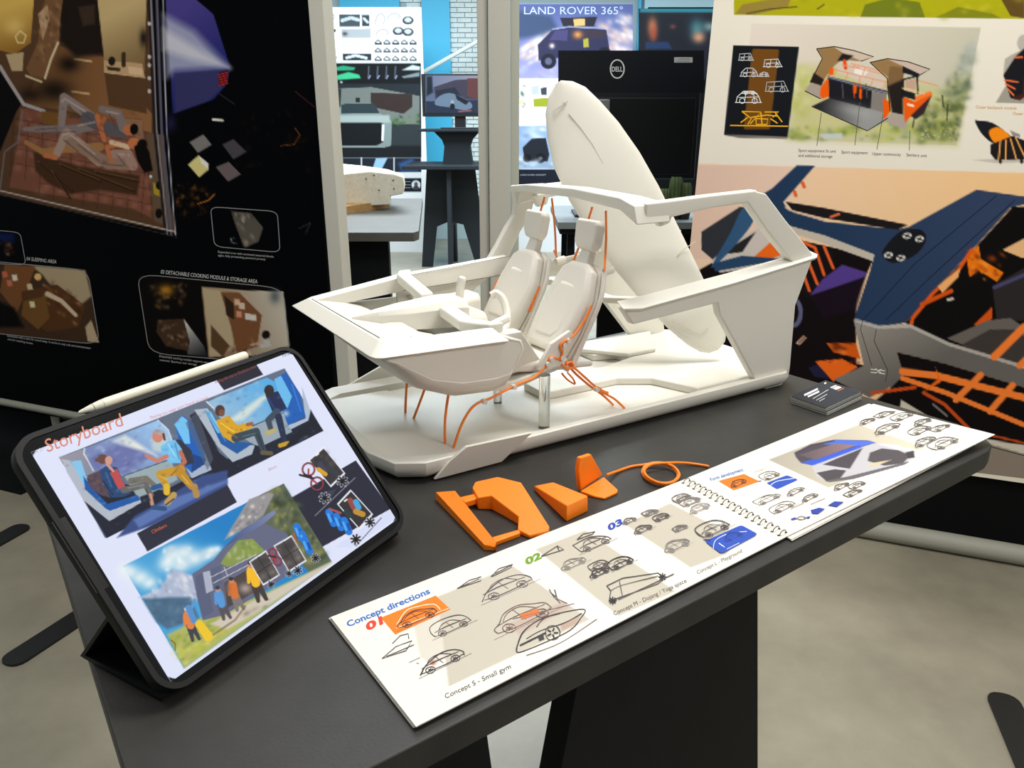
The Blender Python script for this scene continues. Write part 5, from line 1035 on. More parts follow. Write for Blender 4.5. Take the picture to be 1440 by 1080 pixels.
for ln in ((262, 430, 275, 415), (280, 420, 360, 470), (265, 570, 290, 560), (300, 570, 400, 650), (450, 470, 500, 480), (500, 650, 545, 655), (330, 530, 400, 515)): lpst.stroke(Q0(*ln), 2.2, (214, 190, 176), 0.6)
lpst.dabs(Q0(100, 440, 600, 480, 640, 720, 560, 740, 200, 700), 60, [(90, 60, 46), (200, 150, 120), (130, 96, 80), (60, 40, 34)], (1, 2.6), 0.35, 0.5, 70)
# frame of the capsule
for o_, c_, w_ in ((0, (150, 142, 150), 3.0), (22, (96, 92, 108), 4.0), (44, (196, 192, 206), 1.4), (-8, (40, 34, 34), 4)): lpst.stroke(Q0(632+o_*1.2, -100, 650+o_, 300, 660+o_, 545, 705+o_*0.8, 985+o_*0.1), w_, c_)
lpst.stroke(Q0(-60, 790, 740, 978), 1.6, (206, 198, 190)); lpst.stroke(Q0(-60, 805, 745, 1000), 1.2, (60, 58, 60)); lpst.stroke(Q0(0, 800, 20, 640, 75, 600, 95, 470), 2, (120, 110, 112))
for y in (100, 240, 275, 330, 385): lpst.disc(*Q0(630, y)[0], 2.4, 3, (206, 200, 196))
# violet shell with light beam and red grille
lpst.grad(Q0(690, -150, 830, 0, 900, 60, 970, 280, 960, 350, 900, 420, 730, 480), (76, 66, 140), (34, 40, 110), (240, 30), (310, 110)); lpst.poly(Q0(690, 60, 820, 130, 970, 288, 740, 300, 700, 330), (176, 180, 206), a=0.85, f=14); lpst.poly(Q0(690, 120, 965, 284, 800, 250, 690, 210), (228, 226, 232), a=0.7, f=12); lpst.poly(Q0(735, 310, 965, 292, 950, 360, 880, 425, 740, 475), (56, 56, 104), f=3); lpst.blob(*Q0(720, 520)[0], 9, 14, (40, 40, 90), 0.7); lpst.poly(Q0(925, 305, 962, 296, 958, 355, 920, 364), (50, 14, 18))
for k in range(5): lpst.stroke(Q0(925, 315+k*11, 959, 306+k*11), 1.5, (206, 52, 52))
lpst.stroke(Q0(900, 505, 938, 508), 3.4, (236, 232, 222)); lpst.stroke(Q0(925, 395, 990, 440), 1, (60, 60, 70))
for pts, c_ in (((800, 600, 858, 567, 893, 610, 835, 645), (128, 124, 122)), ((938, 610, 985, 587, 1040, 640, 985, 672), (74, 70, 76)), ((793, 695, 838, 655, 880, 715, 840, 748), (226, 212, 140)), ((910, 705, 965, 683, 1016, 735, 962, 766), (108, 96, 98))): lpst.poly(Q0(*pts), c_)
lpst.poly(Q0(838, 655, 880, 690, 880, 715, 850, 690), (240, 236, 226)); lpst.dabs(Q0(740, 770, 900, 790, 880, 900, 750, 930), 60, [(120, 70, 20), (60, 34, 12), (170, 110, 40), (90, 50, 16)], (0.8, 3), 0.55, seed=33); lpst.stroke(Q0(835, 860, 880, 845, 905, 820), 1.4, (190, 120, 50)); lpst.stroke(Q0(1185, 615, 1240, 610, 1265, 570, 1245, 540), 1.3, (120, 70, 40)); lpst.stroke(Q0(1245, 385, 1325, 450), 1, (90, 40, 34)); lpst.dabs(Q0(1040, 420, 1320, 480, 1300, 740, 1000, 700), 30, [(30, 18, 12), (44, 24, 14)], (1, 4), 0.6, seed=34); lpst.stroke(Q0(1260, 965, 1310, 940, 1290, 985), 0.8, (70, 70, 78))
def frame_box(pts, w=1.0, c=(150, 150, 152)): lpst.ink(rr(pts, 0.14)+[rr(pts, 0.14)[0]], w, c)
# small capsule picture
frame_box(Q1(888, -28, 1170, -8, 1182, 165, 905, 140)); lpst.poly(Q1(975, -10, 1060, 0, 1110, 60, 1090, 120, 1030, 145, 990, 40), (90, 84, 76)); lpst.dabs(Q1(980, -5, 1060, 5, 1105, 70, 1030, 140), 16, [(170, 160, 146), (40, 36, 34), (200, 180, 160)], (1, 3), 0.7, 1.0, 35); lpst.dabs(Q1(970, 100, 1000, 95, 1000, 130, 970, 130), 8, [(200, 205, 205)], (0.6, 1.2), 0.9, seed=36)
# sleeping-area picture
pa = rr(Q1(-160, 190, 370, 240, 422, 555, -160, 490), 0.10); lpst.poly(pa, (70, 50, 36)); lpst.poly(Q1(130, 220, 360, 240, 385, 350, 300, 420, 180, 260), (182, 162, 130), f=3); lpst.poly(Q1(20, 215, 150, 225, 110, 330, 70, 420, 0, 330), (128, 82, 50)); lpst.poly(Q1(90, 330, 240, 300, 360, 390, 330, 480, 200, 500, 100, 430), (92, 58, 34)); lpst.poly(Q1(100, 370, 190, 350, 210, 440, 160, 490, 90, 430), (120, 84, 44)); lpst.dabs(Q1(170, 280, 260, 290, 350, 390, 320, 470, 190, 380), 40, [(150, 100, 62), (60, 38, 24), (196, 150, 110), (110, 70, 44)], (1.2, 3), 0.75, 0.8, 37); lpst.stroke(Q1(200, 340, 260, 370, 320, 430), [7, 5], (222, 196, 166)); lpst.disc(*Q1(160, 268)[0], 5, 5, (246, 196, 120)); lpst.poly(Q1(360, 480, 385, 450, 418, 545, 370, 540), (196, 172, 140)); lpst.poly(Q1(-100, 330, 60, 400, 100, 480, -100, 480), (12, 11, 12), f=6)
for x, y, c_ in ((40, 295, (206, 120, 90)), (62, 272, (240, 226, 210)), (20, 258, (206, 110, 80)), (136, 385, (230, 220, 170)), (125, 310, (220, 200, 160))): lpst.poly(Q1(x-12, y-12, x+8, y-14, x+14, y+10, x-8, y+14), c_)
frame_box(Q1(-160, 190, 370, 240, 422, 555, -160, 490)); frame_box(Q1(-160, 60, 85, 80, 110, 218, -160, 205)); lpst.poly(Q1(-160, 70, 60, 85, 60, 120, -160, 110), (18, 30, 80), f=8); lpst.dabs(Q1(0, 110, 60, 120, 70, 200, 0, 200), 12, [(220, 220, 226), (190, 90, 40), (60, 40, 40)], (1.5, 3.5), 0.6, seed=38)
# cooking module picture
pb = rr(Q1(578, 255, 1195, 315, 1225, 640, 630, 590), 0.08); lpst.poly(pb, (16, 14, 14)); lpst.blob(*Q1(700, 325)[0], 12, 9, (200, 140, 40), 0.95); lpst.dabs(Q1(630, 300, 790, 300, 780, 400, 660, 400), 34, [(120, 80, 40), (40, 28, 20), (190, 140, 70), (150, 120, 100)], (1, 3.5), 0.6, seed=39); lpst.poly(Q1(665, 450, 780, 445, 800, 520, 790, 580, 700, 560, 660, 500), (72, 52, 38)); lpst.dabs(Q1(670, 455, 770, 450, 790, 560, 700, 550), 30, [(140, 106, 78), (50, 34, 24), (190, 156, 124)], (1, 3), 0.7, seed=40); lpst.grad(Q1(775, 445, 860, 560, 875, 605, 790, 595, 800, 540), (230, 228, 224), (40, 40, 44), (262, 452), (288, 500))
lpst.grad(Q1(850, 310, 1030, 325, 1195, 330, 1222, 560, 1080, 600, 880, 608), (150, 120, 88), (206, 196, 180), (290, 470), (390, 430)); lpst.poly(Q1(855, 315, 960, 330, 985, 560, 940, 600, 885, 605), (196, 176, 142)); lpst.poly(Q1(930, 330, 1010, 335, 1105, 430, 1085, 560, 1000, 590, 975, 480), (128, 84, 54)); lpst.poly(Q1(945, 345, 985, 380, 990, 450, 955, 430), (54, 40, 32)); lpst.poly(Q1(890, 470, 970, 560, 940, 605, 890, 560), (96, 70, 48), f=2)
for x, y, c_ in ((1000, 375, (230, 190, 160)), (1020, 390, (226, 200, 180)), (1008, 425, (226, 150, 120)), (1045, 435, (226, 216, 204)), (1068, 440, (230, 222, 212))): lpst.poly(Q1(x-12, y-14, x+12, y-12, x+13, y+14, x-11, y+12), c_)
lpst.dabs(Q1(960, 530, 1080, 540, 1060, 600, 960, 595), 20, [(226, 206, 190), (60, 40, 32), (170, 120, 90)], (1.2, 3), 0.8, seed=41); lpst.blob(*Q1(1160, 350)[0], 9, 12, (60, 74, 84), 0.7); lpst.poly(Q1(1095, 545, 1130, 525, 1145, 560, 1100, 570), (200, 196, 196)); lpst.disc(*Q1(1122, 512)[0], 6, 6, (30, 22, 20)); lpst.stroke(Q1(1060, 555, 1110, 545), 3, (206, 170, 144))
frame_box(Q1(578, 255, 1195, 315, 1225, 640, 630, 590))
lpst.text('04 SLEEPING AREA', *Q1(112, 198, 238, 212), h=5.2, col=(206, 206, 204)); lpst.text('03 DETACHABLE COOKING MODULE & STORAGE AREA', *Q1(678, 254, 1086, 296), h=5.6, col=(214, 214, 212)); lpst.text('Expanded area with enclosed material blocks', *Q1(920, 166, 1155, 187), h=3.0, col=(186, 186, 186)); lpst.text('sight, fully protecting personal privacy', *Q1(920, 181, 1120, 198), h=3.0, col=(186, 186, 186)); lpst.text('Immersive with a time for sound sleep. It works as cosy sofa and entertainment', *Q1(30, 520, 382, 573), h=3.2, col=(190, 190, 190)); lpst.text('area for watching movies.', *Q1(32, 534, 140, 553), h=3.0, col=(190, 190, 190)); lpst.text('Detachable cooking module supports easy', *Q1(672, 606, 880, 634), h=3.2, col=(190, 190, 190)); lpst.text('removal. Spacious rear storage', *Q1(674, 622, 830, 642), h=3.0, col=(190, 190, 190))
lpst.build('printed_poster', M_gloss, lroot, 'printed_lettering')

# ================================================================== artwork: white and peach poster on the right stand
rpt = Print([(1010, -60), (1520, -60), (1530, 684), (944.5, 612)], rsurf, SN, 330, 420, (232, 225, 211))
S0 = crop(980, 0, 3.13); S1 = crop(980, 230, 3.13); S2 = crop(1000, 20, 6.0); S3 = crop(1200, 20, 4.908)
rpt.poly(S0(165, -250, 1750, -250, 1750, 92, 1440, 83, 163, 66), (172, 168, 24)); rpt.poly(S0(170, 60, 200, 20, 420, -20, 400, 30, 250, 66), (150, 128, 60)); rpt.poly(S0(720, 75, 740, 20, 850, -10, 980, 10, 1005, 78), (112, 122, 30)); rpt.poly(S0(1050, 78, 1150, 30, 1300, 60, 1340, 80), (128, 132, 28)); rpt.poly(S0(1330, -20, 1440, -10, 1440, 80, 1380, 70), (96, 74, 34)); rpt.dabs(S0(165, -100, 1440, -100, 1440, 80, 165, 64), 60, [(190, 184, 40), (140, 146, 26), (206, 196, 60)], (2, 7), 0.4, 0.1, 51); rpt.stroke(S0(220, 60, 320, 40, 440, 30), 1.4, (60, 56, 20)); rpt.stroke(S0(530, 40, 560, 20), 2, (90, 84, 30))
# watercolour panel
pan = S0(240, 104, 1250, 122, 1143, 641, 190, 608); rpt.grad(pan, (226, 214, 202), (196, 192, 172), (1060, 60), (1370, 130)); rpt.poly(S0(440, 290, 600, 280, 1080, 390, 1190, 330, 1143, 640, 400, 612), (196, 194, 128), a=0.75, f=16)
rpt.dabs(S0(430, 300, 520, 300, 500, 470, 420, 560), 40, [(206, 206, 130), (226, 222, 180), (180, 184, 100)], (3, 9), 0.5, seed=52); rpt.dabs(S0(410, 560, 900, 540, 1140, 520, 1130, 630, 410, 612), 90, [(150, 166, 60), (112, 132, 60), (190, 196, 90), (176, 184, 170), (96, 112, 70)], (2, 6), 0.6, 0.05, 53); rpt.dabs(S0(1000, 480, 1060, 430, 1180, 440, 1143, 620, 960, 600), 90, [(72, 86, 52), (104, 118, 58), (140, 152, 76), (60, 72, 50)], (2, 6), 0.6, seed=54); rpt.dabs(S0(1080, 400, 1220, 200, 1190, 440, 1100, 450), 70, [(88, 104, 84), (60, 72, 64), (150, 160, 130), (176, 180, 110)], (2, 6), 0.55, seed=55); rpt.dabs(S0(1140, 300, 1230, 150, 1215, 300, 1160, 360), 24, [(170, 176, 168), (190, 192, 180)], (3, 7), 0.5, seed=56); rpt.dabs(S0(980, 560, 1140, 560, 1120, 625, 980, 615), 34, [(236, 232, 216), (190, 190, 60)], (0.7, 1.4), 0.9, seed=57); rpt.poly(S0(540, 590, 640, 585, 640, 610, 560, 612), (196, 204, 200), f=3)
for ln in ((960, 500, 950, 560), (1105, 460, 1100, 530), (1080, 420, 1085, 470)): rpt.stroke(S0(*ln), 2, (54, 62, 46))
# concept vehicle
K, TN_, ORG, DK = (30, 30, 36), (150, 118, 76), (236, 92, 16), (38, 32, 30)
rpt.poly(S0(527, 215, 605, 205, 690, 225, 778, 250, 720, 270, 640, 262, 605, 290, 545, 370, 498, 362, 552, 258), TN_); rpt.poly(S0(600, 205, 690, 222, 778, 250, 722, 268, 650, 238), (206, 186, 168)); rpt.poly(S0(640, 235, 690, 245, 660, 268, 618, 268), K, f=2); rpt.poly(S0(515, 320, 560, 350, 548, 378, 498, 362), DK, f=2); rpt.poly(S0(500, 365, 548, 378, 545, 435, 475, 400), (168, 156, 146)); rpt.poly(S0(545, 385, 580, 335, 582, 425, 550, 436, 542, 420), ORG); rpt.poly(S0(583, 300, 605, 300, 600, 330, 580, 332), ORG)
rpt.poly(S0(620, 275, 760, 300, 830, 340, 830, 400, 620, 320), (212, 196, 180)); rpt.poly(S0(700, 290, 760, 310, 730, 340, 690, 320), (236, 232, 226)); rpt.stroke(S0(650, 268, 655, 300), 5, (226, 80, 20)); rpt.poly(S0(580, 345, 770, 400, 765, 480, 700, 475, 582, 440), K); rpt.poly(S0(770, 400, 835, 415, 830, 500, 765, 490), (132, 124, 120)); rpt.grad(S0(505, 468, 580, 432, 840, 500, 830, 535, 750, 576), (36, 36, 40), (150, 150, 150), (1150, 145), (1215, 165)); rpt.blob(*S0(700, 490)[0], 30, 10, (170, 170, 170), 0.6, 0.25); rpt.poly(S0(578, 335, 840, 400, 838, 415, 575, 348), (40, 46, 76)); rpt.stroke(S0(580, 340, 840, 410), 1.6, (140, 146, 160))
for x0, y0, x1, y1 in ((600, 305, 850, 365), (680, 280, 840, 320), (690, 290, 720, 300), (960, 350, 1060, 378), (610, 305, 605, 335), (665, 320, 655, 350), (720, 335, 712, 365), (775, 350, 765, 378), (830, 365, 818, 395), (640, 285, 860, 335), (740, 300, 730, 330)): rpt.stroke(S0(x0, y0, x1, y1), 1.5, (226, 150, 116))
for x in (640, 690, 720, 745): rpt.stroke(S0(x, 370, x+4, 430), 1.6, (216, 80, 24) if x in (690, 720) else (90, 84, 84))
rpt.poly(S0(690, 375, 705, 375, 702, 410, 688, 410), ORG); rpt.poly(S0(715, 390, 728, 392, 724, 440, 714, 430), ORG)
rpt.poly(S0(762, 275, 840, 258, 930, 275, 1026, 305, 985, 328, 905, 300, 860, 310, 840, 340), TN_); rpt.poly(S0(835, 258, 930, 272, 1026, 305, 985, 328, 915, 295), (200, 180, 166)); rpt.poly(S0(850, 290, 920, 300, 905, 350, 905, 500, 860, 500, 838, 360), (126, 96, 62)); rpt.poly(S0(838, 380, 906, 350, 908, 510, 860, 498), DK, f=4); rpt.poly(S0(905, 290, 985, 328, 975, 340, 905, 320), K); rpt.poly(S0(820, 430, 850, 450, 850, 495, 820, 530), ORG, f=1); rpt.poly(S0(815, 530, 860, 495, 935, 510, 920, 573), (172, 160, 150)); rpt.poly(S0(908, 425, 960, 448, 1035, 410, 1035, 420, 945, 510, 915, 540), ORG); rpt.poly(S0(940, 510, 1035, 418, 1000, 500, 965, 525), (54, 40, 44)); rpt.poly(S0(950, 430, 1030, 400, 1036, 415, 960, 445), (250, 120, 50)); rpt.poly(S0(905, 395, 960, 410, 960, 440, 908, 425), K)
rpt.stroke(S0(905, 430, 908, 350, 970, 335, 972, 410), 2.4, (24, 24, 28)); rpt.poly(S0(918, 355, 962, 345, 962, 395, 918, 385), (196, 160, 140)); rpt.stroke(S0(905, 388, 1000, 412), 1.6, (240, 190, 160)); rpt.stroke(S0(930, 460, 952, 466), 3.4, (250, 220, 200))
for pts in ((527, 215, 552, 258, 500, 362), (527, 215, 605, 205, 690, 222, 778, 250, 722, 270), (762, 275, 840, 258, 930, 272, 1026, 305, 985, 328), (762, 275, 838, 345, 850, 490), (475, 400, 545, 435), (505, 468, 750, 576, 840, 520)): rpt.ink(S0(*pts), 1.3, (34, 28, 28))
for a in ((548, 495, 528, 642), (718, 450, 695, 640), (820, 505, 792, 658), (938, 575, 935, 662)): rpt.ink(S0(*a), 0.9, (90, 88, 70))
# black sketch card
rpt.poly(S2(105, 1020, 650, 1035, 640, 1050, 240, 1045), (120, 114, 108)); rpt.poly(S2(187, 262, 742, 273, 645, 1035, 108, 1018), (24, 27, 32)); rpt.poly(rr(S2(347, 293, 575, 297, 495, 972, 275, 970), 0.05), (112, 72, 26))
def tiny(x, y, w, h, c, st_=0):
    b = [[(0, 1), (0.05, .5), (.3, 0), (.7, 0), (.9, .4), (1, 1)], [(0, 1), (.05, .1), (.8, 0), (1, 1)], [(0, 1), (.12, .4), (.5, .05), (.9, .3), (1, 1)]][st_]
    rpt.ink(S2(*[v for p in b for v in (x+p[0]*w, y+p[1]*h)]), 1.1, c); rpt.ink(S2(x-8, y+h, x+w+8, y+h), 1.0, c); rpt.ink(S2(x+0.1*w, y+0.55*h, x+0.9*w, y+0.5*h), 0.9, c); rpt.ink(S2(x+.4*w, y+.1*h, x+.35*w, y+.9*h), 0.8, c); rpt.ink(S2(x+.7*w, y+.15*h, x+.75*w, y+.9*h), 0.8, c)
    for a in (.25, .75): rpt.ink(S2(*[v for t in np.linspace(0, 6.28, 8) for v in (x+a*w+.11*w*math.cos(t), y+.85*h+.11*w*math.sin(t))]), 1.0, c)
tiny(235, 330, 120, 58, (186, 190, 194), 1); tiny(445, 378, 150, 65, (214, 216, 218), 1); tiny(250, 455, 145, 68, (206, 208, 212), 0); tiny(405, 485, 80, 40, (196, 198, 202), 2); tiny(460, 565, 190, 85, (180, 184, 190), 1); tiny(210, 650, 210, 95, (226, 228, 230), 0); tiny(262, 650, 120, 18, (226, 228, 230), 1)
YL = (232, 172, 40)
for pts in ((260, 820, 340, 880, 310, 930), (260, 820, 420, 825, 330, 925), (450, 825, 570, 825, 520, 870), (380, 880, 480, 885, 470, 930, 380, 930, 380, 880), (540, 830, 600, 910), (250, 915, 310, 870), (340, 870, 470, 850, 560, 860), (160, 938, 650, 945), (420, 830, 430, 930), (500, 880, 560, 920)): rpt.ink(S2(*pts), 1.8, YL)
# captions and module renderings
rpt.text('Sport equipment fit unit', *S0(447, 668, 612, 672), h=4.4, col=(70, 66, 60)); rpt.text('and additional storage', *S0(447, 690, 596, 695), h=4.4, col=(70, 66, 60)); rpt.text('Sport equipment', *S0(636, 675, 752, 679), h=4.4, col=(70, 66, 60)); rpt.text('Upper community', *S0(772, 682, 898, 687), h=4.4, col=(70, 66, 60)); rpt.text('Sanitary unit', *S0(922, 687, 1012, 692), h=4.4, col=(70, 66, 60)); rpt.text('Outer backpack module', *S3(846, 650, 1126, 658), h=4.4, col=(206, 150, 60)); rpt.text('Outer', *S3(1100, 694, 1172, 697), h=4.4, col=(206, 150, 60))
rpt.poly(S3(982, 612, 1060, 480, 1290, 480, 1290, 618), (160, 154, 142)); rpt.poly(rr(S3(1045, 310, 1090, 280, 1180, 240, 1240, 300, 1150, 590, 1035, 430), 0.15), (176, 170, 160)); rpt.disc(*S3(1175, 200)[0], 9, 12, (184, 178, 168)); rpt.poly(S3(1035, 420, 1120, 290, 1180, 235, 1260, 260, 1260, 500, 1180, 540, 1140, 590, 1085, 580), (28, 29, 33)); rpt.poly(S3(1090, 580, 1170, 545, 1178, 400, 1200, 560, 1150, 596), (70, 34, 34))
for a in ((1045, 455, 1135, 468), (1050, 480, 1115, 515), (1065, 515, 1105, 558), (1115, 298, 1166, 296)): rpt.stroke(S3(*a), 2.4, (236, 110, 60))
rpt.poly(S3(824, 1005, 970, 1000, 1300, 1020, 980, 1028), (196, 188, 176), f=2); rpt.poly(smooth_path(S3(840, 740, 860, 733, 960, 750, 1060, 820, 1090, 860, 980, 895, 890, 830), 4, True), (30, 30, 36)); rpt.poly(smooth_path(S3(935, 820, 960, 788, 1010, 785, 1080, 840, 1060, 870, 980, 890), 4, True), (246, 140, 24)); rpt.poly(S3(945, 900, 1020, 870, 1100, 840, 1180, 870, 1300, 950, 1300, 1003, 980, 1005, 945, 960), (34, 29, 30)); rpt.poly(S3(1080, 800, 1150, 830, 1150, 850, 1100, 840), (150, 140, 136))
for a in ((1015, 875, 1003, 1000), (1055, 870, 1050, 1000), (1085, 860, 1125, 1000), (1120, 850, 1190, 1000)): rpt.stroke(S3(*a), 2.0, (246, 176, 96))
for x in (1015, 1162): rpt.stroke(S3(x, 1005, x, 1022), 4, (24, 22, 22))
# peach picture
rpt.grad(S1(-120, 0, 15, 0, 1440, 42, 1800, 50, 1800, 1500, -120, 1500), (238, 204, 178), (240, 196, 140), (1000, 300), (1440, 330)); rpt.grad(S1(-120, 4, 480, 16, 300, 420, -120, 420), (224, 192, 174), (236, 204, 182), (1000, 250), (1100, 330))
NV, NV2, GRY, BKK, OG = (36, 58, 88), (52, 66, 96), (118, 112, 106), (22, 16, 18), (240, 106, 30)
rpt.poly(S1(20, 300, 190, 190, 240, 200, 90, 440, 20, 380), (50, 52, 58)); rpt.poly(S1(-120, 540, 60, 440, 420, 330, 780, 410, 700, 600, 700, 880, 740, 890, 720, 1100, -120, 1100), BKK)
rpt.poly(S1(60, 430, 180, 330, 280, 280, 400, 330, 420, 440, 100, 480), (206, 196, 188)); rpt.poly(S1(230, 430, 330, 340, 380, 400, 250, 445), OG); rpt.poly(S1(110, 400, 180, 350, 260, 300, 200, 390), (40, 38, 42)); rpt.stroke(S1(160, 420, 235, 430), 1.6, OG)
rpt.poly(smooth_path(S1(65, 450, 150, 300, 200, 200, 260, 190, 240, 270, 150, 380, 90, 440), 4, True), (52, 88, 126)); rpt.poly(S1(70, 440, 200, 405, 400, 420, 80, 475), (42, 70, 104))
rpt.grad(S1(280, 140, 330, 110, 440, 8, 520, 10, 380, 170, 400, 205, 560, 255, 880, 290, 930, 280, 1230, 115, 1440, 145, 1800, 200, 1800, 240, 1440, 180, 1380, 195, 920, 700, 800, 720, 690, 690, 760, 480, 780, 405, 560, 320, 380, 265, 270, 200), NV, NV2, (1150, 300), (1400, 290))
rpt.poly(S1(390, 168, 560, 195, 930, 270, 880, 292, 560, 240, 420, 205), (30, 26, 28)); rpt.stroke(S1(590, 235, 625, 222), 3.4, (226, 110, 76)); rpt.stroke(S1(392, 172, 390, 195, 430, 215, 560, 250), 1.6, (196, 176, 160))
rpt.poly(S1(370, 265, 560, 315, 782, 400, 775, 430, 540, 345, 370, 290), (196, 186, 172)); rpt.stroke(S1(430, 125, 435, 140), 5, (226, 100, 50)); rpt.stroke(S1(465, 85, 472, 102), 5, (226, 100, 50))
rpt.poly(S1(470, 570, 640, 445, 750, 480, 740, 500, 500, 580), (84, 62, 140), f=2); rpt.poly(S1(500, 590, 740, 500, 700, 640, 560, 680), (28, 18, 30), f=5); rpt.poly(S1(430, 360, 600, 370, 600, 450, 490, 590, 440, 560), (26, 20, 22))
for a in ((430, 330, 520, 370, 560, 490), (440, 400, 495, 560), (490, 430, 530, 530), (560, 365, 600, 460)): rpt.stroke(S1(*a), 4.2, (232, 96, 44))
rpt.stroke([(float(x), float(y)) for x, y in S1(*[v for t in np.linspace(-2.0, 2.2, 14) for v in (425+32*math.cos(t), 655+58*math.sin(t))])], 6, (96, 96, 128)); rpt.disc(*S1(420, 655)[0], 3, 8, (60, 60, 66)); rpt.stroke(S1(470, 760, 440, 790, 450, 796, 480, 765), 1.6, (240, 190, 160)); rpt.poly(S1(490, 900, 560, 870, 600, 950, 520, 940), (36, 34, 62)); rpt.poly(S1(520, 870, 640, 860, 710, 895, 600, 960), OG); rpt.poly(S1(570, 790, 700, 790, 720, 860, 600, 830), (214, 90, 24)); rpt.dabs(S1(560, 780, 720, 790, 710, 890, 560, 880), 16, [(120, 40, 16), (244, 140, 60), (30, 20, 20)], (1.5, 4), 0.7, 0.1, 58)
# inside of the right bay
rpt.poly(S1(1390, 190, 1800, 190, 1800, 1000, 1440, 960, 940, 730, 920, 700), (18, 15, 16)); rpt.poly(S1(1345, 380, 1440, 330, 1800, 330, 1800, 420, 1430, 415), (232, 184, 130)); rpt.poly(S1(1185, 400, 1240, 360, 1250, 420, 1350, 480, 1320, 520, 1240, 470, 1200, 500), (238, 120, 20)); rpt.dabs(S1(1180, 380, 1350, 400, 1340, 520, 1200, 500), 26, [(250, 160, 60), (120, 50, 14), (190, 80, 20)], (1.5, 4), 0.8, 0.7, 59); rpt.stroke(S1(1210, 380, 1150, 470, 1040, 570, 950, 680, 940, 720), 5, (226, 90, 24)); rpt.stroke(S1(990, 620, 1120, 560), 6, (214, 84, 24)); rpt.poly(S1(1060, 540, 1160, 460, 1150, 500, 1080, 570), (244, 176, 110)); rpt.stroke(S1(1105, 600, 1125, 595), 4, (200, 196, 190)); rpt.poly(S1(1300, 540, 1440, 460, 1800, 400, 1800, 700, 1320, 690), (46, 42, 44)); rpt.stroke(S1(1310, 545, 1440, 490, 1600, 450), 5, (74, 72, 110)); rpt.poly(S1(1220, 710, 1300, 630, 1300, 680, 1260, 720), (214, 84, 24)); rpt.poly(S1(1100, 770, 1280, 690, 1380, 680, 1440, 720, 1800, 800, 1800, 1000, 1440, 900), (104, 98, 92)); rpt.poly(S1(1160, 800, 1290, 730, 1400, 730, 1440, 760, 1800, 850, 1800, 1000, 1300, 850), (64, 58, 56))
# grey lower strut
rpt.grad(S1(690, 690, 800, 715, 930, 705, 1110, 790, 1440, 890, 1800, 1000, 1800, 1120, 1440, 985, 1090, 880, 880, 830, 910, 930, 860, 980, 760, 1030, 600, 950, 735, 890), (150, 144, 138), (104, 100, 96), (1210, 460), (1250, 540)); rpt.stroke(S1(700, 690, 800, 720, 940, 715, 1110, 795, 1440, 895, 1600, 950), 5, (206, 200, 192), 0.7); rpt.ink(S1(790, 730, 780, 780, 840, 910, 830, 960), 0.9, (60, 58, 58)); rpt.ink(S1(730, 690, 720, 730, 770, 890), 0.9, (70, 68, 68)); rpt.ink(S1(730, 690, 960, 440, 1320, 140), 1.0, (26, 34, 56)); rpt.ink(S1(830, 690, 1060, 470, 1400, 160), 1.0, (26, 34, 56))
rpt.poly(S1(880, 830, 1090, 880, 1440, 985, 1800, 1110, 1800, 1500, 1000, 1300, 720, 1100, 860, 980, 910, 930), (20, 16, 17))
for a, w in (((905, 915, 1060, 935, 1440, 1030, 1700, 1110), 10), ((905, 945, 1100, 1010, 1440, 1150), 7), ((1440, 720, 1310, 850), 11), ((1500, 810, 1420, 890), 9), ((1250, 930, 1140, 1040), 9), ((1390, 975, 1290, 1090), 9), ((770, 1010, 960, 985), 5), ((1000, 1010, 1090, 1060, 1200, 1170), 5), ((1270, 1190, 1440, 1230), 3)): rpt.stroke(S1(*a), w, (246, 128, 52) if w > 6 else (196, 76, 30))
rpt.poly(S1(990, 1010, 1060, 950, 1050, 895, 1075, 960), OG); rpt.stroke(S1(1040, 1060, 1100, 1110), 3, (120, 118, 116))
# mounting plate with four discs and wings mark
def U8(pts): return smooth_path(S1(*pts), 5, True)
rpt.poly(U8((815, 400, 850, 340, 905, 295, 980, 290, 1010, 325, 985, 380, 930, 420, 860, 437)), (26, 27, 32))
for x, y in ((925, 318), (980, 332), (843, 403), (898, 416)):
    rpt.disc(*S1(x, y)[0], 6.6, 4.4, (214, 212, 206), rot=-0.2); rpt.disc(*S1(x, y)[0], 2.6, 1.8, (26, 27, 32)); 
    for k in range(4): a = k*1.57+0.5; rpt.stroke(S1(x+8*math.cos(a), y+6*math.sin(a), x+20*math.cos(a), y+13*math.sin(a)), 1.2, (70, 70, 72))
for y in (905, 918): rpt.ink(S1(765, y, 790, y+3), 1.3, (226, 222, 216)); rpt.ink(S1(800, y+3, 828, y+8), 1.3, (226, 222, 216))
rpt.ink(S1(785, 902, 800, 912, 812, 905), 1.2, (226, 222, 216)); rpt.ink(S1(785, 922, 800, 914, 815, 925), 1.2, (226, 222, 216))
# base strips of the picture
rpt.poly(S1(900, 1040, 1130, 1180, 1290, 1215, 1800, 1300, 1800, 1500, 800, 1500), (206, 198, 182), f=1); rpt.poly(S1(1100, 1215, 1290, 1235, 1800, 1380, 1800, 1500, 1000, 1500), (140, 128, 116)); rpt.ink(S1(1250, 1235, 1440, 1285, 1700, 1360), 1, (40, 34, 34))
rpt.build('printed_poster', M_gloss, rroot, 'printed_lettering')

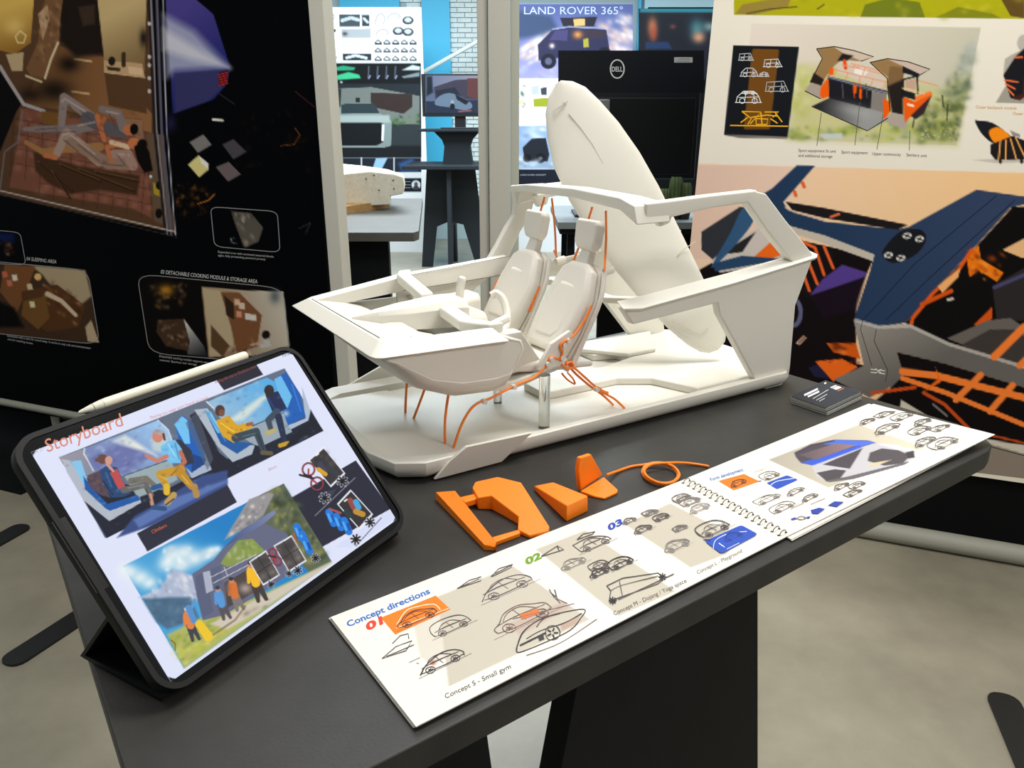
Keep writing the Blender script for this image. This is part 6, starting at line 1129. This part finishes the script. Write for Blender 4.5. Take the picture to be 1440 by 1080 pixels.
# ================================================================== hall behind the stands
def ysurf(y): return lambda a, b, s=None, t=None: on_y(a, b, y)
def board(name, px, y, label, cat, m, th=0.02, floor=False):
    """upright flat board whose corner pixels (x0, y0, x1, y1) are seen at depth y"""
    x0, y0, x1, y1 = px; a = on_y(x0, y1, y); b = on_y(x1, y0, y)
    r = empty(name, ((a[0]+b[0])/2, y, 0 if floor else a[2]), 0, label, cat)
    z0 = 0.0 if floor else a[2]
    MB().box((a[0], y+0.0005, z0), (b[0], y+th, b[2])).obj('board', m, r, local=False); return r
def art(px, y, nx, ny, bg):
    x0, y0, x1, y1 = px; return Print([(x0, y0), (x1, y0), (x1, y1), (x0, y1)], ysurf(y), (0, -1, 0), nx, ny, bg)
M_bprint = print_mat('banner_print', rough=0.5, spec=0.2)
G0 = crop(440, 0, 4.0); G1 = crop(700, 0, 4.0); G2 = crop(400, 200, 4.5)
YB = 8.6
# sketch banner with the silver car
pb1 = board('poster_board', (442, 10, 592.5, 284), YB, 'tall poster board with car sketches and a silver car front', 'poster board', mat('banner_white', (226, 230, 232), rough=0.6), floor=True)
p = art((442, 10, 592.5, 284), YB, 150, 200, (232, 234, 236))
p.poly(G0(0, 355, 608, 355, 612, 885, 0, 885), (30, 38, 44)); p.poly(G0(0, 355, 605, 355, 606, 470, 0, 470), (10, 14, 18))
for pts, c in (((100, 385, 170, 368, 240, 380, 230, 395, 110, 398), (40, 150, 110)), ((130, 425, 200, 405, 260, 420, 270, 440, 140, 450), (60, 180, 130)), ((500, 395, 560, 365, 605, 375, 600, 395), (190, 206, 206)), ((500, 430, 600, 405, 600, 430, 510, 440), (120, 134, 138))): p.poly(G0(*pts), c, f=2)
for x in (315, 365, 415, 465): p.stroke(G0(x, 375, x-4, 440), 2.4, (70, 78, 90)); p.stroke(G0(x+8, 425, x, 440), 1.6, (150, 150, 190))
for x in (105, 160): p.blob(*G0(x, 462)[0], 2, 1.6, (230, 236, 236))
p.poly(G0(90, 500, 330, 490, 600, 540, 600, 700, 90, 700), (110, 116, 112)); p.poly(G0(90, 500, 160, 500, 155, 600, 90, 600), (40, 46, 48)); p.poly(G0(325, 520, 560, 530, 560, 600, 510, 640, 325, 600), (52, 40, 38)); p.poly(G0(240, 550, 265, 550, 265, 575, 240, 575), (30, 34, 36)); p.dabs(G0(430, 650, 600, 640, 600, 710, 440, 710), 26, [(60, 96, 50), (30, 54, 34), (96, 130, 70)], (1, 3), 0.8, seed=61); p.poly(G0(430, 710, 610, 700, 612, 885, 430, 885), (44, 52, 56)); p.poly(G0(90, 820, 610, 820, 612, 885, 90, 885), (24, 28, 32), f=3)
p.poly(rr(G0(105, 680, 160, 600, 200, 580, 340, 580, 380, 640, 445, 680, 440, 820, 400, 830, 120, 830), 0.1), (128, 140, 140)); p.poly(G0(160, 590, 190, 582, 345, 582, 375, 636, 160, 640), (44, 56, 62)); p.poly(G0(110, 650, 430, 648, 435, 690, 105, 692), (160, 172, 170), f=3); p.poly(rr(G0(135, 690, 400, 690, 395, 800, 360, 818, 165, 818, 140, 800), 0.1), (16, 20, 24)); p.poly(G0(135, 700, 148, 700, 150, 795, 138, 790), (232, 238, 236)); p.poly(G0(388, 700, 402, 700, 398, 790, 386, 795), (232, 238, 236))
p.poly(G0(80, 888, 608, 888, 612, 970, 80, 970), (30, 36, 48)); p.poly(G0(330, 965, 355, 890, 420, 888, 380, 965), (150, 190, 220)); p.poly(G0(480, 920, 560, 890, 590, 960, 500, 960), (50, 84, 140), f=6); p.poly(G0(270, 885, 276, 885, 276, 970, 270, 970), (220, 224, 226)); p.poly(G0(453, 885, 460, 885, 460, 970, 453, 970), (220, 224, 226)); p.poly(G0(80, 970, 620, 970, 620, 1000, 80, 1000), (214, 218, 222)); p.poly(G0(440, 1003, 628, 1003, 628, 1080, 440, 1080), (20, 24, 32)); p.disc(*G0(580, 1040)[0], 6.5, 6.5, (206, 212, 220)); p.disc(*G0(580, 1036)[0], 2.6, 3, (80, 76, 80)); p.disc(*G0(580, 1056)[0], 4, 3, (60, 62, 70))
for y in (1022, 1040, 1056): p.ink(G0(508, y, 550, y), 0.7, (150, 154, 162))
p.poly(G0(148, 82, 265, 80, 265, 150, 150, 150), (66, 76, 84)); p.poly(G0(275, 84, 318, 84, 318, 148, 277, 148), (52, 62, 70)); p.stroke(G0(165, 115, 215, 100, 255, 112), 5, (190, 200, 206)); p.stroke(G0(288, 105, 308, 125), 4, (190, 200, 206)); p.poly(G0(160, 165, 325, 160, 325, 212, 165, 215), (170, 176, 182)); p.blob(*G0(180, 190)[0], 4, 3, (60, 64, 70)); p.poly(G0(168, 303, 328, 303, 328, 340, 170, 340), (40, 48, 56)); p.stroke(G0(190, 325, 240, 312, 300, 326), 4, (206, 214, 218)); p.stroke(G0(70, 175, 120, 172), 4.5, (30, 34, 38))
for x0, y0, w_, h_ in ((350, 75, 55, 60), (420, 75, 70, 30), (355, 165, 70, 30), (75, 70, 45, 45), (75, 310, 60, 25)):
    p.ink(G0(x0, y0+h_, x0+w_*0.2, y0+h_*0.3, x0+w_*0.6, y0, x0+w_, y0+h_*0.5, x0+w_*0.8, y0+h_), 0.8, (110, 120, 150), curve=True)
for x0, y0 in ((505, 90), (450, 150), (505, 155)):
    p.disc(*G0(x0+30, y0+25)[0], 8, 6, (60, 66, 72)); p.disc(*G0(x0+30, y0+22)[0], 5, 3.4, (190, 196, 200))
for r_ in range(3):
    for c_ in range(5): p.stroke(G0(350+c_*49, 240+r_*46, 366+c_*49, 225+r_*46, 384+c_*49, 240+r_*46), 1.6, (70, 76, 82)); p.stroke(G0(352+c_*49, 246+r_*46, 384+c_*49, 246+r_*46), 2.4, (90, 96, 102) if (c_+r_) % 2 else (50, 54, 60))
for y in (230, 238, 248, 258): p.ink(G0(160, y, 320, y), 0.6, (190, 194, 198))
p.build('printed_banner', M_bprint, pb1, 'banner_lettering')
# off-road banner
pb2 = board('poster_board', (727, 5, 890, 265), YB, 'tall poster board with an off road car and large title', 'poster board', mat('banner_white2', (226, 230, 234), rough=0.6), floor=True)
p = art((727, 5, 890, 265), YB, 150, 190, (232, 234, 238))
p.grad(G1(100, 20, 765, 20, 765, 440, 100, 440), (84, 96, 150), (150, 150, 200), (800, 10), (800, 110)); p.poly(G1(110, 60, 300, 90, 340, 160, 250, 200, 110, 220), (60, 76, 110), f=8); p.dabs(G1(110, 280, 230, 190, 340, 160, 260, 330, 160, 370), 40, [(236, 214, 200), (214, 180, 160), (250, 236, 226)], (2, 6), 0.7, -0.6, 62); p.dabs(G1(560, 140, 750, 90, 755, 300, 630, 280), 50, [(236, 206, 190), (206, 170, 166), (250, 232, 224)], (2, 6), 0.7, 0.6, 63); p.dabs(G1(110, 370, 340, 360, 340, 440, 110, 440), 26, [(186, 180, 220), (140, 136, 190)], (2, 6), 0.5, 0.1, 64)
p.poly(G1(350, 100, 560, 95, 540, 150, 370, 155), (40, 34, 48)); p.poly(G1(425, 108, 490, 105, 490, 145, 430, 148), (226, 180, 110)); p.poly(G1(225, 250, 310, 165, 400, 155, 610, 165, 630, 285, 560, 300, 230, 340), (44, 44, 76)); p.poly(G1(290, 225, 325, 170, 395, 168, 390, 230), (70, 64, 110)); p.poly(G1(410, 170, 600, 172, 610, 210, 420, 225), (58, 46, 60)); p.blob(*G1(450, 195)[0], 7, 6, (226, 150, 80), 0.9); p.poly(G1(480, 220, 510, 215, 512, 265, 482, 268), (170, 160, 60)); p.disc(*G1(285, 345)[0], 11, 11, (26, 26, 40)); p.disc(*G1(285, 345)[0], 5, 5, (90, 92, 120)); p.blob(*G1(305, 258)[0], 4, 4, (255, 226, 214), 0.9); p.disc(*G1(600, 300)[0], 9, 9, (26, 26, 40)); p.stroke(G1(310, 165, 400, 150, 600, 160), 2, (150, 156, 190))
p.text('LAND ROVER 365°', (737, 20), (876, 20), up=(737, 9), col=(196, 206, 236))
p.dabs(G1(115, 480, 160, 480, 150, 600, 115, 600), 12, [(190, 60, 50), (60, 80, 60), (200, 196, 90)], (1, 3), 0.8, seed=65); p.poly(G1(190, 485, 230, 480, 232, 530, 190, 535), (180, 186, 196)); p.poly(G1(240, 495, 275, 490, 275, 535, 245, 535), (60, 64, 72)); p.poly(G1(200, 555, 300, 550, 300, 600, 202, 600), (150, 156, 40)); p.poly(G1(300, 480, 740, 480, 740, 600, 320, 600), (196, 200, 206))
p.grad(G1(105, 708, 765, 708, 765, 950, 105, 950), (130, 156, 196), (150, 170, 196), (760, 180), (760, 235)); p.dabs(G1(105, 710, 400, 710, 400, 800, 105, 800), 22, [(190, 206, 230), (84, 110, 160), (230, 236, 244)], (3, 7), 0.6, 0.1, 66); p.poly(G1(140, 830, 190, 780, 270, 775, 290, 870, 280, 910, 150, 905), (30, 34, 44)); p.disc(*G1(165, 890)[0], 6, 6, (16, 16, 20)); p.disc(*G1(240, 890)[0], 7, 7, (16, 16, 20)); p.dabs(G1(105, 890, 400, 890, 400, 950, 105, 950), 26, [(220, 226, 234), (120, 136, 156)], (2, 5), 0.6, 0, 67); p.poly(G1(100, 952, 770, 952, 770, 1040, 100, 1040), (22, 26, 40)); p.text('LAND ROVER CONCEPT', (732, 247), (768, 247), h=2.2, col=(170, 176, 190))
p.build('printed_banner', M_bprint, pb2, 'banner_lettering')
# dark video screen further right
vs = board('video_screen', (897, 10, 1040, 300), YB, 'dark video screen with blurred lights beside the off road board', 'screen', M_black, 0.05, floor=True)
p = art((898, 12, 1038, 112), YB, 90, 70, (14, 22, 36)); p.poly(G1(800, 45, 1300, 45, 1300, 70, 800, 70), (40, 150, 170), f=3); p.blob(*G1(870, 150)[0], 8, 16, (230, 150, 100), 0.9); p.blob(*G1(875, 190)[0], 6, 14, (190, 90, 60), 0.9); p.blob(*G1(985, 150)[0], 5, 4, (150, 80, 80), 0.8); p.blob(*G1(1120, 160)[0], 12, 16, (80, 150, 160), 0.9); p.blob(*G1(1130, 210)[0], 10, 9, (236, 170, 130), 0.95); p.blob(*G1(1190, 150)[0], 10, 8, (150, 190, 190), 0.8); p.poly(G1(830, 235, 960, 235, 980, 275, 830, 275), (30, 60, 110), f=3); p.build('lit_picture', print_mat('video_picture', rough=0.2, emit=0.8), vs, 'picture_marks')

# high pedestal table with monitor riser
YS = 7.7
M_ped = mat('pedestal_black', (30, 36, 42), rough=0.55, spec=0.3)
def ypoly(pts, y, th): return MB().prism([on_y(a, b, y) for a, b in pts], [on_y(a, b, y)+np.array([0, th, 0]) for a, b in pts])
pc = on_y(634, 360, YS)
ped = empty('pedestal_table', (pc[0], YS, 0), 0, 'black pedestal table with splayed flat legs beyond the aluminium post', 'table')
ztop = float(on_y(634, 230, YS)[2])
MB().box((pc[0]-0.40, YS-0.38, ztop-0.035), (pc[0]+0.44, YS+0.40, ztop)).obj('tabletop', M_ped, ped, local=False, bevel=0.004)
lx = lambda x: float(on_y(x, 230, YS)[0])
def zat(y_): return max(0.0, float(on_y(634, y_, YS)[2]))
MB().ext([(lx(600), ztop-0.035), (lx(668), ztop-0.035), (lx(684), 0.0), (lx(668), 0.0), (lx(650), 0.42), (lx(630), 0.45), (lx(612), 0.40), (lx(604), 0.0), (lx(588), 0.0)], 'v', YS-0.02, YS+0.02).obj('leg_panel', M_ped, ped, local=False)
MB().ext([(YS-0.30, ztop-0.035), (YS+0.30, ztop-0.035), (YS+0.40, 0.0), (YS+0.28, 0.0), (YS+0.12, 0.42), (YS-0.12, 0.42), (YS-0.28, 0.0), (YS-0.40, 0.0)], 'u', lx(634)-0.02, lx(634)+0.02).obj('leg_panel', M_ped, ped, local=False)
ris = empty('monitor_riser', (pc[0], YS, ztop), 0, 'black waisted riser standing on the pedestal table', 'riser')
zr = float(on_y(640, 181, YS)[2])
MB().loft([[(lx(x0), YS-0.12, z), (lx(x1), YS-0.12, z), (lx(x1), YS+0.12, z), (lx(x0), YS+0.12, z)] for x0, x1, z in ((624, 665, ztop+0.001), (627, 662, ztop+0.16), (624, 665, zr-0.10), (614, 674, zr-0.03), (613, 675, zr-0.026))]).obj('column', M_ped, ris, local=False)
MB().box((lx(594), YS-0.22, zr-0.025), (lx(690), YS+0.2, zr)).obj('top_plate', M_ped, ris, local=False, bevel=0.003)
mo = empty('monitor', (lx(648), YS, zr), 0, 'monitor showing a sports car, standing on the black riser', 'monitor')
M_mon = mat('monitor_black', (14, 16, 20), rough=0.4)
za, zb_ = float(on_y(640, 164, YS)[2]), float(on_y(640, 104, YS)[2])
MB().box((lx(597), YS-0.02, za), (lx(690), YS+0.02, zb_)).obj('housing', M_mon, mo, local=False, bevel=0.003)
MB().box((lx(641), YS+0.0, zr+0.012), (lx(656), YS+0.018, za+0.03)).obj('neck', M_mon, mo, local=False); MB().box((lx(622), YS-0.08, zr+0.0005), (lx(675), YS+0.08, zr+0.012)).obj('base', M_mon, mo, local=False, bevel=0.003)
p = art((598.5, 106, 689, 159), YS-0.0215, 100, 60, (110, 130, 170)); p.grad(G0(635, 425, 960, 425, 960, 500, 635, 500), (130, 150, 190), (180, 180, 200), (600, 110), (670, 120)); p.poly(G0(640, 430, 670, 430, 675, 520, 640, 540), (24, 40, 50), f=3); p.poly(G0(680, 490, 800, 450, 960, 440, 960, 560, 690, 560), (76, 74, 96)); p.poly(G0(690, 510, 800, 490, 830, 540, 700, 560), (40, 50, 66)); p.poly(G0(870, 440, 930, 440, 930, 560, 870, 540), (120, 70, 70)); p.poly(G0(635, 570, 960, 560, 960, 640, 635, 640), (44, 58, 86)); p.poly(smooth_path(G0(690, 590, 700, 550, 750, 525, 800, 530, 880, 570, 895, 605, 850, 620, 780, 605), 4, True), (130, 160, 190)); p.poly(G0(800, 530, 880, 570, 860, 590, 810, 560), (26, 36, 52)); p.blob(*G0(785, 575)[0], 2.4, 3, (230, 240, 250), 0.9); p.disc(*G0(785, 600)[0], 3.4, 4.6, (20, 26, 36)); p.stroke(G0(820, 628, 890, 622), 1.6, (200, 110, 110)); p.build('lit_picture', print_mat('monitor_picture', rough=0.2, emit=0.75), mo, 'picture_marks')

# grey work table with the clay model
YT0, YT1 = 2.75, 4.0
M_grey = mat('grey_tabletop', (86, 84, 80), rough=0.5, mottle=0.1, scale=10)
z_t = float(on_y(530, 327, YT0+0.25)[2]); wt = empty('work_table', (-0.9, 3.4, 0), 0, 'grey topped work table with black legs behind the pale frame', 'table')
y_n = 2.98; y_f = 3.95
def zline(px, py_): q = on_z(px, py_, z_t); return q
c1, c2, c3 = on_z(590, 326, z_t), on_z(592, 281, z_t), on_z(440, 326, z_t)
xr = float(on_z(591, 300, z_t)[0]); yn = float(on_z(560, 327, z_t)[1]); yf = float(on_z(560, 279, z_t)[1])
tp = [(-1.6, yn), (float(on_z(589, 327, z_t)[0])-0.02, yn), (float(on_z(591, 322, z_t)[0]), yn+0.05), (float(on_z(592, 281, z_t)[0]), yf), (-1.6, yf)]
MB().ext(tp, 'z', z_t-0.035, z_t).obj('tabletop', M_grey, wt, local=False, bevel=0.002)
MB().ext([(-1.5, yn+0.08), (float(on_y(548, 360, yn+0.1)[0]), yn+0.08), (float(on_y(548, 360, yn+0.1)[0]), yn+0.12), (-1.5, yn+0.12)], 'z', 0.0, z_t-0.035).obj('leg_panel', M_leg, wt, local=False)
MB().ext([(-1.5, yf-0.2), (-0.75, yf-0.2), (-0.75, yf-0.16), (-1.5, yf-0.16)], 'z', 0.0, z_t-0.035).obj('leg_panel', M_leg, wt, local=False)
cl = empty('clay_model', (-0.7, 3.3, z_t), 0, 'rough cream clay form on a plywood base on the grey table', 'clay model')
pw = [on_z(x, y, z_t+0.0) for x, y in ((470, 304), (548, 292), (548, 285), (440, 285), (440, 306))]
MB().prism(pw, [q+np.array([0, 0, 0.035]) for q in pw]).obj('plywood_base', mat('plywood', (166, 128, 76), rough=0.7, mottle=0.15, scale=40), cl, local=False)
yc = float(on_z(520, 296, z_t)[1])
def cpt(x, y, d=0.0): q = on_y(x, y, yc+d*0.9); return q+np.array([0, 0, 0])
frn = [(440, 292), (509, 295), (512, 290), (548, 288), (549, 276), (567, 273), (569, 262), (567, 249), (555, 245), (520, 241), (490, 244), (470, 247), (440, 252)]
bkk = [(440, 278), (500, 280), (510, 277), (540, 272), (545, 266), (556, 262), (558, 254), (556, 243), (545, 238), (510, 233), (480, 230), (466, 226), (440, 222)]
M_clay = mat('cream_clay', (236, 231, 212), rough=0.75, mottle=0.08, scale=60, bump=0.6, bscale=120)
MB().loft([[on_y(x, y, yc) for x, y in frn], [on_y(x+1, y-3, yc+0.05) for x, y in frn], [on_y(x, y, yc+0.30) for x, y in bkk]]).obj('clay_body', M_clay, cl, local=False, bevel=0.006)
for x, y in ((515, 252), (526, 247), (553, 254), (533, 268), (554, 266)):
    q = on_y(x, y, yc-0.001); MB().lathe([(0.004, 0.0), (0.004, 0.004)], 8, q).obj('dimple', mat('dimple_dark', (70, 66, 56)), cl, local=False)

# big black monitor seen from behind, with plants, on a desk
YD = 3.65
zd = float(on_y(820, 305, YD)[2]); dk = empty('desk', (0.4, YD, 0), 0, 'grey topped desk with black panels behind the seats', 'desk')
dxa = float(on_z(782, 300, zd)[0]); MB().box((dxa, YD-0.18, zd-0.055), (1.15, YD+0.45, zd-0.03)).obj('edge_panel', M_leg, dk, local=False); MB().box((dxa-0.01, YD-0.2, zd-0.03), (1.2, YD+0.5, zd)).obj('tabletop', mat('desk_top', (120, 128, 130), rough=0.5), dk, local=False, bevel=0.002)
xm = float(on_y(842, 440, YD)[0]); MB().box((xm, YD+0.05, 0), (1.1, YD+0.08, zd-0.055)).obj('modesty_panel', M_black, dk, local=False); MB().box((dxa+0.04, YD-0.1, 0), (dxa+0.075, YD-0.07, zd-0.055)).obj('leg', M_leg, dk, local=False); MB().box((dxa+0.04, YD+0.3, 0), (dxa+0.075, YD+0.33, zd-0.055)).obj('leg', M_leg, dk, local=False)
bm_ = empty('monitor', (0.55, YD+0.15, zd), 0, 'large black monitor seen from behind with a round maker badge', 'monitor')
M_dell = mat('navy_black_plastic', (13, 18, 26), rough=0.45, spec=0.35)
ym = YD+0.12; a = on_y(785, 252, ym); b = on_y(990, 71, ym)
MB().box((a[0], ym, a[2]), (b[0], ym+0.03, b[2])).obj('housing', M_dell, bm_, local=False, bevel=0.006)
MB().box((a[0]+0.02, ym-0.012, a[2]+0.02), (b[0]-0.02, ym-0.0005, b[2]-0.20)).obj('rear_cover', mat('rear_black', (8, 10, 14), rough=0.5, spec=0.25), bm_, local=False, bevel=0.005)
sx0 = on_y(830, 158, ym)[0]; sx1 = on_y(856, 158, ym)[0]
MB().box((sx0, ym-0.035, zd+0.012), (sx1, ym-0.0125, on_y(843, 140, ym)[2])).obj('stand_neck', mat('stand_grey', (130, 134, 134), rough=0.35, metal=0.5), bm_, local=False, bevel=0.004); MB().box((sx0-0.07, ym-0.14, zd), (sx1+0.07, ym+0.1, zd+0.012)).obj('stand_base', M_dell, bm_, local=False, bevel=0.004)
p = Print([(785, 71), (990, 71), (990, 130), (785, 130)], ysurf(ym-0.0003), (0, -1, 0), 2, 2, (13, 18, 26))
p.ink([(868+9.6*math.cos(t), 97+12.8*math.sin(t)) for t in np.linspace(0, 2*math.pi, 33)], 1.8, (226, 228, 228)); p.text('DELL', (860.5, 100.5), (875.5, 100.5), up=(860.5, 93.5), col=(226, 228, 228), bold=0.02); p.patch([(948, 80.5), (974, 80.5), (974, 88), (948, 88)], (186, 190, 190)); p.ink([(955, 83), (970, 83)], 0.8, (90, 92, 94)); p.ink([(952, 86), (970, 86)], 0.8, (110, 112, 114))
p.build('badge_plate', M_bprint, bm_, 'printed_badge')
# cacti in pots
M_cact = mat('cactus_green', (74, 92, 52), rough=0.6, mottle=0.25, scale=60); M_pot = mat('dark_pot', (40, 38, 36), rough=0.6)
yk = YD-0.08
for px, w, top, lab in ((934, 20, 262, 'short rounded cactus in dark pot left of the tallest one'), (948, 22, 244, 'tallest column cactus in dark pot under the black monitor'), (962, 20, 253, 'rounded cactus in dark pot right of the tallest one')):
    c = on_y(px, 300, yk); h = float(on_y(px, top, yk)[2])-zd; r_ = w/2*yk/1080
    k = empty('potted_cactus', (c[0], yk, zd), 0, lab, 'cactus', 'potted cacti on the desk')
    MB().lathe([(r_*0.7, 0.0), (r_*0.95, 0.05), (r_*0.8, 0.052), (r_*0.8, 0.046)], 16, (c[0], yk, zd)).obj('pot', M_pot, k, local=False, smooth=True)
    n_r = 24; rings = []
    for t in np.linspace(0, 1, 12):
        rad = r_*0.86*(1-max(0, (t-0.7)/0.3)**2.2)**0.5*(0.9+0.1*math.sin(t*3)); rings.append([(c[0]+rad*(1-0.14*(i % 2))*math.cos(2*math.pi*i/n_r), yk+rad*(1-0.14*(i % 2))*math.sin(2*math.pi*i/n_r), zd+0.046+(h-0.046)*t) for i in range(n_r)])
    MB().loft(rings).obj('stem', M_cact, k, local=False, smooth=True)
